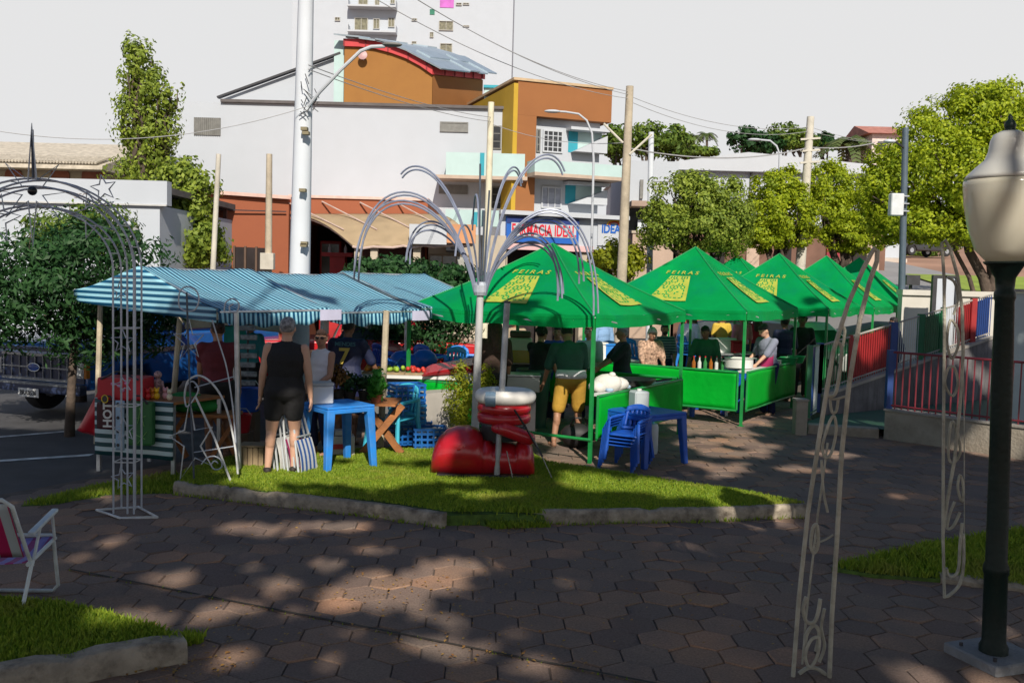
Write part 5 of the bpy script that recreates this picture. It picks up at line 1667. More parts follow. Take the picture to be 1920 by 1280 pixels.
# long white counter and the red tabletop, with a blue load on it
p, q = at(640, 702, 13.2), at(885, 718, 13.4)
t = thing('long_counter', 'long white counter behind the potted plants, running to the red tabletop', 'counter', ((p.x + q.x) / 2, 13.4, 0))
obj('counter_top', MB().bx(p.x, q.x, 13.1, 13.7, .86, .90), WHP, t)
obj('front_panel', MB().bx(p.x + .05, q.x - .05, 13.2, 13.23, .35, .857), mat('grey_panel', (.14, .14, .14), .7, .2, 2), t)
for x in (p.x + .1, (p.x + q.x) / 2, q.x - .1): obj('leg', MB().bx(x - .02, x + .02, 13.3, 13.34, 0, .857), STEEL, t)
p, q = at(790, 700, 13.0), at(925, 690, 14.0)
t = thing('red_tabletop', 'long red upturned tabletop on the counter behind the red boot', 'table top', ((p.x + q.x) / 2, 13.5, .9))
obj('panel', MB().add([(p.x, 12.95, .905), (q.x, 13.9, .91), (q.x, 14.6, .98), (p.x, 13.6, .98), (p.x + .1, 13.0, .96), (q.x, 13.9, 1.06), (q.x, 14.6, 1.12), (p.x + .1, 13.6, 1.03)], [(0, 3, 2, 1), (4, 5, 6, 7), (0, 1, 5, 4), (1, 2, 6, 5), (2, 3, 7, 6), (3, 0, 4, 7)]), mat('red_plastic', (.38, .012, .02), .35, .1, 3), t, bevel=.03, seg=2)
obj('edge_strip', MB().bar((p.x + .02, 12.93, .93), (q.x, 13.88, .99), .02), mat('dark_red', (.2, .01, .015), .5), t)
BLN = mat('blue_sheet', (.012, .13, .62), .38, .12, 3)
q = at(755, 680, 14.6)
t = thing('blue_bag_pile', 'heap of blue plastic bags left of the steel post on the counter', 'bag', (q.x, 14.6, .8))
b = MB()
rd = random.Random(4)
for (dx, dz, r) in ((0, .15, .17), (.2, .12, .15), (-.18, .08, .13), (.34, .18, .17)): b.ell((q.x + dx, 14.6 + rd.uniform(-.1, .1), .82 + dz), (r * 1.2, r, r), 12)
obj('bag', b, BLN, t, smooth='all')
obj('fold', MB().tube([(q.x - .15, 14.4, .86), (q.x, 14.38, 1.03), (q.x + .2, 14.42, .95)], .02, 6), PB2, t)
for k, (px, py, m, lab) in enumerate(((838, 668, PT, 'turquoise plastic chair upturned behind the red tabletop'), (862, 672, PB2, 'bright blue plastic chair behind the red tabletop'), (812, 678, PB, 'deep blue plastic chair behind the red tabletop'), (905, 665, PB2, 'bright blue plastic chair by the tall steel stem'), (735, 655, PB, 'blue plastic chair behind the number 7 shirt'))):
    q = at(px, py, 15.6 + .2 * k)
    plastic_chair(lab, (q.x, q.y, .28), R(150 + 40 * k), m, 'blue chairs behind the stall counter')
for k, (px, py, Y) in enumerate(((1140, 640, 17.5), (1190, 636, 18.5), (1300, 640, 20.5), (1125, 655, 18.8))):
    q = at(px, py, Y)
    plastic_chair(['bright blue plastic chair behind the man in black', 'bright blue plastic chair behind the white-haired woman', 'bright blue plastic chair behind the woman in green', 'bright blue plastic chair far behind the green tent leg'][k], (q.x, Y, .32), R(170 + 30 * k), PB2, 'bright blue chairs among the tents')
for k, (px, Y) in enumerate(((1302, 16.6), (1385, 17.3), (1350, 18.0))):
    q = at(px, 760, Y)
    plastic_table(['blue plastic table under the second tent, at its left side', 'blue plastic table under the second tent, by its front leg', 'blue plastic table deep under the second tent'][k], (q.x, Y, 0), R(30), PB, 'blue tables under the second tent', h=.68)
# boxes and tubs in the first tent
q = at(972, 725, 13.5)
t = thing('steel_chest', 'grey steel chest behind the white cuff of the red boot', 'chest', (q.x, 13.5, .3))
obj('case', MB().box((q.x, 13.5, .80), (.60, .4, .22)), mat('brushed_grey', (.40, .41, .42), .45, .1, 4, metal=.4), t, bevel=.01)
obj('stand', MB().box((q.x, 13.5, .35), (.5, .34, .66)), DKM, t)
obj('lid', MB().box((q.x, 13.5, .925), (.62, .42, .02)), STEEL, t)
q = at(975, 660, 15.2)
t = thing('juice_tank', 'clear drinks dispenser with yellow juice behind the steel chest', 'dispenser', (q.x, 15.2, .9))
obj('body', MB().box((q.x, 15.2, 1.13), (.38, .3, .42)), mat('pale_plastic', (.50, .48, .40), .3, .1, 3), t, bevel=.02)
obj('juice', MB().box((q.x, 15.04, 1.05), (.34, .02, .2)), mat('juice_yellow', (.38, .24, .02), .2), t)
obj('lid', MB().box((q.x, 15.2, 1.40), (.34, .28, .1)), mat('brown_lid', (.08, .05, .03), .5), t, bevel=.02)
obj('stand', MB().box((q.x, 15.2, .46), (.5, .4, .9)), DKM, t)
q = at(1002, 690, 14.6)
t = thing('green_bin', 'dark green plastic bin left of the woman in black top', 'bin', (q.x, 14.6, 0))
obj('body', MB().lathe([(.2, 0), (.26, .85), (.28, .86), (.28, .90), (.22, .9), (.0, .88)], (q.x, 14.6, 0), 18), mat('dark_green_plastic', (.02, .09, .07), .4), t, smooth=True)
obj('handle', MB().tube([(q.x - .28, 14.5, .8), (q.x - .33, 14.5, .8), (q.x - .33, 14.5, .7), (q.x - .27, 14.5, .7)], .012, 6), DKM, t)
# goods on the first tent's counter
q = at(1140, 728, 12.6)
t = thing('white_sack', 'white cloth sack on the counter of the first green tent', 'sack', (q.x, 12.6, .82))
b = MB()
for dx, dy, dz, rx, rz_ in ((0, 0, .10, .20, .13), (.14, .1, .08, .16, .10), (-.14, -.08, .06, .13, .09)): b.ell((q.x + dx, 12.65 + dy, .82 + dz), (rx, .17, rz_), 14)
obj('cloth', b, mat('white_cloth', (.60, .58, .55), .85, .08, 5, .4, 12), t, smooth='all')
obj('knot', MB().ell((q.x + .05, 12.6, 1.04), (.05, .05, .04), 10), mat('white_cloth', (.60, .58, .55)), t, smooth='all')
q = at(1190, 728, 13.15)
t = thing('wok_pan', 'wide black pan on the counter of the first green tent', 'pan', (q.x, 13.15, .82))
obj('bowl', MB().lathe([(.10, .0), (.22, .04), (.29, .11), (.30, .12), (.28, .115), (.2, .05), (0, .02)], (q.x, 13.15, .82), 24), mat('black_iron', (.012, .012, .016), .35), t, smooth=True)
obj('handle', MB().tube([(q.x + .28, 13.1, .92), (q.x + .5, 13.05, .96)], .014, 8), DKM, t)
q = at(1150, 748, 12.5)
t = thing('blue_napkins', 'crumpled pale blue cloth at the counter edge of the first tent', 'cloth', (q.x, 12.45, .82))
b = MB(); rd = random.Random(2)
for i in range(5): b.ell((q.x - .14 + i * .09, 12.45 + rd.uniform(-.03, .06) + i * .10, .845 + rd.uniform(0, .02)), (.06, .05, .03), 8)
obj('cloth', b, mat('pale_blue_cloth', (.30, .42, .55), .8, .1, 8), t, smooth='all')
q = at(1335, 705, 16.6); 
for k, (px, py, Y, lab) in enumerate(((1385, 688, 16.2, 'large white pot of food on the second tent counter'), (1440, 690, 16.9, 'round steel pan on the second tent counter before the man in grey'))):
    q = at(px, py, Y)
    t = thing('cooking_pot', lab, 'pot', (q.x, Y, .85))
    r = .24 if k == 0 else .22
    obj('bowl', MB().lathe([(r * .85, 0), (r, .02), (r, .17 if k == 0 else .09), (r + .02, .18 if k == 0 else .1), (r - .02, .16 if k == 0 else .09), (0, .10 if k == 0 else .06)], (q.x, Y, .85), 22), WHP if k == 0 else STEEL, t, smooth=True)
    obj('handle', MB().tube([(q.x - r, Y - .05, .97), (q.x - r - .06, Y, .98), (q.x - r, Y + .05, .97)], .012, 6), STEEL, t)
# small bag at the first tent's foot, and the shoes of the chairs' shadow
q = at(1085, 845, 12.6)
t = thing('black_bag', 'black bag on the ground under the first tent counter', 'bag', (q.x, 12.9, 0))
obj('body', MB().ell((q.x, 12.9, .17), (.24, .18, .17), 14), mat('black_nylon', (.012, .012, .014), .6), t, smooth='all')
obj('strap', MB().tube([(q.x - .12, 12.85, .3), (q.x - .05, 12.8, .42), (q.x + .08, 12.8, .42), (q.x + .14, 12.85, .3)], .012, 6), DKM, t)
q = at(1215, 830, 12.7)
t = thing('white_drum', 'white plastic drum under the blue table', 'drum', (q.x, 12.6, 0))
obj('body', MB().lathe([(.11, 0), (.12, .02), (.12, .36), (.10, .40), (0, .41)], (q.x, 12.6, 0), 18), mat('milky_plastic', (.52, .58, .60)), t, smooth=True)
obj('lid', MB().lathe([(.06, .41), (.06, .44), (0, .445)], (q.x, 12.6, 0), 14), PT, t)

# --- table of bags at the near end of the striped stall
tl = at(178, 755, 10.55); tr_ = at(325, 760, 10.3)
t = thing('goods_table', 'display table fronted by a green and white striped cloth at the near stall end', 'table', ((tl.x + tr_.x) / 2, 10.45, 0))
zt_, zb_ = .84, .20
obj('front_cloth', MB().grid(lambda u, v: Vector((tl.x + (tr_.x - tl.x) * u, 10.55 - .25 * u - .012 * math.sin(u * 15) * (1 - v), zb_ + (zt_ - zb_) * v)), 24, 10), CLZ2, t, smooth='all', thick=.004)
obj('table_top', MB().add([(tl.x, 10.57, zt_), (tr_.x, 10.32, zt_), (tr_.x + .35, 11.0, zt_), (tl.x + .35, 11.25, zt_), (tl.x, 10.57, zt_ - .03), (tr_.x, 10.32, zt_ - .03), (tr_.x + .35, 11.0, zt_ - .03), (tl.x + .35, 11.25, zt_ - .03)], [(0, 1, 2, 3), (7, 6, 5, 4), (0, 4, 5, 1), (1, 5, 6, 2), (2, 6, 7, 3), (3, 7, 4, 0)]), WOOD, t)
for x, y in ((tl.x + .02, 10.6), (tr_.x - .02, 10.36), (tr_.x + .3, 10.95), (tl.x + .36, 11.2)): obj('leg', MB().bx(x - .02, x + .02, y - .02, y + .02, 0, zt_ - .032), STEEL, t)
REDC = mat('red_nylon', (.42, .008, .02), .45, .12, 4)
def bag(name, label, x0, x1, z0, z1, y, d, m, extra=None, cat='bag'):
    q = thing(name, label, cat, ((x0 + x1) / 2, y, z0))
    b = MB().box(((x0 + x1) / 2, y, (z0 + z1) / 2), (x1 - x0, d, z1 - z0))
    o = obj('bag_body', b, m, q, bevel=.03, seg=2)
    obj('strap', MB().tube([(x0 + .05, y - d / 2, z1 - .02), ((x0 + x1) / 2 - .03, y - d / 2 - .02, z1 + .07), ((x0 + x1) / 2 + .03, y - d / 2 - .02, z1 + .07), (x1 - .05, y - d / 2, z1 - .02)], .012, 6), DKM, q)
    return q
x0, x1 = at(190, 780, 10.45).x, at(236, 780, 10.45).x
q1 = bag('printed_bag', 'black and dark red bag with white capital lettering hung on the striped cloth', x0, x1, zof(210, 803, 10.4), zof(210, 752, 10.4), 10.36, .1, mat('wine_black', (.05, .006, .010), .6, .3, 3))
text('lettering', 'HOT', .13, WHP, q1, Matrix.Translation(((x0 + x1) / 2, 10.300, zof(210, 778, 10.3))) @ Matrix.Rotation(R(90), 4, 'X') @ Matrix.Rotation(R(90), 4, 'Z'), .003, .004)
x0, x1 = at(186, 720, 10.45).x, at(273, 720, 10.45).x
q2 = bag('red_bag', 'puffy red bag with pink print lying on the goods table', x0, x1, .83, zof(230, 706, 10.5), 10.55, .34, REDC)
b = MB()
for dx, dz in ((0, 0), (.08, .03), (-.07, .02), (.03, -.05)): b.ell(((x0 + x1) / 2 + dx, 10.375, 1.0 + dz), (.03, .012, .02), 8)
obj('print', b, mat('pink_print', (.6, .2, .4), .6), q2)
lg = at(199, 747, 10.3)
lo = thing('round_badge', 'round yellow and black badge hanging from the red bag', 'badge', tuple(lg))
obj('disc', MB().lathe([(.04, 0), (.04, .012), (0, .013)], (lg.x, 10.28, lg.z), 18, Matrix.Rotation(R(90), 3, 'X'), sx=.75), DKM, lo)
obj('rim', MB().tube([(lg.x + .034 * math.cos(a), 10.265, lg.z + .042 * math.sin(a)) for a in [2 * PI * i / 16 for i in range(16)]], .006, 6, True), mat('badge_yellow', (.6, .42, .02), .5), lo)
x0, x1 = at(236, 780, 10.4).x, at(292, 790, 10.4).x
q3 = bag('green_bag', 'green bag printed with pale leaf strokes hung on the striped cloth', x0 + .06, x1 + .02, zof(262, 834, 10.3), zof(262, 752, 10.3), 10.30, .12, mat('bag_green', (.02, .12, .03), .55, .2, 3))
b = MB()
cx = (x0 + x1) / 2 + .05
for a, c in (((-.02, .25), (.02, .45)), ((.05, .22), (.0, .42)), ((-.08, .14), (.06, .08)), ((.08, .16), (-.02, .03)), ((-.06, .30), (.07, .33))):
    b.bar((cx + a[0], 10.236, zof(262, 834, 10.3) + a[1]), (cx + c[0], 10.236, zof(262, 834, 10.3) + c[1]), .016, .004)
obj('leaf_print', b, mat('pale_green_print', (.16, .38, .10), .6), q3)
# chequered scarf strip between the bags
p = at(228, 790, 10.33)
t = thing('patterned_scarf', 'pale scarf with dark spots hanging between the dark bag and the green bag', 'scarf', (p.x, 10.3, .3))
obj('cloth', MB().grid(lambda u, v: Vector((p.x - .05 + .10 * u, 10.29 + .01 * math.sin(u * 6), .30 + .55 * v)), 4, 10), mat('pale_blue_cloth', (.30, .42, .55)), t, smooth='all', thick=.006)
b = MB()
for i in range(7): b.ell((p.x + (.02 if i % 2 else -.02), 10.279, .36 + i * .075), (.018, .004, .02), 8)
obj('spot', b, DKM, t)
# red towel hanging out on the left
t = thing('red_towel', 'plain red towel hanging askew at the left of the goods table', 'towel', (at(170, 800, 10.7).x, 10.7, .4))
pa, pb_, pc, pd = at(188, 724, 10.6), at(212, 740, 10.55), at(181, 818, 10.7), at(146, 806, 10.8)
obj('cloth', MB().grid(lambda u, v: pa.lerp(pb_, u).lerp(pd.lerp(pc, u), v) + Vector((0, .02 * math.sin(u * 7 + v * 3), 0)), 8, 12), REDC, t, smooth='all', thick=.008)
obj('hem', MB().tube([pd + Vector((0, -.012, .01)), pc + Vector((0, -.012, .01))], .008, 6), mat('dark_red', (.2, .01, .015)), t)
# little toys on the table
TOY = [(mat('toy_red', (.5, .02, .02), .4), 'red'), (mat('toy_yellow', (.7, .42, .01), .4), 'yellow'), (mat('toy_pink', (.6, .3, .32), .4), 'pink'), (mat('toy_cream', (.6, .55, .4), .4), 'cream'), (mat('toy_orange', (.55, .18, .02), .4), 'orange')]
for k, px in enumerate((277, 294, 310, 318, 286)):
    m_, cn_ = TOY[k]
    q = at(px, 748, 10.45 + .06 * (k % 3))
    t = thing('plush_toy', 'small %s plush toy on the goods table' % cn_, 'toy', (q.x, q.y, zt_), 0, 'plush toys on the goods table')
    obj('body', MB().ell((q.x, q.y, zt_ + .04), (.035, .03, .04), 10).ell((q.x, q.y - .005, zt_ + .10), (.028, .027, .028), 10), m_, t, smooth='all')
    obj('ear', MB().ell((q.x - .02, q.y, zt_ + .127), (.01, .008, .012), 8).ell((q.x + .02, q.y, zt_ + .127), (.01, .008, .012), 8), m_, t, smooth='all')
p = at(293, 715, 10.7)
t = thing('knitted_doll', 'speckled grey and rose knitted doll standing on the goods table', 'doll', (p.x, 10.75, zt_))
obj('body', MB().cap((p.x, 10.75, zt_ + .05), (p.x, 10.75, zt_ + .17), .05, .045).ell((p.x, 10.75, zt_ + .25), .045, 12), mat('speckled_knit', (.32, .2, .2), .9, .7, 60), t, smooth='all')
obj('arm', MB().cap((p.x - .05, 10.74, zt_ + .17), (p.x - .08, 10.72, zt_ + .06), .018, .016).cap((p.x + .05, 10.74, zt_ + .17), (p.x + .08, 10.72, zt_ + .06), .018, .016), mat('speckled_knit', (.32, .2, .2)), t, smooth='all')
# green cushion and wooden stool beside the maroon shirted person
p = at(345, 755, 10.9)
t = thing('green_cushion', 'bright green cushion on the wooden bench under the near canopy', 'cushion', (p.x, 10.95, .62))
obj('cover', MB().ell((p.x, 10.95, .76), (.24, .2, .12), 16).ell((p.x + .22, 11.0, .72), (.18, .18, .09), 14), mat('green_cloth', (.012, .19, .03), .8, .15, 5), t, smooth='all')
obj('seam', MB().tube([(p.x - .2, 10.80, .72), (p.x, 10.745, .74), (p.x + .2, 10.80, .72)], .006, 6), mat('dark_green_plastic', (.02, .09, .07)), t)
t = thing('wooden_bench', 'low wooden bench with crossed legs behind the standing star decoration', 'bench', (p.x + .15, 11.0, LZ - .02))
obj('seat', MB().box((p.x + .15, 11.0, .62), (.9, .4, .04)), WOOD, t, bevel=.005)
for s in (-1, 1):
    obj('leg', MB().bar((p.x + .15 + s * .3 - .15, 10.9, LZ - .02), (p.x + .15 + s * .3 + .15, 10.95, .6), .05, .05).bar((p.x + .15 + s * .3 + .15, 11.0, LZ - .02), (p.x + .15 + s * .3 - .15, 11.05, .6), .05, .05), WOOD, t)
# folded pale box items in the stall's dark back: a rack with clothes hangers
p = at(465, 640, 12.4)
t = thing('hanging_rack', 'small rack of hanging grey trinkets behind the near stall leg', 'rack', (p.x, 12.4, 0))
obj('pole', MB().tube([(p.x, 12.4, 0), (p.x, 12.4, 1.62)], .014, 8), DKM, t)
obj('base', MB().box((p.x, 12.4, .02), (.4, .4, .03)), DKM, t)
for i in range(7):
    z = 1.55 - i * .12
    obj('trinket', MB().box((p.x + .02 * (i % 2), 12.36, z), (.22, .03, .07)), mat('grey_trinket', (.25, .26, .28), .5, .5, 20), t, bevel=.01)

# --- the big inflatable Santa boot
BOOT = mat('red_inflatable', (.44, .010, .018), .3, .12, 2, coat=.3, bump=.25, bscale=9, dirt_or_shade=(.26, .02, .03), dscale=4, damt=.6)
BLK = mat('black_vinyl', (.015, .015, .018), .35, .1, 3)
CUFF = mat('white_inflatable', (.66, .65, .62), .45, .06, 3)
GREYV = mat('grey_vinyl', (.035, .045, .05), .4, .2, 3)
YB_ = 10.35; sB = F / YB_
bx0 = at(905, 850, YB_).x
def X_(px): return at(px, 845, YB_).x
t = thing('inflatable_boot', 'huge red inflatable boot with a white cuff lying on the grass', 'inflatable decoration', (bx0, YB_, LZ - .02))
zb_ = LZ - .02
prof = [(807, .03), (809, .12), (814, .19), (823, .25), (837, .30), (855, .325), (875, .33), (893, .31), (903, .275), (906, .24), (909, .252), (915, .248), (921, .232), (925, .208), (929, .219), (942, .217), (955, .214), (964, .212), (967, .198), (970, .232), (979, .262), (989, .255), (997, .22), (1002, .13), (1004, .02)]
v, f = [], []
nseg = 28
for px, r in prof:
    cx = X_(px)
    for j in range(nseg):
        a = 2 * PI * j / nseg
        y, z = r * 1.0 * math.cos(a), r * .82 * math.sin(a)
        zz = zb_ + max(r * .80 + z, .0) + (.02 if z > -r * .7 else 0)
        v.append((cx, YB_ + .1 + y, zz))
for i in range(len(prof) - 1):
    for j in range(nseg): f.append((i * nseg + j, i * nseg + (j + 1) % nseg, (i + 1) * nseg + (j + 1) % nseg, (i + 1) * nseg + j))
obj('foot', MB().add(v, f), BOOT, t, smooth='all')
obj('sole', MB().grid(lambda u, w: Vector((X_(822) + (X_(992) - X_(822)) * u, YB_ - .17 + .5 * w, zb_ + .035 + 0 * w)), 2, 2).bx(X_(820), X_(993), YB_ - .16, YB_ + .34, zb_ - .01, zb_ + .05), BLK, t, bevel=.02)
cx, sx0 = X_(943), X_(995) - X_(943)
zc = lambda py: at(943, py, YB_).z
for (ya, yb) in ((757, 776), (775, 794)):
    z0, z1 = zc(yb), zc(ya); zm = (z0 + z1) / 2; hh = (z1 - z0) / 2
    pr_ = [(sx0 * .86, -hh), (sx0 * .95, -hh * .85), (sx0 * .985, 0), (sx0 * .95, hh * .85), (sx0 * .86, hh), (0, hh)]
    obj('shaft_ring', MB().lathe([(r, z + zm) for r, z in [(0, -hh)] + pr_], (cx, YB_ + .12, 0), 32, sy=.9), BOOT, t, smooth='all')
z0, z1 = zc(758), zc(731); zm = (z0 + z1) / 2; hh = (z1 - z0) / 2
rr_ = X_(1003) - X_(945)
pr_ = [(0, -hh)] + [(rr_ - hh + hh * math.cos(a), zm * 0 + hh * math.sin(a)) for a in [-PI / 2 + PI * i / 10 for i in range(11)]] + [(rr_ * .6, hh * .7), (0, hh * .5)]
obj('cuff', MB().lathe([(r, z + zm) for r, z in pr_], (X_(945), YB_ + .12, 0), 36, sy=.9), CUFF, t, smooth='all')
obj('cuff_band', MB().lathe([(hh * 1.03, -.055), (hh * 1.04, 0), (hh * 1.03, .055)], (X_(918), YB_ - .19, zm), 18, Matrix.Rotation(R(90), 3, 'Y') @ Matrix.Rotation(R(0), 3, 'Z')), mat('steel_blue_tape', (.16, .25, .34), .4), t, smooth=True)
obj('ankle', MB().lathe([(0, zc(830)), (sx0 * .84, zc(825)), (sx0 * .80, zc(800)), (sx0 * .84, zc(794)), (0, zc(793))], (cx, YB_ + .12, 0), 28, sy=.9), GREYV, t, smooth='all')
obj('ankle_roll', MB().cap((X_(945), YB_ - .16, zc(800)), (X_(990), YB_ - .12, zc(817)), .075, .075, 14).cap((X_(930), YB_ - .08, zc(800)), (X_(946), YB_ - .16, zc(801)), .06, .07, 14), BOOT, t, smooth='all')
obj('strap', MB().tube([(X_(962), YB_ - .22, zc(762)), (X_(985), YB_ - .24, zc(795)), (X_(1004), YB_ - .2, zc(828)), (X_(1016), YB_ - .25, zc(846))], .012, 6), BLK, t)
obj('air_valve', MB().lathe([(.02, 0), (.02, .02), (0, .022)], (X_(862), YB_ - .22, zc(836)), 10, Matrix.Rotation(R(90), 3, 'X')), BOOT, t)
# guy lines
for k, (a, c) in enumerate((((1000, 820), (1036, 898)), ((950, 845), (962, 899)))):
    p, q = at(*a, YB_ - .2), gp(*c, LZ)
    tag(obj('guy_line', MB().tube([p, q], .006, 6), mat('grey_cord', (.3, .3, .28), .8)), ['pale guy line from the boot heel to the grass on its right', 'pale guy line at the foot of the leaning steel pole'][k], 'rope', 'guy lines of the boot')

# --- folding beach chair in the left foreground
fx_, fy_ = -3.40, 6.26
PINK = stripemat('pink_striped_fabric', (.50, .02, .13), (.50, .56, .60), 'X', .13, .55, transl=.2, off=.2)
LIL = stripemat('lilac_striped_fabric', (.42, .06, .22), (.36, .28, .62), 'X', .11, .5, transl=.2)
t = thing('folding_chair', 'white framed folding beach chair with pink and lilac striped fabric on the plaza', 'folding chair', (fx_, fy_, 0), R(4))
FRM = mat('white_enamel_tube', (.56, .62, .64), .35, .1, 6, dirt_or_shade=(.3, .3, .28), dscale=14, damt=.5)
W_2 = .26
# local: x across, +y is the way it faces
obj('seat', MB().grid(lambda u, v: Vector((-W_2 + .02 + (2 * W_2 - .04) * u, -.18 + .44 * v, .36 + .05 * v - .03 * math.sin(PI * v) - .015 * math.sin(PI * u))), 10, 8), LIL, t, smooth='all', thick=.006, local=True)
obj('backrest', MB().grid(lambda u, v: Vector((-W_2 + .02 + (2 * W_2 - .04) * u, -.20 - .22 * v - .02 * math.sin(PI * u), .40 + .40 * v)), 10, 8), PINK, t, smooth='all', thick=.006, local=True)
obj('back_frame', MB().tube([(-W_2, -.12, .32), (-W_2, -.19, .42), (-W_2, -.40, .78), (-W_2 + .05, -.43, .83), (W_2 - .05, -.43, .83), (W_2, -.40, .78), (W_2, -.19, .42), (W_2, -.12, .32)], .0135, 8), FRM, t, smooth=True, local=True)
obj('seat_frame', MB().tube([(-W_2, -.19, .345), (-W_2, .25, .40), (-W_2 + .04, .285, .41), (W_2 - .04, .285, .41), (W_2, .25, .40), (W_2, -.19, .345)], .0135, 8), FRM, t, smooth=True, local=True)
for s in (-1, 1):
    obj('armrest', MB().box((s * (W_2 + .012), .03, .575), (.045, .40, .026), M=Matrix.Rotation(R(9), 3, 'X')), mat('white_enamel_tube', (.56, .62, .64)), t, bevel=.01, seg=2, local=True)
    obj('arm_post', MB().tube([(s * (W_2 + .012), .17, .59), (s * (W_2 + .012), .21, .40)], .011, 8), FRM, t, smooth=True, local=True)
    obj('arm_post', MB().tube([(s * (W_2 + .012), -.02, .56), (s * (W_2 + .012), -.14, .34)], .011, 8), FRM, t, smooth=True, local=True)
obj('leg_frame', MB().tube([(-W_2 - .01, .20, .39), (-W_2 - .01, .27, .06), (-W_2 + .03, .28, .015), (W_2 - .03, .28, .015), (W_2 + .01, .27, .06), (W_2 + .01, .20, .39)], .0135, 8), FRM, t, smooth=True, local=True)
obj('leg_frame', MB().tube([(-W_2 - .01, -.14, .36), (-W_2 - .01, -.32, .05), (-W_2 + .03, -.335, .015), (W_2 - .03, -.335, .015), (W_2 + .01, -.32, .05), (W_2 + .01, -.14, .36)], .0135, 8), FRM, t, smooth=True, local=True)

# --- more goods and clutter under the roofs
TUBG = mat('green_tub_plastic', (.02, .30, .08), .4, .15, 5)
STY = mat('foam_white', (.60, .60, .58), .8, .05, 8)
def cooler(label, px, py, Y, z, w=.42, d=.3, h=.28, m=None, rz=20):
    q = at(px, py, Y)
    t = thing('cool_box', label, 'cool box', (q.x, Y, z))
    obj('box_body', MB().box((q.x, Y, z + h / 2), (w, d, h), R(rz)), m or STY, t, bevel=.012)
    obj('lid', MB().box((q.x, Y, z + h + .022), (w + .02, d + .02, .04), R(rz)), m or STY, t, bevel=.01)
def stand(label, px, py, Y, w, h, m):
    q = at(px, py, Y)
    t = thing('display_stand', label, 'stand', (q.x, Y, 0))
    obj('top', MB().box((q.x, Y, h - .02), (w, .6, .04), R(30)), m, t, bevel=.006)
    for a in (-1, 1):
        for c in (-1, 1):
            p = Matrix.Rotation(R(30), 3, 'Z') @ Vector((a * (w / 2 - .05), c * .25, 0))
            obj('leg', MB().box((q.x + p.x, Y + p.y, h / 2 - .02), (.04, .04, h - .04), R(30)), DKM, t)
stand('dark-legged display stand deep inside the first tent', 1130, 700, 17.0, 1.3, .86, WHP)
cooler('white foam cool box on the display stand in the first tent', 1112, 690, 17.0, .86)
cooler('blue cool box on the display stand in the first tent', 1146, 690, 17.1, .86, .36, .28, .26, PB2)
stand('dark-legged display stand behind the woman in dull green', 1358, 690, 20.0, 1.5, .84, STEEL)
cooler('white foam cool box behind the woman in dull green', 1352, 680, 20.0, .84, .5, .3, .26)
cooler('dark red cool box behind the woman in dull green', 1378, 680, 20.0, .84, .3, .25, .22, REDC)
for k, (px, Y) in enumerate(((1478, 17.4), (1492, 17.8))):
    q = at(px, 690, Y)
    t = thing('plastic_tub', ['bright green plastic tub at the right end of the second tent counter', 'bright green plastic tub farthest along the second tent counter'][k], 'tub', (q.x, Y, .84), 0, 'green tubs on the second tent counter')
    obj('body', MB().lathe([(.12, .84), (.16, .96), (.175, .965), (.165, .97), (.13, .88), (0, .87)], (q.x, Y, 0), 18), TUBG, t, smooth=True)
    obj('handle', MB().tube([(q.x - .17, Y, .95), (q.x - .21, Y, .94), (q.x - .17, Y - .04, .95)], .01, 6), TUBG, t)
BOTM = [mat('bottle_amber', (.25, .08, .01), .15), mat('bottle_clear', (.5, .52, .5), .12), mat('bottle_green', (.03, .18, .05), .15)]
for k in range(6):
    px = 1300 + k * 11
    q = at(px, 700, 16.2)
    t = thing('drink_bottle', '%s bottle, %s of the row on the second tent counter' % (['amber', 'clear', 'green'][k % 3], ['first', 'second', 'third', 'fourth', 'fifth', 'rightmost'][k]), 'bottle', (q.x, 16.2, .84), 0, 'bottles on the second tent counter')
    obj('glass', MB().lathe([(.032, 0), (.034, .01), (.034, .13), (.012, .18), (.012, .22), (0, .22)], (q.x, 16.2 + .012 * k, .80), 12), BOTM[k % 3], t, smooth=True)
    obj('bottle_top', MB().lathe([(.014, .22), (.014, .24), (0, .242)], (q.x, 16.2 + .012 * k, .80), 10), REDC, t)
t = thing('trestle_board', 'pale board on trestles behind the front banner of the second tent', 'board', (at(1330, 720, 16.3).x, 16.3, 0))
qa, qb = at(1290, 700, 16.25), at(1372, 700, 16.25)
obj('board', MB().bx(qa.x, qb.x, 16.1, 16.6, .77, .80), WHP, t)
for x in (qa.x + .05, qb.x - .05): obj('leg', MB().bx(x - .02, x + .02, 16.3, 16.34, 0, .768), STEEL, t)
# tub and bucket behind the near stall leg
for k, (px, py, Y, r, m, lab) in enumerate(((466, 745, 12.0, .17, PB, 'deep blue tub on the ground behind the near stall leg'), (452, 790, 11.6, .13, REDC, 'red bucket on the ground behind the near stall leg'))):
    q = at(px, py, Y)
    z = q.z - r
    t = thing('bucket', lab, 'bucket', (q.x, Y, max(z, 0)))
    z = max(z, 0)
    obj('body', MB().lathe([(r * .75, z), (r, z + r * 1.7), (r * 1.06, z + r * 1.72), (r * .96, z + r * 1.7), (r * .72, z + .03), (0, z + .03)], (q.x, Y, 0), 18), m, t, smooth=True)
    obj('handle', MB().tube([(q.x - r, Y, z + r * 1.6), (q.x - r * .6, Y - .05, z + r * 2.3), (q.x + r * .6, Y - .05, z + r * 2.3), (q.x + r, Y, z + r * 1.6)], .007, 6), STEEL, t)
    if z > .05: obj('stand', MB().bx(q.x - .12, q.x + .12, Y - .12, Y + .12, 0, z - .002), mat('crate_shadow_wood', (.12, .08, .05)), t)
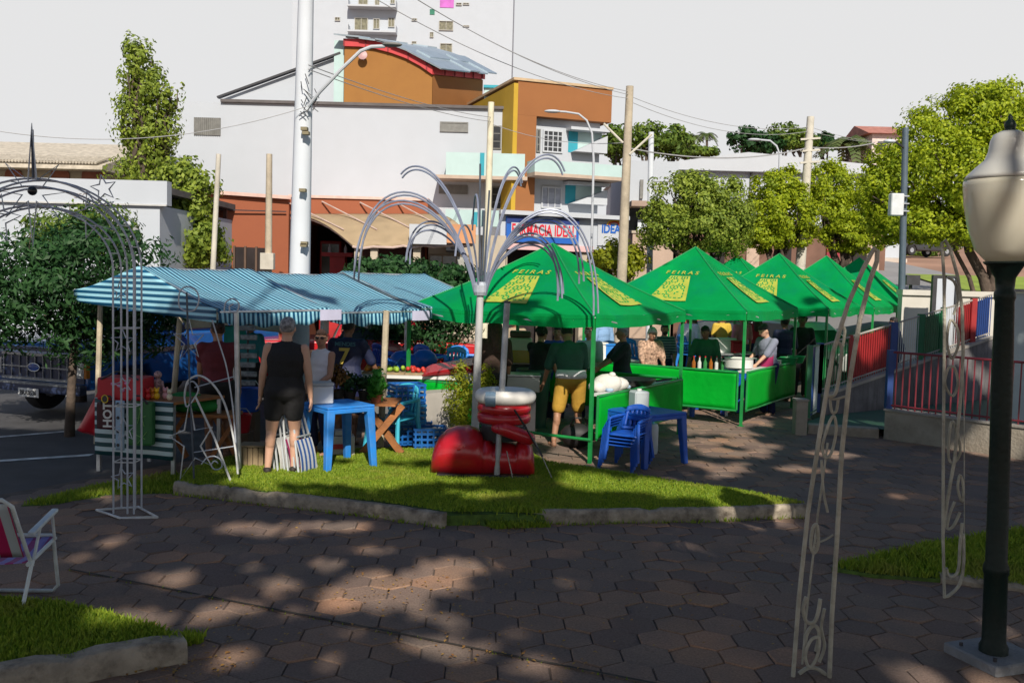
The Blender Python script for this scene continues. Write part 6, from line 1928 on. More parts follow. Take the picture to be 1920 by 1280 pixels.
# fruit trays on the long counter
FRU = [(mat('fruit_orange', (.60, .20, .01), .5, .3, 9), 'oranges'), (mat('fruit_green', (.22, .36, .03), .5, .3, 9), 'limes'), (mat('fruit_red', (.45, .03, .02), .45, .3, 9), 'tomatoes')]
rd = random.Random(12)
for k, px in enumerate((700, 742, 780)):
    q = at(px, 700, 13.35); m, nm = FRU[k]
    t = thing('fruit_tray', 'shallow tray heaped with %s on the long white counter' % nm, 'tray', (q.x, 13.35, .90), 0, 'fruit trays on the long counter')
    obj('tray', MB().box((q.x, 13.35, .915), (.28, .3, .03)), CARD, t, bevel=.004)
    b = MB()
    for i in range(14): b.ell((q.x + rd.uniform(-.11, .11), 13.35 + rd.uniform(-.12, .12), .955 + rd.uniform(0, .035)), .034, 8)
    o = obj('fruit', b, m, t, smooth='all'); o['kind'] = 'stuff'
# ================================================================ people
SK1 = mat('skin_light', (.50, .29, .20), .55, .08, 8)
SK2 = mat('skin_tan', (.33, .17, .105), .55, .08, 8)
SK3 = mat('skin_brown', (.20, .095, .055), .55, .08, 8)
HB = mat('hair_black', (.010, .008, .008), .5, .5, 30, .9, 70)
HBR = mat('hair_brown', (.05, .022, .012), .5, .5, 30, .9, 70)
HGR = mat('hair_grey', (.22, .22, .23), .6, .6, 30, .9, 70)
HWH = mat('hair_white', (.48, .47, .45), .6, .4, 30, .9, 70)
EYE = mat('eye_dark', (.02, .013, .01), .2)
LIP = mat('lips', (.28, .09, .08), .5)
def fuse(name, mb, m, parent, voxel, smooth_it=2):
    """one continuous surface out of overlapping volumes"""
    me = bpy.data.meshes.new(name)
    me.from_pydata([tuple(p) for p in mb.v], [], mb.f)
    bm = bmesh.new(); bm.from_mesh(me)
    bmesh.ops.recalc_face_normals(bm, faces=bm.faces)
    bm.to_mesh(me); bm.free()
    o = bpy.data.objects.new('tmp', me)
    COL.objects.link(o)
    r = o.modifiers.new('r', 'REMESH'); r.mode = 'VOXEL'; r.voxel_size = voxel; r.adaptivity = 0
    if smooth_it:
        s = o.modifiers.new('s', 'SMOOTH'); s.iterations = smooth_it; s.factor = .5
    dg = bpy.context.evaluated_depsgraph_get()
    out = bpy.data.meshes.new_from_object(o.evaluated_get(dg))
    bpy.data.objects.remove(o); bpy.data.meshes.remove(me)
    out.polygons.foreach_set('use_smooth', [True] * len(out.polygons))
    out.materials.clear()
    return link_mesh(name, out, m, parent, local=True)
def ik(a, c, l1, l2, pole):
    d = c - a
    D = min(d.length, (l1 + l2) * .995)
    u = d.normalized()
    c = a + u * D
    x = (l1 * l1 - l2 * l2 + D * D) / (2 * D)
    h = math.sqrt(max(l1 * l1 - x * x, 0))
    p = (pole - u * pole.dot(u))
    p = p.normalized() if p.length > 1e-5 else u.orthogonal().normalized()
    return a + u * x + p * h, c
_mat0 = mat
def mat(name, rgb, rough=.6, var=.12, scale=5, bump=0, bscale=60, **k):
    if 'fabric' in name and not bump: bump, bscale = .6, 13
    return _mat0(name, rgb, rough, var, scale, bump, bscale, **k)
def person(label, px, Y, h=1.68, rz=0, z0=0, lean=0, side=0, fat=1.0, hands=None, feet=None, turn=0, nod=0, skin=SK2, hair=('short', HB), top=None, sleeve=.5, bottom=None, leg=.5,
           hem=.86, shoes=None, dress=None, wide=1.0, glasses=False, beard=False, apron=None, py=700, vox=.0105):
    k = h / 1.7
    X = at(px, py, Y).x
    t = thing('person', label, 'person', (X, Y, z0), R(rz), None)
    V3 = Vector
    pel = V3((0, 0, .92))
    RL = Matrix.Rotation(-R(lean), 3, 'X') @ Matrix.Rotation(R(side), 3, 'Y')
    up = lambda x, y, z: pel + RL @ (V3((x, y, z)) - pel)
    feet = feet or [(-.10, .0), (.10, .03)]
    hands = hands or [(-.27, .03, .78), (.27, .05, .78)]
    f = fat
    B, T, G = MB(), MB(), MB()     # body, top garment, bottom garment
    def torso(b, e):
        b.ell(pel + V3((0, -.005, .02)), (.165 * f * wide + e, .118 * f + e, .13 + e), 16)
        b.ell(up(0, .012, 1.07), (.140 * f * wide + e, .102 * f + e, .16 + e), 16, RL)
        b.ell(up(0, .0, 1.26), (.168 * f * wide + e, .112 * f + e, .17 + e), 16, RL)
        b.ell(up(0, -.01, 1.37), (.165 * wide * (.6 + .4 * f) + e, .082 + e, .075 + e), 14, RL)
    torso(B, 0)
    SHW = .178 * wide * (.75 + .25 * f)
    nk = up(0, -.01, 1.43)
    RH = RL @ Matrix.Rotation(R(lean) * .7, 3, 'X') @ Matrix.Rotation(R(turn), 3, 'Z') @ Matrix.Rotation(-R(nod), 3, 'X')
    hc = up(0, .0, 1.50) + RH @ V3((0, .022, .105))
    hd = lambda x, y, z: hc + RH @ V3((x, y, z))
    B.cap(nk, hd(0, -.015, -.06), .058 * (.7 + .3 * f), .054, 12)
    B.ell(hc, (.078, .096, .112), 18, RH).ell(hd(0, .028, -.06), (.058, .062, .055), 14, RH)
    B.cap(hd(0, .093, .01), hd(0, .112, -.022), .012, .017, 8)
    B.ell(hd(0, .075, .028), (.055, .022, .018), 10, RH)
    for s in (-1, 1): B.ell(hd(s * .079, -.005, -.01), (.014, .026, .034), 10, RH)
    joints = []
    for i, s in enumerate((-1, 1)):
        sh = up(s * SHW, -.01, 1.385)
        hx = V3(hands[i])
        el, wr = ik(sh, hx, .285, .255, V3((s * .55, -1.0, -.25)))
        joints.append((sh, el, wr))
        B.cap(sh, el, .052 * (.55 + .45 * f), .040 * (.6 + .4 * f), 12).cap(el, wr, .040 * (.6 + .4 * f), .027, 12)
        # hand: palm, four unequal bent fingers, a thumb from the side
        d = (wr - el).normalized()
        q = d.cross(V3((s, 0, 0))); q = q.normalized() if q.length > .1 else V3((0, 1, 0))
        w = q.cross(d).normalized()
        pc = wr + d * .05
        M_ = Matrix((w, q, d)).transposed()
        B.ell(pc, (.022, .040, .052), 12, M_)
        for j, (o_, L_) in enumerate(((-.030, .062), (-.010, .074), (.010, .070), (.028, .056))):
            k0 = pc + d * .042 + q * o_
            k1 = k0 + d * L_ * .55 - w * s * .008
            k2 = k1 + d * L_ * .42 - w * s * .022
            B.cap(k0, k1, .0115, .0105, 8).cap(k1, k2, .0105, .0095, 8)
        th = pc + d * .0 + q * .034
        B.cap(th, th + d * .035 + q * .022 - w * s * .012, .013, .011, 8).cap(th + d * .035 + q * .022 - w * s * .012, th + d * .060 + q * .024 - w * s * .022, .011, .0095, 8)
    for i, s in enumerate((-1, 1)):
        hp = V3((s * .092 * wide * (.8 + .2 * f), 0, .90))
        fx, fy = feet[i][0], feet[i][1]
        fz = feet[i][2] if len(feet[i]) > 2 else 0
        kn, an = ik(hp, V3((fx, fy - .03, .085 + fz)), .415, .41, V3((s * .12, 1, 0)))
        B.cap(hp, kn, .088 * f, .058 * (.5 + .5 * f), 14).cap(kn, an, .054 * (.5 + .5 * f), .037, 12)
        B.ell(kn.lerp(an, .30) + V3((0, -.018, 0)), (.050 * (.5 + .5 * f), .056 * (.5 + .5 * f), .11), 12)
        B.cap(V3((fx, fy - .055, .04 + fz)), V3((fx + s * .02, fy + .12, .028 + fz)), .038, .028, 12)
        B.ell(V3((fx + s * .015, fy + .07, .03 + fz)), (.042, .075, .028), 10)
        if bottom:
            e0 = .024 if bottom[1] != 'tight' else .012
            kk = hp.lerp(kn, min(leg * 2, 1)) if leg <= .5 else kn
            G.cap(hp + V3((0, 0, .02)), kk, .088 * f + e0, .058 * (.5 + .5 * f) + e0 + .012 * (leg <= .5), 14)
            if leg > .5: G.cap(kn, kn.lerp(an, (leg - .5) * 2), .056 * (.5 + .5 * f) + e0, .042 + e0, 12)
        if shoes:
            S_ = MB().cap(V3((fx, fy - .055, .042 + fz)), V3((fx + s * .02, fy + .125, .034 + fz)), .046, .036, 12).ell(V3((fx + s * .015, fy + .07, .035 + fz)), (.049, .085, .034), 12)
            S_.xf(Matrix.Scale(k, 4))
            fuse('shoe', S_, shoes, t, .012 * k, 2)
    if top:
        e = .017
        torso(T, e)
        T.ell(up(0, .005, 1.0), (.155 * f * wide + e, .112 * f + e, .14 + e), 16, RL).ell(up(0, .005, 1.16), (.156 * f * wide + e, .108 * f + e, .15 + e), 16, RL)
        T.ell(pel + V3((0, 0, .0)), (.172 * f * wide + e, .124 * f + e, max(.94 - hem, .05)), 16)
        for i, s in enumerate((-1, 1)):
            sh, el, wr = joints[i]
            if sleeve > 0: T.cap(up(s * .10, -.01, 1.39), sh, .060, .056 * (.6 + .4 * f) + .012, 12)
            else: T.cap(up(s * .07, -.01, 1.40), up(s * (SHW - .045), -.01, 1.40), .050, .040, 12)
            if sleeve > 0:
                e1 = sh.lerp(el, min(sleeve * 2, 1) * .96)
                T.cap(sh, e1, .052 * (.55 + .45 * f) + .020, .046 * (.6 + .4 * f) + .022, 12)
                if sleeve > .5: T.cap(el, el.lerp(wr, (sleeve - .5) * 2), .042 * (.6 + .4 * f) + .018, .034 + .014, 12)
        T.cap(nk + V3((0, 0, -.03)), nk + RL @ V3((0, 0, .012)), .072, .063, 12)
    if bottom:
        G.ell(pel + V3((0, -.005, .0)), (.168 * f * wide + .024, .121 * f + .024, .13), 16)
    if dress:
        T.cap(V3((-.07, 0, .92)), V3((-.085, 0, dress)), .12 * f, .135 * f, 14).cap(V3((.07, 0, .92)), V3((.085, 0, dress)), .12 * f, .135 * f, 14)
    S = Matrix.Scale(k, 4)
    B.xf(S); T.xf(S); G.xf(S)
    fuse('body', B, skin, t, vox * k, 2)
    if G.v: fuse('shorts' if leg <= .5 else 'trousers', G, bottom[0], t, .015 * k, 3)
    if T.v: fuse('dress' if dress else 'shirt', T, top, t, .014 * k, 3)
    if hair:
        Hm = MB()
        Hm.ell(hd(0, -.022, .026), (.086, .092, .100), 16, RH).ell(hd(0, .01, .062), (.074, .085, .062), 14, RH)
        if hair[0] == 'long':
            Hm.cap(hd(0, -.06, 0), hd(0, -.085, -.30), .080, .085, 14)
            for s in (-1, 1): Hm.cap(hd(s * .07, -.02, .02), hd(s * .085, -.05, -.26), .038, .035, 10)
        elif hair[0] == 'bob':
            Hm.ell(hd(0, -.04, -.04), (.094, .075, .095), 14, RH)
            for s in (-1, 1): Hm.cap(hd(s * .075, -.01, .02), hd(s * .082, -.01, -.09), .03, .026, 10)
        elif hair[0] == 'curly':
            rd_ = random.Random(int(px))
            for _ in range(34):
                a, q = rd_.uniform(0, 2 * PI), rd_.uniform(-.3, 1)
                c_ = math.sqrt(1 - q * q)
                p = V3((c_ * math.cos(a) * .088, c_ * math.sin(a) * .09 - .03, q * .10 + .02))
                if p.y > .055 and p.z < .06: continue
                Hm.ell(hc + RH @ p, .026, 8)
        elif hair[0] == 'bun':
            Hm.ell(hd(0, -.11, .05), .045, 12)
        elif hair[0] == 'tail':
            Hm.cap(hd(0, -.10, .04), hd(0, -.15, -.16), .036, .02, 10)
        Hm.xf(S)
        fuse('hair', Hm, hair[1], t, .009 * k, 1)
    for s in (-1, 1):
        obj('eye', MB().ell(hd(s * .031, .086, .012), (.013, .008, .007), 8, RH).xf(S), EYE, t, smooth='all', local=True)
    obj('mouth', MB().ell(hd(0, .083, -.062), (.024, .010, .008), 8, RH).xf(S), LIP, t, smooth='all', local=True)
    if glasses:
        g = MB()
        for s in (-1, 1): g.ell(hd(s * .033, .098, .010), (.027, .005, .020), 10, RH).tube([hd(s * .058, .092, .014), hd(s * .084, .0, .012)], .004, 5)
        obj('glasses', g.xf(S), mat('black_lens', (.01, .01, .012), .15), t, smooth='all', local=True)
    if beard:
        g = MB().ell(hd(0, .04, -.078), (.060, .056, .045), 12, RH).ell(hd(0, .082, -.045), (.034, .014, .010), 10, RH)
        fuse('beard', g.xf(S), HB, t, .009 * k, 1)
    if apron:
        g = MB().grid(lambda u, v: (up(0, 0, 0) * 0 + V3(((u - .5) * .34 * f, .13 * f + .03 - .10 * (2 * u - 1) ** 2, .62 + .62 * v))), 10, 8)
        obj('apron', g.xf(S), apron, t, smooth='all', thick=.006, local=True)
    t['_k'] = k
    return t, up, k
BLACK = mat('black_fabric', (.010, .010, .012), .85, .2, 8)
NAVYF = mat('navy_fabric', (.008, .013, .05), .7, .15, 6)
MAROON = mat('maroon_fabric', (.11, .012, .02), .85, .2, 8)
WHITEF = mat('white_fabric', (.58, .57, .62), .8, .06, 6, .3, 20)
BOTTLE = mat('bottle_green_fabric', (.016, .075, .056), .85, .15, 6, .4, 16)
MUST = mat('mustard_fabric', (.42, .24, .03), .8, .12, 6, .4, 16)
GREYF = mat('grey_fabric', (.20, .215, .29), .85, .1, 6, .4, 16)
BLUEF = mat('blue_fabric', (.02, .06, .32), .8, .12, 6, .3, 16)
GRNF = mat('green_fabric', (.012, .10, .05), .85, .12, 6)
DKBL = mat('dark_blue_fabric', (.006, .010, .06), .8, .15, 6)
PALEF = mat('pale_mint_fabric', (.42, .52, .48), .8, .1, 6)
PATT = mat('patterned_fabric', (.38, .24, .17), .85, .75, 26)
PLAID = stripemat('plaid_fabric', (.02, .035, .08), (.18, .22, .28), 'Z', .05, .6, transl=0)
PINKF = mat('pink_fabric', (.55, .16, .22), .8, .2, 6)
REDFB = mat('red_fabric', (.42, .02, .04), .8, .2, 6)
SANDAL = mat('sandal_black', (.02, .015, .012), .7)
BROWNF = mat('brown_fabric', (.05, .028, .02), .85, .2, 6)

zz = LZ - .02
person('person in maroon top and dark shorts standing behind the star decoration, back turned', 408, 11.2, 1.62, 15, .06, lean=6, fat=1.15, hands=[(-.22, .28, .80), (.26, .16, .86)], skin=SK2, hair=('bun', HBR), top=MAROON, sleeve=.25, bottom=(BLACK, ''), leg=.28, turn=20)
person('grey-haired woman in a black sleeveless playsuit seen from behind at the striped stall', 534, 10.25, 1.685, 8, zz, fat=1.24, wide=1.0, side=2, hands=[(-.28, .03, .74), (.30, -.02, .72)], feet=[(-.17, .0), (.10, .05)], skin=SK1, hair=('short', HGR), top=BLACK, sleeve=0, bottom=(BLACK, ''), leg=.30, turn=-8, shoes=SANDAL, vox=.010)
person('young woman in a white tank top and dark glasses facing the stall customers', 602, 11.35, 1.50, 150, .10, fat=.95, hands=[(-.10, .24, .98), (.22, .10, .72)], skin=SK2, hair=('tail', HBR), top=WHITEF, sleeve=0, bottom=(DKBL, ''), leg=.9, turn=30, glasses=True)
o, up_, k_ = person('man in a navy shirt with a yellow number 7 on the back', 650, 12.6, 1.68, -6, 0, lean=4, fat=1.12, wide=1.08, hands=[(-.26, .30, .92), (.40, .22, .92)], skin=SK3, hair=('short', HB), top=NAVYF, sleeve=.5, bottom=(DKBL, ''), leg=.5, turn=-10)
def on_back(body, size, m, o, up, k, z, y=-.155, bold=.004):
    RLm = (up(0, 0, 1.3) - up(0, 0, 1.0)).normalized()
    M = frame(up(0, y, z) * k, (1, 0, 0), RLm)
    text('lettering' if len(body) > 1 else 'number', body, size, m, o, M, .004, bold, local=True)
on_back('7', .30, mat('gold_print', (.48, .36, .06), .6), o, up_, k_, 1.20, -.172, .006)
on_back('MENDES', .075, mat('teal_print', (.05, .16, .2), .7), o, up_, k_, 1.37, -.128, .001)
person('person with long brown hair in dark clothes behind the steel stem', 926, 13.2, 1.70, 20, 0, fat=1.0, hands=[(-.2, .25, .95), (.25, .1, .8)], skin=SK2, hair=('long', HBR), top=BROWNF, sleeve=.5, bottom=(BLACK, ''), leg=1.0)
person('woman with dark curls and a black top leaning at the first tent counter', 1008, 14.6, 1.60, -35, -.06, lean=8, fat=1.05, hands=[(-.1, .36, .86), (.22, .30, .82)], skin=SK2, hair=('curly', HB), top=BLACK, sleeve=.4, bottom=(BLACK, ''), leg=1.0)
person('woman in a bright blue shirt facing the plaza inside the first tent', 1043, 15.6, 1.56, 172, -.05, fat=1.05, hands=[(-.14, .26, .90), (.14, .24, .88)], skin=SK2, hair=('bun', HB), top=BLUEF, sleeve=.5, bottom=(DKBL, ''), leg=1.0, apron=BLUEF)
o, up_, k_ = person('man in green shirt and mustard shorts stooping, back turned, in the first tent', 1071, 13.1, 1.70, 10, -.02, lean=17, side=-2, fat=1.08, wide=1.08, hands=[(-.34, .30, .80), (.27, .34, .80)], feet=[(-.24, -.05), (.16, .12)], skin=SK2, hair=('short', HB), top=BOTTLE, sleeve=.5, bottom=(MUST, ''), leg=.44, hem=.98, nod=25, vox=.010)
obj('undershirt', MB().lathe([(.20, .95), (.222, .955), (.220, 1.0), (.205, 1.06), (.17, 1.07)], (0, .01, 0), 24, sy=.76).xf(Matrix.Scale(k_, 4)), WHITEF, o, smooth='all', local=True)
person('person in a pale mint shirt standing behind the man in mustard shorts', 1103, 15.6, 1.58, 160, -.05, fat=1.0, hands=[(-.2, .2, .9), (.2, .2, .9)], skin=SK1, hair=('short', HBR), top=PALEF, sleeve=.5, bottom=(DKBL, ''), leg=1.0)
person('stout man in black shirt facing left with a hand out at the first tent', 1166, 15.1, 1.60, 96, -.05, fat=1.22, wide=1.05, hands=[(-.10, .40, 1.02), (.18, .40, .98)], skin=SK2, hair=('short', HGR), top=mat('black_teal_fabric', (.008, .018, .022), .85), sleeve=.5, bottom=(DKBL, ''), leg=1.0)
person('white-haired woman in patterned blouse bending over goods behind the first tent', 1214, 16.6, 1.55, 195, -.05, lean=12, fat=1.15, hands=[(-.22, .34, .84), (.2, .34, .84)], skin=SK2, hair=('bob', HWH), top=PATT, sleeve=.6, bottom=(BROWNF, ''), leg=1.0, nod=12)
person('bearded man in a dark checked shirt looking towards the plaza', 1243, 18.2, 1.52, 185, -.05, fat=1.0, hands=[(-.2, .2, .85), (.2, .2, .85)], skin=SK2, hair=('short', HB), top=PLAID, sleeve=.5, bottom=(DKBL, ''), leg=1.0, beard=True)
person('woman in a dull green shirt working at the second tent counter', 1321, 17.2, 1.56, 165, -.05, lean=6, fat=1.15, hands=[(-.30, .10, .80), (.34, .22, .84)], skin=SK3, hair=('short', HB), top=GRNF, sleeve=.5, bottom=(DKBL, ''), leg=1.0, nod=15, turn=-20)
person('man in a grey T-shirt with elbow out bending over the pans in the second tent', 1441, 16.75, 1.62, 118, -.02, lean=10, fat=1.12, wide=1.05, hands=[(-.12, .46, .92), (.34, .22, .98)], skin=SK1, hair=('short', HB), top=GREYF, sleeve=.5, bottom=(DKBL, ''), leg=1.0, apron=mat('magenta_apron', (.40, .02, .12), .7), nod=22)
person('person in a pink shirt queueing far behind the second tent', 1388, 21.5, 1.62, 20, 0, hands=None, skin=SK2, hair=('short', HB), top=PINKF, sleeve=.5, bottom=(DKBL, ''), leg=1.0)
person('person in a red shirt queueing beside the pink-shirted one', 1416, 21.8, 1.64, -20, 0, skin=SK1, hair=('long', HBR), top=REDFB, sleeve=.5, bottom=(DKBL, ''), leg=1.0)
person('person in dark clothes right behind the man in grey', 1468, 18.6, 1.66, 10, 0, skin=SK3, hair=('short', HB), top=NAVYF, sleeve=.5, bottom=(BLACK, ''), leg=1.0)
person('person in dark clothes at the right end of the second tent', 1500, 19.4, 1.68, 170, 0, skin=SK3, hair=('curly', HB), top=BLACK, sleeve=.5, bottom=(BLACK, ''), leg=1.0)
person('person in navy leaning on the ramp fence beside the blue fence post', 1688, 18.4, 1.30, 60, .42, lean=14, skin=SK3, hair=('short', HB), top=DKBL, sleeve=1.0, bottom=(DKBL, ''), leg=1.0, py=620)

person('person in a beige shirt far back at the left of the first tent', 962, 17.6, 1.60, 170, 0, skin=SK2, hair=('short', HB), top=mat('beige_fabric', (.36, .28, .18), .8), sleeve=.5, bottom=(BROWNF, ''), leg=1.0)
person('person in a light blue shirt standing far back between the first two tents', 1128, 19.6, 1.60, 30, 0, skin=SK2, hair=('short', HB), top=mat('light_blue_fabric', (.20, .34, .55), .8), sleeve=.5, bottom=(DKBL, ''), leg=1.0)
person('person in a white shirt far behind the left end of the second tent', 1288, 21.0, 1.62, 150, 0, skin=SK3, hair=('short', HB), top=WHITEF, sleeve=.5, bottom=(BLACK, ''), leg=1.0)
person('woman with long hair in a yellow top far behind the second tent', 1350, 22.6, 1.58, 190, 0, skin=SK2, hair=('long', HBR), top=mat('yellow_fabric', (.50, .34, .04), .8), sleeve=.4, bottom=(DKBL, ''), leg=1.0)
person('person in a turquoise shirt in the dark back of the near canopy', 468, 14.2, 1.60, 160, 0, skin=SK2, hair=('short', HB), top=mat('turquoise_fabric', (.03, .22, .24), .8), sleeve=.5, bottom=(BLACK, ''), leg=1.0)
# ================================================================ vehicles
def wheel(par, c, r, w, rz):
    M = Matrix.Rotation(rz, 3, 'Z') @ Matrix.Rotation(R(90), 3, 'Y')
    o = obj('wheel', MB().lathe([(r * .6, -w / 2), (r * .93, -w / 2), (r, -w * .3), (r, w * .3), (r * .93, w / 2), (r * .6, w / 2)], c, 24, M), mat('tyre', (.018, .018, .019), .85), par, smooth=True)
    obj('rim', MB().lathe([(r * .62, -w * .4), (r * .55, -w * .3), (r * .2, -w * .34), (.0, -w * .36)] if False else [(r * .62, -w * .44), (r * .62, w * .44), (r * .5, w * .36), (r * .18, w * .42), (0, w * .42)], c, 16, M), STEEL, o, smooth=True)
def vehicle(name, label, origin, fwd, paint, prof, width, wheels, cabin, cat, roofm=None, rr=.36, tumble=.14):
    """prof: side outline (along, up) of the lower body; cabin: outline of the glasshouse"""
    rz = math.atan2(fwd[1], fwd[0])
    t = thing(name, label, cat, tuple(origin), rz)
    def shell(pf, w0, w1, zb, zt):
        v, f = [], []
        n = len(pf)
        for s in (-1, 1):
            for x, z in pf:
                k = min(max((z - zb) / max(zt - zb, .01), 0), 1)
                v.append((x, s * (w0 + (w1 - w0) * k) / 2, z))
        f += [tuple(range(n)), tuple(range(2 * n - 1, n - 1, -1))]
        f += [(i, i + n, (i + 1) % n + n, (i + 1) % n) for i in range(n)]
        return MB().add(v, f)
    zt = max(z for _, z in prof)
    body = obj('body', shell(prof, width, width * .96, min(z for _, z in prof), zt), paint, t, bevel=.05, seg=3, smooth=True, local=True)
    if cabin:
        zt2 = max(z for _, z in cabin)
        obj('cabin', shell(cabin, width * .95, width * .95 - 2 * tumble, zt - .03, zt2), roofm or paint, t, bevel=.06, seg=3, smooth=True, local=True)
        # glass, a hair proud of the cabin
        cx = sum(x for x, _ in cabin) / len(cabin)
        pts = [(cx + (x - cx) * .88, zt + .04 + (z - zt) * .80) for x, z in cabin]
        gl = shell(pts, width * .95 + .012, width * .95 + .012 - 2 * tumble * .8, zt, zt2)
        obj('side_window', gl, GLS, t, local=True)
        pts2 = [(cx + (x - cx) * 1.004, zt + .05 + (z - zt) * .82) for x, z in cabin]
        obj('windscreen', shell(pts2, width * .80, width * .80 - 2 * tumble, zt, zt2), GLS, t, local=True)
    for x, y in wheels:
        c = (x, y, rr)
        w = MB()
        M = Matrix.Rotation(R(90), 3, 'X')
        s = 1 if y > 0 else -1
        o = obj('wheel', MB().lathe([(rr * .6, -.11), (rr * .93, -.11), (rr, -.06), (rr, .06), (rr * .93, .11), (rr * .6, .11)], c, 24, M), mat('tyre', (.018, .018, .019), .85), t, smooth=True, local=True)
        obj('rim', MB().lathe([(rr * .62, -.10), (rr * .62, .10)], c, 20, M).lathe([(rr * .45, -.115), (rr * .45, .115)], c, 12, M), STEEL, o, smooth=True, local=True)
    return t
CHROME = mat('chrome', (.36, .39, .42), .2, .1, 6, metal=.8)
LAMPG = mat('headlamp_glass', (.60, .62, .62), .12, .1, 30)
TRB = mat('truck_blue', (.010, .085, .30), .22, .05, 2, coat=.6)
TRD = mat('truck_dark_blue', (.010, .02, .06), .3, .1, 2, coat=.4)
RPU = mat('pickup_red', (.42, .010, .014), .22, .04, 2, coat=.6)
CW = mat('car_white', (.60, .60, .60), .25, .03, 2, coat=.5)
CD = mat('car_dark_grey', (.03, .032, .036), .25, .1, 2, coat=.5)
# blue truck; its front faces the camera's left
fr = Vector((-7.0, 13.95, 0))                   # middle of the front bumper
fwd = Vector((-.36, -.933, 0))
prof = [(0, .50), (0, .62), (-.02, .98), (-.06, 1.14), (-.5, 1.24), (-1.45, 1.30), (-4.7, 1.22), (-4.75, .60), (-4.7, .50), (-4.2, .48), (-4.05, .78), (-3.45, .78), (-3.3, .46), (-1.4, .46), (-1.25, .80), (-.65, .80), (-.5, .50)]
cab = [(-1.35, 1.28), (-1.95, 1.82), (-3.1, 1.84), (-3.35, 1.26)]
t = vehicle('pickup_truck', 'blue pickup truck with a chrome grille parked behind the dark tree', fr, fwd, TRB, prof, 1.96, [(-.95, -.86), (-.95, .86), (-3.75, -.86), (-3.75, .86)], cab, 'truck', rr=.38)
t['category'] = 'truck'
g = MB()
obj('grille_panel', MB().box((.005, 0, .80), (.03, 1.84, .40)), TRD, t, local=True)
for z, hh in ((.985, .035), (.80, .016), (.625, .035)): g.box((.035, 0, z), (.03, 1.30, hh))
for i in range(9): g.box((.03, -.62 + 1.24 * i / 8, .805), (.022, .011, .31))
gr = obj('grille', g, CHROME, t, local=True)
obj('emblem', MB().lathe([(.10, 0), (.115, .008), (.10, .018), (0, .02)], (.05, 0, .80), 24, Matrix.Rotation(R(90), 3, 'Y'), sx=.50), mat('emblem_blue', (.02, .06, .25), .3), gr, smooth=True, local=True)
obj('emblem_rim', MB().tube([(.062, .115 * math.cos(a), .80 + .058 * math.sin(a)) for a in [2 * PI * i / 24 for i in range(24)]], .008, 6, True), CHROME, gr, smooth=True, local=True)
for s in (-1, 1):
    hl = obj('headlight', MB().box((.03, s * .80, .80), (.05, .24, .19)), LAMPG, t, bevel=.015, local=True)
    obj('bezel', MB().box((.022, s * .80, .905), (.05, .28, .022)).box((.022, s * .80, .695), (.05, .28, .022)).box((.022, s * .93, .80), (.05, .02, .188)).box((.022, s * .67, .80), (.05, .02, .188)), CHROME, hl, local=True)
    obj('indicator', MB().box((.0, s * .955, .80), (.08, .05, .24)), mat('amber_lens', (.45, .16, .02), .2), t, bevel=.01, local=True)
    obj('mirror', MB().box((-1.75, s * 1.10, 1.36), (.08, .20, .16)), TRD, t, bevel=.02, local=True)
obj('bumper', MB().box((.10, 0, .52), (.14, 1.98, .15)), mat('bumper_blue_black', (.02, .03, .07), .35), t, bevel=.03, seg=2, local=True)
obj('bumper_strip', MB().box((.178, 0, .575), (.012, 1.9, .03)), CHROME, t, local=True)
pl = obj('number_plate', MB().box((.185, .03, .44), (.015, .40, .13)), mat('plate_white', (.55, .56, .56), .5), t, bevel=.005, local=True)
text('lettering', 'BRA0S36', .10, DKM, pl, frame((.1945, .03, .435), (0, 1, 0), (0, 0, 1)), .002, .002, local=True, sx=.85)
obj('hood_line', MB().box((-.04, 0, 1.06), (.05, 1.86, .05)), TRD, t, local=True)
for s in (-1, 1): obj('side_strip', MB().box((-2.35, s * .965, 1.02), (4.4, .02, .07)), CHROME, t, local=True)
# red pickup side-on behind the stalls
O = Vector((at(935, 660, 18.2).x, 18.3, 0))
f_ = Vector((.985, .17, 0))
prof = [(0, .45), (.05, .75), (-.05, .98), (-.6, 1.06), (-1.35, 1.10), (-4.6, 1.08), (-4.68, .62), (-4.6, .45), (-4.1, .44), (-3.95, .74), (-3.35, .74), (-3.2, .42), (-1.2, .42), (-1.05, .74), (-.45, .74), (-.3, .44)]
cab = [(-1.3, 1.08), (-1.9, 1.62), (-2.9, 1.64), (-3.15, 1.06)]
t = vehicle('pickup_truck', 'red pickup with a white side line parked behind the stall counter', O, f_, RPU, prof, 1.8, [(-.75, -.8), (-.75, .8), (-3.65, -.8), (-3.65, .8)], cab, 'pickup', rr=.33)
obj('side_line', MB().box((-2.3, -.905, .86), (4.5, .014, .03)).box((-2.3, .905, .86), (4.5, .014, .03)), CW, t, local=True)
obj('sill', MB().box((-2.1, -.89, .47), (2.0, .04, .08)), CD, t, local=True)
obj('headlight', MB().box((.02, -.6, .82), (.06, .3, .14)), LAMPG, t, bevel=.01, local=True)
obj('door_handle', MB().box((-2.6, -.915, .97), (.16, .02, .03)), CHROME, t, local=True)
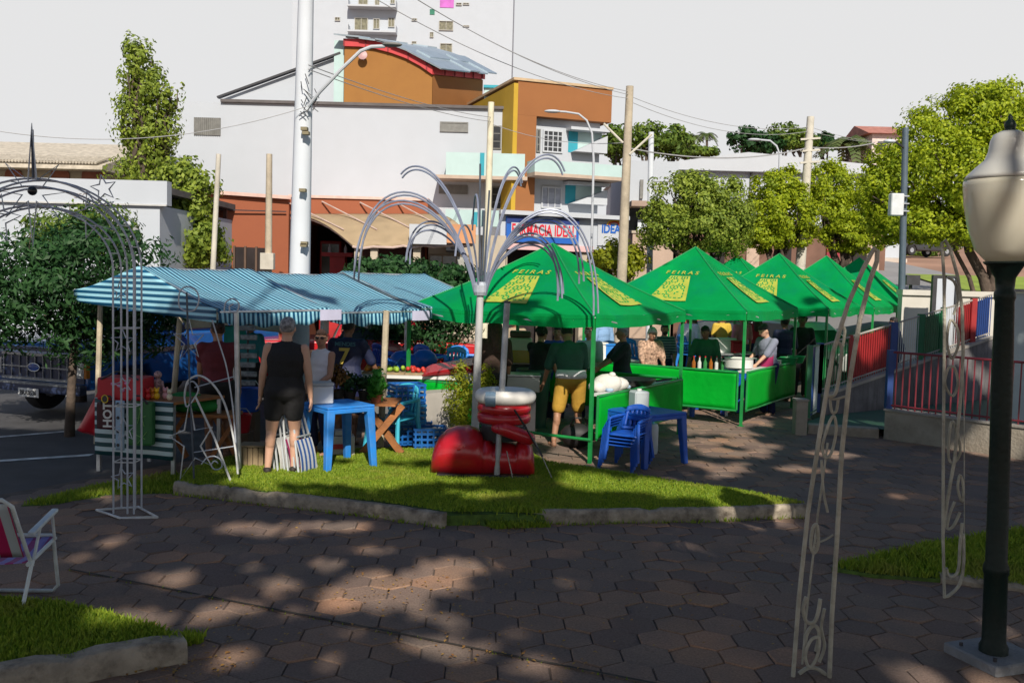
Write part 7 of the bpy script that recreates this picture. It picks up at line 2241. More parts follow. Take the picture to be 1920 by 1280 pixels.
# small cars further along
carp = [(0, .35), (.02, .62), (-.1, .74), (-.9, .86), (-1.2, .90), (-3.5, .92), (-3.9, .86), (-3.95, .45), (-3.85, .33), (-3.55, .33), (-3.4, .58), (-2.9, .58), (-2.75, .30), (-1.1, .30), (-.95, .58), (-.4, .58), (-.25, .33)]
carc = [(-1.05, .88), (-1.7, 1.38), (-2.9, 1.42), (-3.65, .90)]
def car(label, px, py, Y, fw, paint, z=0):
    q = at(px, py, Y)
    t = vehicle('parked_car', label, (q.x, Y, z), fw, paint, carp, 1.7, [(-.68, -.76), (-.68, .76), (-3.15, -.76), (-3.15, .76)], carc, 'car', rr=.3)
    for s in (-1, 1):
        obj('headlight', MB().box((-.02, s * .62, .66), (.1, .3, .12)), LAMPG, t, bevel=.02, local=True)
        obj('tail_light', MB().box((-3.93, s * .68, .72), (.06, .2, .14)), mat('tail_red', (.3, .01, .01), .3), t, bevel=.02, local=True)
    return t
car('dark grey parked car behind the grey-haired woman', 560, 640, 20.5, (.53, .85), CD)
car('white parked car seen beyond the second tent', 1640, 610, 22.0, (.6, -.8), CW, .0)
car('pale silver parked car between the far tents', 1570, 600, 26.0, (.8, -.6), mat('car_silver', (.42, .45, .48), .25, .05, 2, metal=.4), .3)
car('red parked car in front of the terracotta shop', 500, 500, 25.5, (.97, .2), mat('car_bright_red', (.45, .015, .03), .22, .04, 2, coat=.6), 0)
car('dark car on the climbing road by the roadside house', 1772, 480, 56, (.9, .3), CD, terr(at(1772, 480, 56).x, 56) + .05)
# beige parasol and bits in the stall's dark back
q = at(505, 605, 14.5)
t = thing('beige_awning', 'beige sheet awning stretched behind the near canopy', 'awning', (q.x, 14.5, 0))
p1, p2, p3, p4 = at(440, 612, 13.8), at(540, 622, 13.9), at(556, 596, 16), at(490, 596, 16)
obj('cloth', MB().add([p1, p2, p3, p4], [(0, 1, 2, 3)]), BEI, t, thick=.02)
for p in (p1, p2): obj('post', MB().tube([(p.x, p.y, -.02), tuple(p)], .02, 6), STEEL, t)
q = at(432, 640, 12.6)
t = thing('teal_banner', 'small teal cloth hanging behind the near stall leg', 'cloth', (q.x, 12.8, .9))
obj('cloth', MB().grid(lambda u, v: Vector((q.x - .15 + .3 * u, 12.8 + .03 * math.sin(u * 9), zof(432, 655, 12.8) + .32 * v)), 8, 4), mat('teal_cloth', (.01, .20, .16), .8, .1, 4), t, smooth='all', thick=.006)
obj('cord', MB().tube([(q.x - .16, 12.8, zof(432, 655, 12.8) + .32), (q.x + .16, 12.8, zof(432, 655, 12.8) + .33)], .006, 6), DKM, t)

# ================================================================ poles, wires, lamps
CPOLE = mat('pale_concrete_pole', (.52, .49, .42), .9, .12, 3, .3, 20, dirt_or_shade=(.3, .27, .22), dscale=2)
WPOLE = mat('white_concrete_pole', (.55, .585, .63), .85, .04, 2)
WPOLE2 = mat('weathered_pole', (.42, .36, .27), .9, .2, 3, .4, 20, dirt_or_shade=(.16, .13, .1), dscale=2)
def upole(label, p_top, p_bot, Y, r0, r1, m, zbase=-.03, arms=(), name='utility_pole'):
    a, c = at(*p_bot, Y), at(*p_top, Y)
    d = (c - a) / (c.z - a.z)
    foot = a + d * (zbase - a.z)
    t = thing(name, label, 'pole', tuple(foot))
    obj('pole', MB().tube([foot, foot.lerp(c, .5), c], [r0, (r0 + r1) / 2, r1], 10), m, t, smooth=True)
    return t, foot, c
POLES = {}
t, f0, c0 = upole('thick white utility pole with a curved lamp arm in front of the white building', (575, -60), (562, 505), 15.2, .19, .115, WPOLE)
POLES['white'] = c0
arm = [at(578, 200, 15.0), at(600, 172, 14.9), at(640, 130, 14.8), at(676, 96, 14.8), at(696, 88, 14.8), at(722, 87, 14.8)]
la = obj('lamp_arm', MB().tube(arm, .028, 8), W2, t, smooth=True)
q = at(735, 84, 14.8)
obj('lamp_head', MB().ell(tuple(q), (.16, .09, .035), 12), GRY, la, smooth='all')
b = MB()
rd = random.Random(8)
for i in range(16):
    p = at(570 + rd.uniform(-4, 30), 150 + rd.uniform(0, 70), 15.0)
    b.bar(p, p + Vector((rd.uniform(-.12, .12), 0, rd.uniform(-.16, .16))), .012)
obj('wire_clamp', b, DKM, t)
b = MB()
for (px, py) in ((571, 242), (568, 357), (571, 456), (574, 250), (570, 460)):
    p = at(px, py, 14.98); b.box(tuple(p), (.10, .12, .05))
obj('bracket', b, mat('rust_bracket', (.2, .17, .1), .7), t)
t, f1, c1 = upole('weathered concrete pole with angled struts right of the corner block', (1181, 162), (1166, 516), 25, .155, .10, WPOLE2)
POLES['mid'] = c1
for a, c in (((1168, 268), (1132, 232)), ((1180, 290), (1222, 252))):
    obj('strut', MB().tube([at(*a, 24.9), at(*c, 24.9)], .03, 6), CPOLE, t)
t, f2, c2 = upole('white slim concrete pole just right of the weathered one', (1221, 248), (1218, 512), 27, .10, .08, WPOLE)
t, f3, c3 = upole('far pale concrete pole between the clipped street trees', (1520, 219), (1501, 494), 32, .20, .12, CPOLE)
POLES['far'] = c3
for k in range(3):
    p = at(1518 - k * .6, 262 + k * 22, 31.9)
    obj('crossarm', MB().bar(p + Vector((-.3, 0, 0)), p + Vector((.35, 0, .06)), .06), CPOLE, t)
t, f4, c4 = upole('thin pale pole left of the terracotta shop', (410, 289), (403, 430), 23.5, .075, .06, CPOLE)
t, f5, c5 = upole('thin pale weathered pole in front of the terracotta shop', (505, 289), (503, 512), 24.5, .11, .075, WPOLE2)
bx_ = at(503, 490, 24.4)
obj('meter_box', MB().box((bx_.x, 24.33, bx_.z), (.34, .2, .42)), CPOLE, t, bevel=.01)
t, f6, c6_ = upole('slim cream pole in front of the aqua balcony', (921, 192), (912, 500), 27.5, .10, .09, mat('cream_pole', (.60, .56, .42), .85))
POLES['cream'] = c6_
t, f7, c7 = upole('dark blue-grey metal pole with a white box beside the farthest tent', (1698, 240), (1691, 526), 22.8, .085, .07, mat('blue_grey_metal', (.07, .10, .13), .5, .15, 4), zbase=.3)
q = at(1680, 384, 22.6)
obj('control_box', MB().box((q.x, 22.6, q.z), (.30, .22, .52)), mat('box_white', (.55, .58, .6), .5), t, bevel=.02)
b = MB()
for py in (368, 382, 396): p = at(1693, py, 22.68); b.box((p.x, 22.7, p.z), (.24, .2, .025))
obj('clamp', b, STEEL, t)
la = obj('lamp_arm', MB().tube([at(1697, 280, 22.8), at(1688, 272, 22.7), at(1676, 264, 22.6)], .025, 6), DKM, t)
q = at(1668, 265, 22.5)
obj('lamp_head', MB().ell(tuple(q), (.15, .09, .05), 12), mat('pale_lens', (.5, .55, .6), .3), la, smooth='all')
# street lamp arm by the corner block
t = thing('street_lamp', 'slender white street lamp with curved arm in front of the corner block', 'street lamp', (at(1120, 300, 28).x, 28, -.03))
pts = [Vector((at(1113, 400, 28).x, 28, -.03)), at(1113, 300, 28), at(1110, 250, 28), at(1100, 226, 28), at(1085, 214, 28), at(1060, 210, 28), at(1040, 209, 28)]
obj('pole', MB().tube(pts, [.04, .035, .03, .03, .03, .03, .03], 8), W2, t, smooth=True)
q = at(1036, 209, 28)
obj('lamp_head', MB().ell(tuple(q), (.25, .1, .05), 12), W2, t, smooth='all')
t = thing('street_lamp', 'far white street lamp arm over the warehouse roof left of the far pole', 'street lamp', (at(1470, 300, 40).x, 40, 0))
pts = [Vector((at(1462, 400, 40).x, 40, 0)), at(1462, 290, 40), at(1456, 274, 40), at(1444, 264, 40), at(1420, 262, 40)]
obj('pole', MB().tube(pts, .04, 6), W2, t, smooth=True)
obj('lamp_head', MB().ell(tuple(at(1415, 262, 40)), (.3, .12, .06), 10), W2, t, smooth='all')
WIRE = mat('grey_wire', (.34, .34, .35), .6)
def wire(label, a, c, sag, r=.008, grp='overhead wires'):
    P = []
    for i in range(25):
        s = i / 24
        P.append(Vector(a).lerp(Vector(c), s) + Vector((0, 0, -sag * 4 * s * (1 - s))))
    tag(obj('overhead_wire', MB().tube(P, r, 5), WIRE), label, 'wire', grp)
wl = 'thin overhead wire strung between the street poles'
up0 = at(640, -40, 17); up1 = at(690, -60, 17)
wire(wl, up0, at(1180, 185, 25), .35); wire(wl, up1, at(1181, 178, 25), .3); wire(wl, at(720, -40, 17.5), at(1180, 172, 25), .3)
wire(wl, at(1180, 180, 25), at(1518, 238, 32), .35); wire(wl, at(1180, 190, 25), at(1518, 246, 32), .4)
wire(wl, at(1518, 238, 32), at(1698, 262, 50), .25); wire(wl, at(1518, 246, 32), at(1720, 262, 50), .25)
wire(wl, at(578, 130, 15.0), at(921, 228, 27.5), .12); wire(wl, at(578, 122, 15.0), at(921, 220, 27.5), .12)
wire(wl, at(921, 232, 27.5), at(1168, 268, 25), .2)
wire(wl, at(1170, 276, 25), at(1512, 278, 32), .3, .02); wire(wl, at(1512, 276, 32), at(1640, 268, 40), .1, .02)
wire(wl, at(-80, 232, 14), at(575, 200, 15), .35, .006)
wire(wl, at(1215, 340, 27), at(1345, 334, 32), .05, .014)

# --- the plaza lamp post on the right
IRON = mat('dark_green_iron', (.006, .017, .014), .42, .2, 5, .2, 30, dirt_or_shade=(.03, .02, .014), dscale=3, damt=.3, spec=.2)
YL = 5.75
pb_, ptp = gp(1862, 1240), at(1884, 490, YL)
YL = pb_.y
ptp = at(1886, 490, YL)
ax = (ptp - pb_).normalized()
t = thing('lamp_post', 'dark iron lamp post with a big cream globe standing on a square concrete footing', 'lamp post', tuple(pb_))
def axp(s): return pb_ + (ptp - pb_) * s
MA = Matrix((ax.cross(Vector((0, 1, 0))).normalized(), Vector((0, 1, 0)), ax)).transposed()
Ln = (ptp - pb_).length
obj('pole', MB().lathe([(.085, .0), (.085, .10), (.07, .13), (.068, .55), (.075, .57), (.075, .60), (.063, .63), (.060, Ln * .55), (.062, Ln * .72), (.055, Ln - .24), (.062, Ln - .22), (.062, Ln - .19), (.052, Ln - .17), (.058, Ln - .10), (.10, Ln - .03), (.125, Ln - .01), (.125, Ln)], pb_, 20, MA), IRON, t, smooth=True)
GL = mat('cream_globe', (.70, .67, .56), .14, .05, 2, transl=.45, coat=.6)
r_ = 77 / (F / YL)
gb = at(1889, 486, YL)
k_ = 1 / (F / YL)
obj('globe', MB().lathe([(.11, .0), (r_ * .70, 22 * k_), (r_ * .88, 65 * k_), (r_ * .97, 105 * k_), (r_, 140 * k_), (r_ * .99, 150 * k_)], ptp, 32, MA), GL, t, smooth='all')
obj('globe_hood', MB().lathe([(r_ * .99, 152 * k_), (r_ * .93, 160 * k_), (r_ * .72, 176 * k_), (r_ * .54, 188 * k_), (r_ * .46, 204 * k_), (r_ * .43, 222 * k_), (r_ * .36, 234 * k_), (r_ * .20, 240 * k_), (0, 241 * k_)], ptp, 32, MA), mat('pale_globe_hood', (.58, .58, .55), .3, .05, 2, transl=.25, coat=.3), t, smooth='all')
obj('finial', MB().lathe([(.04, 238 * k_), (.028, 243 * k_), (.03, 246 * k_), (.034, 251 * k_), (.026, 257 * k_), (.012, 262 * k_), (.014, 266 * k_), (0, 272 * k_)], ptp, 16, MA), IRON, t, smooth='all')
b = MB().box((pb_.x + .02, pb_.y + .02, .03), (.42, .42, .07), R(20))
obj('footing', b, mat('footing_concrete', (.20, .21, .225), .9, .2, 4, .5, 40, dirt_or_shade=(.1, .09, .08), dscale=3), t, bevel=.01)
b = MB()
for a in (0, 1, 2, 3):
    p = pb_ + Matrix.Rotation(R(20 + 90 * a), 3, 'Z') @ Vector((.13, .13, .07))
    b.lathe([(.012, 0), (.012, .02), (0, .021)], tuple(p), 8)
obj('bolt', b, DKM, t)

# ================================================================ wire decorations
TUBE = mat('silver_paint_tube', (.42, .46, .52), .38, .15, 8, metal=.3)
WTUBE = mat('white_paint_tube', (.55, .57, .58), .4, .15, 8, dirt_or_shade=(.2, .17, .13), dscale=10, damt=.5)
DTUBE = mat('dark_paint_tube', (.06, .075, .10), .45, .2, 8)
def star_pts(c, r0, r1, n, rot, ex, ez):
    P = []
    for i in range(2 * n):
        a = PI / 2 + rot + PI * i / n
        r = r0 if i % 2 == 0 else r1
        P.append(Vector(c) + Vector(ex) * r * math.cos(a) + Vector(ez) * r * math.sin(a))
    return P
# star arch
YA = 8.77
sA = F / YA
cx = at(75, 500, YA).x
t = thing('star_arch', 'tall silver wire arch topped by an eight-pointed star on the left of the plaza', 'decoration', (at(240, 968, YA).x, YA, 0))
AZ = 2.28
rl = at(240, 600, YA).x - cx
def ellipse(a, b, y):
    return [(cx + a * math.cos(u), y, AZ + b * math.sin(u)) for u in [PI * i / 28 for i in range(29)]]
for y in (YA - .09, YA + .09):
    for a, bb in ((rl + .09, .80), (rl + .03, .73), (rl - .10, .555)):
        pts = [(cx + a, y, .02)] + ellipse(a, bb, y) + [(cx - a, y, .02)]
        obj('arch_tube', MB().tube(pts, .0095, 6), TUBE, t, smooth=True)
class TieSet:
    def tube(s, pts, r, n=6, closed=False):
        obj('tie_bar', MB().tube(pts, r, n, closed), WTUBE, t)
b = TieSet()
for i in range(1, 12):
    u = PI * i / 12
    for (a, bb) in ((rl + .09, .80), (rl - .10, .555)):
        b.tube([(cx + a * math.cos(u), YA - .09, AZ + bb * math.sin(u)), (cx + a * math.cos(u), YA + .09, AZ + bb * math.sin(u))], .006, 5)
for z in (.5, 1.02, 1.74, 2.2):
    for s in (-1, 1):
        x0, x1 = cx + s * (rl - .10), cx + s * (rl + .09)
        b.tube([(x0, YA - .09, z), (x1, YA - .09, z), (x1, YA + .09, z), (x0, YA + .09, z)], .006, 5, True)
for s in (-1, 1):
    x0, x1 = cx + s * (rl - .10), cx + s * (rl + .09)
    xo = cx + s * (rl - .32)
    b.tube([(cx + s * (rl + .33), YA - .15, .012), (cx + s * (rl + .02), YA - .22, .012), (xo, YA + .05, .012), (cx + s * (rl + .02), YA + .2, .012)], .012, 6, True)
EX, EZ = (1, 0, 0), (0, 0, 1)
c = at(72, 360, YA)
pts = []
for i in range(16):
    a = PI / 2 + PI * i / 8
    r = (.60 if i == 0 else .50 if i == 8 else .34) if i % 2 == 0 else .10
    pts.append(Vector((c.x + r * math.cos(a), YA - .11, c.z + r * math.sin(a))))
obj('big_star', MB().tube(pts, .009, 6, True), TUBE, t)
obj('star_centre', MB().ell((c.x, YA - .11, c.z), .042, 14), mat('black_bulb', (.01, .012, .016), .3), t, smooth='all')
b = MB().tube([(c.x, YA - .09, c.z + .12), (c.x - .005, YA - .09, c.z + .46), (c.x + .0, YA - .09, c.z + .55)], [.014, .014, .006], 6)
obj('spike', b, DTUBE, t)
for (px, py, r, rot) in ((185, 405, .22, .3), (5, 410, .22, -.2), (203, 355, .12, .2), (-50, 450, .18, 0)):
    q = at(px, py, YA)
    obj('small_star', MB().tube(star_pts((q.x, YA - .10, q.z), r, r * .42, 5, rot, EX, EZ), .008, 6, True), TUBE, t)
for (px, py, r, rot) in ((228, 545, .09, .1), (232, 640, .11, .0), (233, 720, .08, .3), (235, 805, .11, .1), (232, 895, .11, .2)):
    for mir in (0, 1):
        q = at(px, py, YA)
        x = q.x if not mir else 2 * cx - q.x
        obj('small_star', MB().tube(star_pts((x, YA - .02, q.z), r, r * .42, 5, rot, EX, EZ), .007, 6, True), TUBE, t)
q = at(232, 520, YA)
# standing star and comet
YS = 9.75
P_ = lambda *pts: [at(x, y, YS) for x, y in pts]
t = thing('star_decoration', 'standing wire decoration of large star, loops and spiral before the near stall', 'decoration', (at(390, 895, YS).x, YS, LZ))
zg = lambda p: Vector((p.x, p.y, max(p.z, LZ - .03)))
def pl(name, pts, r, m, closed=False, smooth=6):
    Q = P_(*pts)
    if smooth and len(Q) > 2:
        out = []
        n = len(Q)
        for i in range(n if closed else n - 1):
            p0, p1, p2, p3 = Q[(i - 1) % n if closed else max(i - 1, 0)], Q[i], Q[(i + 1) % n], Q[(i + 2) % n if closed else min(i + 2, n - 1)]
            for j in range(smooth):
                s = j / smooth
                out.append(.5 * ((2 * p1) + (p2 - p0) * s + (2 * p0 - 5 * p1 + 4 * p2 - p3) * s * s + (3 * p1 - p0 - 3 * p2 + p3) * s ** 3))
        if not closed: out.append(Q[-1])
        Q = out
    obj(name, MB().tube([zg(q) for q in Q], r, 6, closed), m, t, smooth=True)
pl('pole', [(350, 548), (355, 700), (364, 905)], .011, DTUBE, smooth=0)
pl('loop', [(335, 565), (338, 545), (352, 537), (368, 545), (373, 562), (366, 580), (350, 583), (338, 577)], .008, TUBE, True)
pl('small_star', [(355, 600), (361, 627), (382, 627), (365, 645), (372, 668), (354, 652), (338, 673), (346, 645), (326, 626), (349, 626)], .008, TUBE, True, 0)
pl('arc', [(346, 742), (352, 715), (372, 704), (395, 716), (416, 745), (430, 785), (441, 840), (446, 888)], .011, WTUBE)
pl('loop', [(346, 742), (350, 762), (362, 750), (372, 730), (362, 715), (350, 722)], .009, TUBE, True)
pl('leg', [(366, 742), (402, 820), (434, 908)], .012, WTUBE, smooth=0)
pl('large_star', [(356, 745), (346, 806), (318, 818), (345, 836), (338, 898), (366, 858), (396, 872), (376, 836), (398, 800), (365, 806)], .010, WTUBE, True, 0)
pl('spiral', [(378, 870), (388, 858), (402, 855), (414, 862), (416, 875), (404, 880), (396, 872), (402, 864), (409, 868)], .008, TUBE)
pl('tie_bar', [(365, 726), (438, 706)], .006, TUBE, smooth=0)
pl('tie_bar', [(362, 848), (440, 836)], .006, TUBE, smooth=0)
pl('spiral', [(420, 585), (424, 566), (438, 560), (448, 570), (444, 584), (433, 584), (430, 575), (437, 570)], .008, TUBE)
pl('arc', [(398, 600), (410, 640), (425, 690), (436, 760), (442, 830)], .008, TUBE)

# the spouting fountain of bent tubes
YF_ = 11.4
cb = at(901, 538, YF_)
ft = at(893, 745, YF_)
d = (cb - ft) / (cb.z - ft.z)
foot = ft + d * (LZ - .02 - ft.z)
t = thing('fountain_decoration', 'tall steel stem with bent double tubes spouting out like a fountain', 'decoration', tuple(foot))
obj('stem', MB().tube([foot, cb], [.052, .042], 12), mat('white_weathered_stem', (.42, .43, .43), .5, .1, 5, dirt_or_shade=(.2, .2, .2), dscale=4), t, smooth=True)
obj('collar', MB().lathe([(.07, -.10), (.085, -.06), (.085, .02), (.06, .06)], cb, 12), TUBE, t)
def bez(P0, P1, P2, P3, n=22, t1=1):
    return [P0 * (1 - s) ** 3 + P1 * 3 * s * (1 - s) ** 2 + P2 * 3 * s * s * (1 - s) + P3 * s ** 3 for s in [t1 * i / n for i in range(n + 1)]]
arcs = [(180, 1.52, 1.52, .06, 1), (186, 1.50, 1.36, .16, 1), (160, 1.0, 1.05, .28, 1), (166, .95, .90, .30, 1), (150, 1.35, 1.75, 1.0, .80), (3, 1.43, 1.38, -.28, 1), (340, 1.28, 1.15, .10, 1), (330, 1.1, .95, -.1, 1), (338, 1.05, .82, -.05, 1), (28, 1.2, 1.95, 1.1, .85), (60, 1.0, 1.8, 1.0, .85), (100, .9, 1.5, .4, .9), (250, .8, 1.0, .1, .9)]
VA = (cb - foot).normalized()
for az, r, hgt, zt_, t1 in arcs:
    dd = Vector((math.cos(R(az)), math.sin(R(az)), 0))
    for off in (0, .028):
        P0 = cb + dd * (.05 + off * .5) + Vector((0, 0, -.1))
        P1 = P0 + dd * r * .18 + Vector((0, 0, hgt * .95))
        P2 = P0 + dd * r * .92 + Vector((0, 0, hgt * 1.12 - off * 3))
        P3 = cb + dd * (r - off * 2) + Vector((0, 0, zt_ - off))
        if off and r < 1.0: continue
        obj('bent_tube', MB().tube(bez(P0, P1, P2, P3, 24, t1), .012, 6), mat('blue_grey_tube', (.22, .25, .34), .4, .2, 6, metal=.2), t, smooth=True)
for dx, top in ((-.03, 1.46), (.02, .9), (.06, 1.15)):
    obj('straight_tube', MB().tube([cb + Vector((dx * .5, 0, -.1)), cb + Vector((dx * 1.3, 0, top))], .012, 6), DTUBE, t, smooth=True)
# leaning steel pole in front of the boot
pf, ptop = gp(931, 894, LZ), None
Yp = pf.y
ptop = at(951, 568, Yp)
t = thing('steel_post', 'leaning bare steel post standing on the lawn in front of the red boot', 'post', tuple(pf))
obj('tube', MB().tube([pf - Vector((0, 0, .03)), ptop], .034, 10), mat('bright_steel', (.42, .45, .48), .4, .25, 4, metal=.55, dirt_or_shade=(.08, .09, .1), dscale=5, damt=.7), t, smooth=True)
obj('cap', MB().lathe([(.036, 0), (.036, .02), (0, .024)], ptop, 10), DKM, t)

# right-hand pair of tall wire pylons
RT = mat('pale_rope_tube', (.40, .38, .31), .55, .2, 6, .5, 40, dirt_or_shade=(.12, .10, .07), dscale=8, damt=.6)
def pylon(label, rails, bits, Y, base):
    q = gp(*base)
    t = thing('wire_pylon', label, 'decoration', (q.x, Y, 0))
    for pts, r, dy in rails:
        Q = [at(x, y, Y + dy * (1 - min(max((y - 465) / 200, 0), 1)) * 0 + dy) for x, y in pts]
        Q = [Vector((p.x, p.y, max(p.z, .0))) for p in Q]
        obj('rail', MB().tube(Q, r, 8), RT, t, smooth=True)
    for pts, r, dy, closed in bits:
        Q = [at(x, y, Y + dy) for x, y in pts]
        out = []
        n = len(Q)
        for i in range(n if closed else n - 1):
            p0, p1, p2, p3 = Q[(i - 1) % n if closed else max(i - 1, 0)], Q[i], Q[(i + 1) % n], Q[(i + 2) % n if closed else min(i + 2, n - 1)]
            for j in range(5):
                s = j / 5
                out.append(.5 * ((2 * p1) + (p2 - p0) * s + (2 * p0 - 5 * p1 + 4 * p2 - p3) * s * s + (3 * p1 - p0 - 3 * p2 + p3) * s ** 3))
        if not closed: out.append(Q[-1])
        obj('ornament', MB().tube(out, r, 7, closed), RT, t, smooth=True)
    return t
YR = 5.45
rails = [([(1484, 1330), (1498, 1120), (1515, 960), (1536, 820), (1562, 660), (1590, 570), (1618, 505), (1632, 478), (1640, 465), (1645, 470), (1644, 490), (1630, 530), (1612, 600), (1592, 720), (1578, 850), (1570, 1000), (1560, 1150), (1552, 1330)], .0135, 0),
         ([(1500, 1330), (1512, 1150), (1534, 960), (1552, 830)], .007, .18)]
bits = [([(1566, 640), (1578, 652), (1574, 700), (1566, 738), (1552, 742)], .011, .05, False), ([(1574, 610), (1584, 618), (1580, 650)], .009, .1, False), ([(1552, 742), (1564, 748), (1588, 742)], .008, .06, False),
        ([(1556, 790), (1564, 780), (1568, 806), (1560, 846), (1548, 858), (1542, 838), (1548, 812)], .009, .1, True), ([(1556, 748), (1560, 772), (1568, 770), (1572, 745)], .009, .08, False),
        ([(1540, 862), (1544, 920), (1552, 960)], .008, .1, False), ([(1524, 990), (1532, 985), (1534, 1020), (1526, 1036), (1520, 1020)], .011, .05, True), ([(1530, 1018), (1550, 1010), (1562, 1002)], .006, .05, False),
        ([(1512, 1118), (1506, 1140), (1512, 1164), (1526, 1166), (1534, 1148), (1538, 1122)], .012, .04, False), ([(1508, 1230), (1512, 1190), (1526, 1172), (1536, 1186), (1530, 1220)], .012, .04, False),
        ([(1498, 1262), (1520, 1250), (1546, 1262), (1560, 1290)], .013, .03, False), ([(1546, 1140), (1540, 1175), (1546, 1210), (1536, 1240)], .010, .05, False), ([(1520, 1200), (1536, 1196), (1532, 1230), (1518, 1250), (1510, 1228)], .010, .02, True)]
pylon('tall pale wire pylon of two tubes meeting in a bent tip, nearest on the right', rails, bits, YR, (1518, 1300))
YR2 = 6.95
rails = [([(1770, 1135), (1768, 1000), (1769, 800), (1771, 620), (1770, 520), (1766, 455), (1772, 450), (1782, 468), (1796, 520), (1804, 580), (1806, 660), (1800, 760), (1790, 860), (1776, 940), (1768, 1000)], .012, 0),
         ([(1806, 640), (1808, 800), (1808, 1000)], .004, .12)]
bits = [([(1776, 520), (1790, 530), (1796, 560), (1788, 590)], .010, .03, False), ([(1782, 600), (1776, 640), (1784, 672), (1796, 650), (1796, 620)], .010, .02, True), ([(1778, 690), (1772, 720), (1786, 742), (1796, 720), (1790, 690)], .010, .02, True),
        ([(1784, 790), (1796, 812), (1800, 850), (1786, 868), (1778, 850)], .010, .02, True), ([(1800, 890), (1796, 915), (1804, 940), (1806, 910)], .010, .02, True), ([(1790, 940), (1780, 965), (1776, 990), (1788, 985), (1800, 960)], .011, .02, False),
        ([(1804, 980), (1800, 1020), (1796, 1070), (1780, 1080), (1774, 1064)], .012, .02, False), ([(1806, 1000), (1806, 1060), (1796, 1100), (1760, 1128)], .013, .02, False), ([(1640, 1136), (1690, 1130), (1750, 1132), (1808, 1142), (1760, 1146), (1690, 1144)], .012, 0, True)]
pylon('tall pale wire pylon with hanging ornaments beside the lamp post', rails, bits, YR2, (1730, 1140))

# ================================================================ ramp, fences and gate on the right
CW_ = mat('stained_concrete', (.31, .275, .225), .92, .15, 2, .5, 30, dirt_or_shade=(.10, .075, .05), dscale=1.6, damt=.8)
CWD = mat('grey_streaked_concrete', (.13, .125, .13), .92, .3, 3, .4, 25, dirt_or_shade=(.045, .04, .04), dscale=7, damt=.95, streak=.12)
FR = mat('fence_red', (.30, .018, .02), .5, .12, 4)
FB = mat('fence_blue', (.015, .05, .20), .5, .12, 4)
FG = mat('fence_green', (.012, .12, .05), .5, .12, 4)
FW = mat('fence_pale', (.50, .52, .54), .5, .1, 4)
FRR = mat('fence_dull_red', (.16, .02, .03), .5, .2, 4)
A, C = gp(1656, 822), gp(1862, 853)
dv = (C - A).normalized(); nv = Vector((dv.y, -dv.x, 0))
E = A + dv * 4.0
def wallseg(name, label, A, E, h, m, w=.2, cap=True):
    t = thing(name, label, 'wall', tuple((A + E) / 2))
    d = (E - A); L = d.length; d = d.normalized()
    obj('wall', MB().box((A + E) / 2 + Vector((0, 0, h / 2 - .02)), (L, w, h + .04), M=Matrix.Rotation(math.atan2(d.y, d.x), 3, 'Z')), m, t, bevel=.01)
    if cap: obj('coping', MB().box((A + E) / 2 + Vector((0, 0, h + .015)), (L + .02, w + .04, .03), M=Matrix.Rotation(math.atan2(d.y, d.x), 3, 'Z')), CONC, t)
    return t
nb = Vector((-nv.x, -nv.y, 0)) if nv.y > 0 else nv
wb = -nb * .1
wallseg('low_wall', 'stained low concrete wall under the red-barred fence', A + wb, E + wb, .43, CW_)
def fence(label, A, E, z0, z1, sections, grp=None, posts=(), sp=.105, slope=0.0, barr=.008):
    """sections: list of (from, to, material); posts: list of (fraction, material, size)"""
    t = thing('railing', label, 'fence', tuple(A + Vector((0, 0, z0))), 0, grp)
    L = (E - A).length
    P = lambda u, z: A.lerp(E, u) + Vector((0, 0, z + slope * u))
    for (a, c, m, top) in sections:
        n = max(2, int(L * (c - a) / sp))
        b = MB()
        for i in range(n + 1):
            u = a + (c - a) * i / n
            b.tube([P(u, z0), P(u, z1)], barr, 5)
        obj('bars', b, m, t)['kind'] = 'stuff' if n > 400 else 'part'
        obj('rail', MB().tube([P(a, z1), P(c, z1)], .018, 6).tube([P(a, z0 + .05), P(c, z0 + .05)], .014, 6), top, t, smooth=True)
    for u, m, w in posts:
        q = P(u, 0)
        obj('post', MB().bx(q.x - w, q.x + w, q.y - w, q.y + w, z0 - (.4 if w > .05 else 0), q.z + z1 + .03), m, t)
    return t
Lf = (E - A).length
fence('dull red barred railing on the stained low wall', A + wb, E + wb, .46, 1.32, [(.0, .52, FRR, FRR), (.52, 1, FG, FRR)], posts=[(.0, FB, .045), (.5, FRR, .02)], sp=.10, barr=.011)
# pier and sill of the gate opening
B0 = gp(1502, 815)
t = thing('concrete_pier', 'short concrete pier at the corner of the second tent', 'pier', tuple(B0))
obj('shaft', MB().bx(B0.x - .09, B0.x + .09, B0.y, B0.y + .2, -.02, .52), CW_, t, bevel=.01)
obj('cap', MB().bx(B0.x - .1, B0.x + .1, B0.y - .01, B0.y + .21, .52, .55), CONC, t)
S0, S1 = gp(1512, 812), A
wallseg('low_wall', 'low concrete sill across the gate opening beside the pier', S0 + Vector((.05, .1, 0)), S1 + Vector((-.03, .12, 0)), .14, CW_, .22, False)
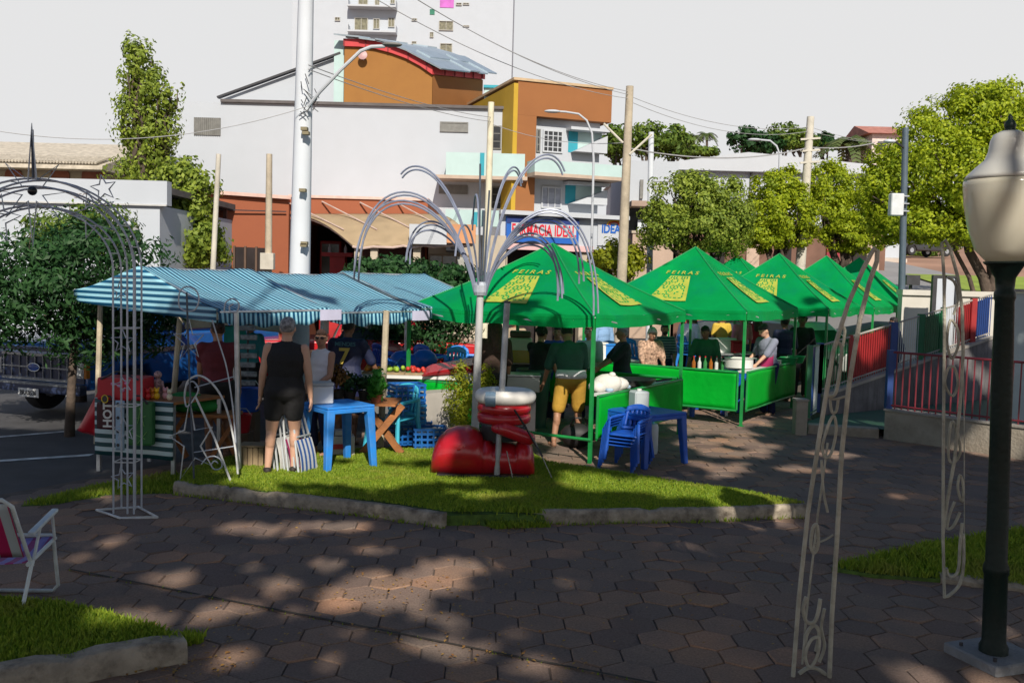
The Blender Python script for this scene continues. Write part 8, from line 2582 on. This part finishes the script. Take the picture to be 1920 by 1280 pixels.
# green floor of the ramp
RA, RB = gp(1540, 790), Vector((9.5, 18.7, 0))
ru = (RB - RA).normalized(); rn = Vector((ru.y, -ru.x, 0))
b = MB()
n_ = 8
f1 = lambda u: RA.lerp(RB, u) + Vector((0, 0, .10 + .95 * u))
b.add([(S0.x, S0.y + .2, .12), (S1.x, S1.y + .2, .12), (E.x + .3, E.y + .3, .14), (RB.x + 3, RB.y - .1, .16), (RB.x, RB.y - .1, .16), (RA.x, RA.y - .1, .12)], [(0, 1, 2, 3, 4, 5)])
struct('ramp_floor', b, mat('green_floor_paint', (.03, .10, .06), .7, .2, 2, dirt_or_shade=(.05, .07, .05), dscale=2))
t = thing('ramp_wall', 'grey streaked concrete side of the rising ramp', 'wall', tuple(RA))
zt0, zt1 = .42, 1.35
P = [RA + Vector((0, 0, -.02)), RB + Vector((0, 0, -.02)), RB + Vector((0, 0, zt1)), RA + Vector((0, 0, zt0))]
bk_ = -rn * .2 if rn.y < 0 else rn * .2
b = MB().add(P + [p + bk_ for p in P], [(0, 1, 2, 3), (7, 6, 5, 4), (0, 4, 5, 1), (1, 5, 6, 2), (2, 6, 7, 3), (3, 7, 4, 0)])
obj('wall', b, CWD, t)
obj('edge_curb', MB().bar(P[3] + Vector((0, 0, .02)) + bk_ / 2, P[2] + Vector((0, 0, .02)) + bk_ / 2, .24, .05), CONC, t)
slope_ = zt1 - zt0
fr_ = lambda px: max(0, min(1, ((lambda q: (q - RA).dot(ru) / (RB - RA).length)(RA + ru * ((lambda d: ((RA.x) - RA.y * d) / (ru.y * d - ru.x))((ray(px, 620).x / ray(px, 620).y)))))))
u_ = [fr_(x) for x in (1540, 1605, 1678, 1695, 1735, 1776, 1803, 1832, 1842, 1872)]
t = fence('multicoloured railing of blue, green, red and pale bars climbing along the ramp', RA + bk_ / 2, RB + bk_ / 2, zt0 + .05, 1.28, [(0, u_[1], FG, CONC), (u_[1], u_[2], FR, CONC), (u_[3], u_[4], FW, CONC), (u_[4], u_[5], FG, CONC), (u_[5], u_[6], FW, CONC), (u_[6], u_[7], FR, CONC), (u_[8], 1, FB, CONC)],
          posts=[(.0, FB, .05), (u_[1], FR, .03), (u_[2] + .02, FB, .06), (u_[4], FG, .05), (u_[5], FG, .04), (u_[7], FR, .05)], sp=.062, slope=slope_, barr=.009)
# coloured sheet panels fixed behind some of the bars
for a, c, m in ((u_[1], u_[2], FR), (u_[6], u_[7], FR), (u_[8], 1, FB), (u_[4], u_[5], FG)):
    Q = [RA.lerp(RB, u) + bk_ * .62 + Vector((0, 0, z + slope_ * u)) for u, z in ((a, zt0 + .1), (c, zt0 + .1), (c, 1.22), (a, 1.22))]
    obj('panel', MB().add(Q, [(0, 1, 2, 3)]), m, t, thick=.01)
# left run of the railing, seen past the second tent
q0, q1 = gp(1512, 800), RA
fence('blue and pale barred railing beside the second tent', q0, q1 + bk_ / 2, .15, 1.30, [(.0, .5, FB, FG), (.5, 1, FW, FG)], posts=[(.0, FG, .04), (1, FB, .05)], sp=.08)
# black framed glazed gate behind
x0, x1, z0, z1 = rect(1745, 1792, 516, 640, 20.5)
t = thing('glazed_gate', 'tall black framed gate with two pale panes behind the ramp railing', 'gate', ((x0 + x1) / 2, 20.5, .2))
b = MB().bx(x0, x0 + .09, 20.45, 20.55, -.03, z1).bx(x1 - .05, x1, 20.45, 20.55, -.03, z1).bx((x0 + x1) / 2 - .02, (x0 + x1) / 2 + .02, 20.46, 20.54, .2, z1).bx(x0 + .091, x1 - .051, 20.46, 20.54, z1 - .05, z1 - .001)
obj('frame', b, DKM, t)
for a, c in ((x0 + .092, (x0 + x1) / 2 - .021), ((x0 + x1) / 2 + .021, x1 - .052)):
    obj('pane', MB().bx(a, c, 20.49, 20.51, .2, z1 - .052), mat('frosted_pane', (.48, .52, .58), .3, .05, 2), t)
# little bin and sign by the far road
q = at(1712, 575, 23)
t = thing('dark_kiosk', 'small dark box on a stand beside the dark metal pole', 'box', (at(1712, 530, 24).x, 24, terr(at(1712, 530, 24).x, 24)))
q = at(1708, 525, 24)
obj('box_body', MB().box((q.x, 24, q.z), (.35, .3, .25)), DKM, t, bevel=.01)
obj('stand', MB().bx(q.x - .03, q.x + .03, 23.97, 24.03, terr(q.x, 24), q.z - .126), DKM, t)
q = at(1664, 478, 55)
t = thing('blue_bin', 'round blue and white sign-like bin by the roadside under the trees', 'bin', (q.x, 55, terr(q.x, 55)))
obj('body', MB().lathe([(.55, terr(q.x, 55)), (.6, q.z + .2), (.5, q.z + .4), (0, q.z + .42)], (q.x, 55, 0), 16), mat('bin_white', (.55, .58, .62), .5), t, smooth=True)
obj('front', MB().lathe([(.42, 0), (.42, .05), (0, .06)], (q.x, 54.42, q.z), 16, Matrix.Rotation(R(90), 3, 'X')), mat('bin_blue', (.05, .14, .25), .4), t)
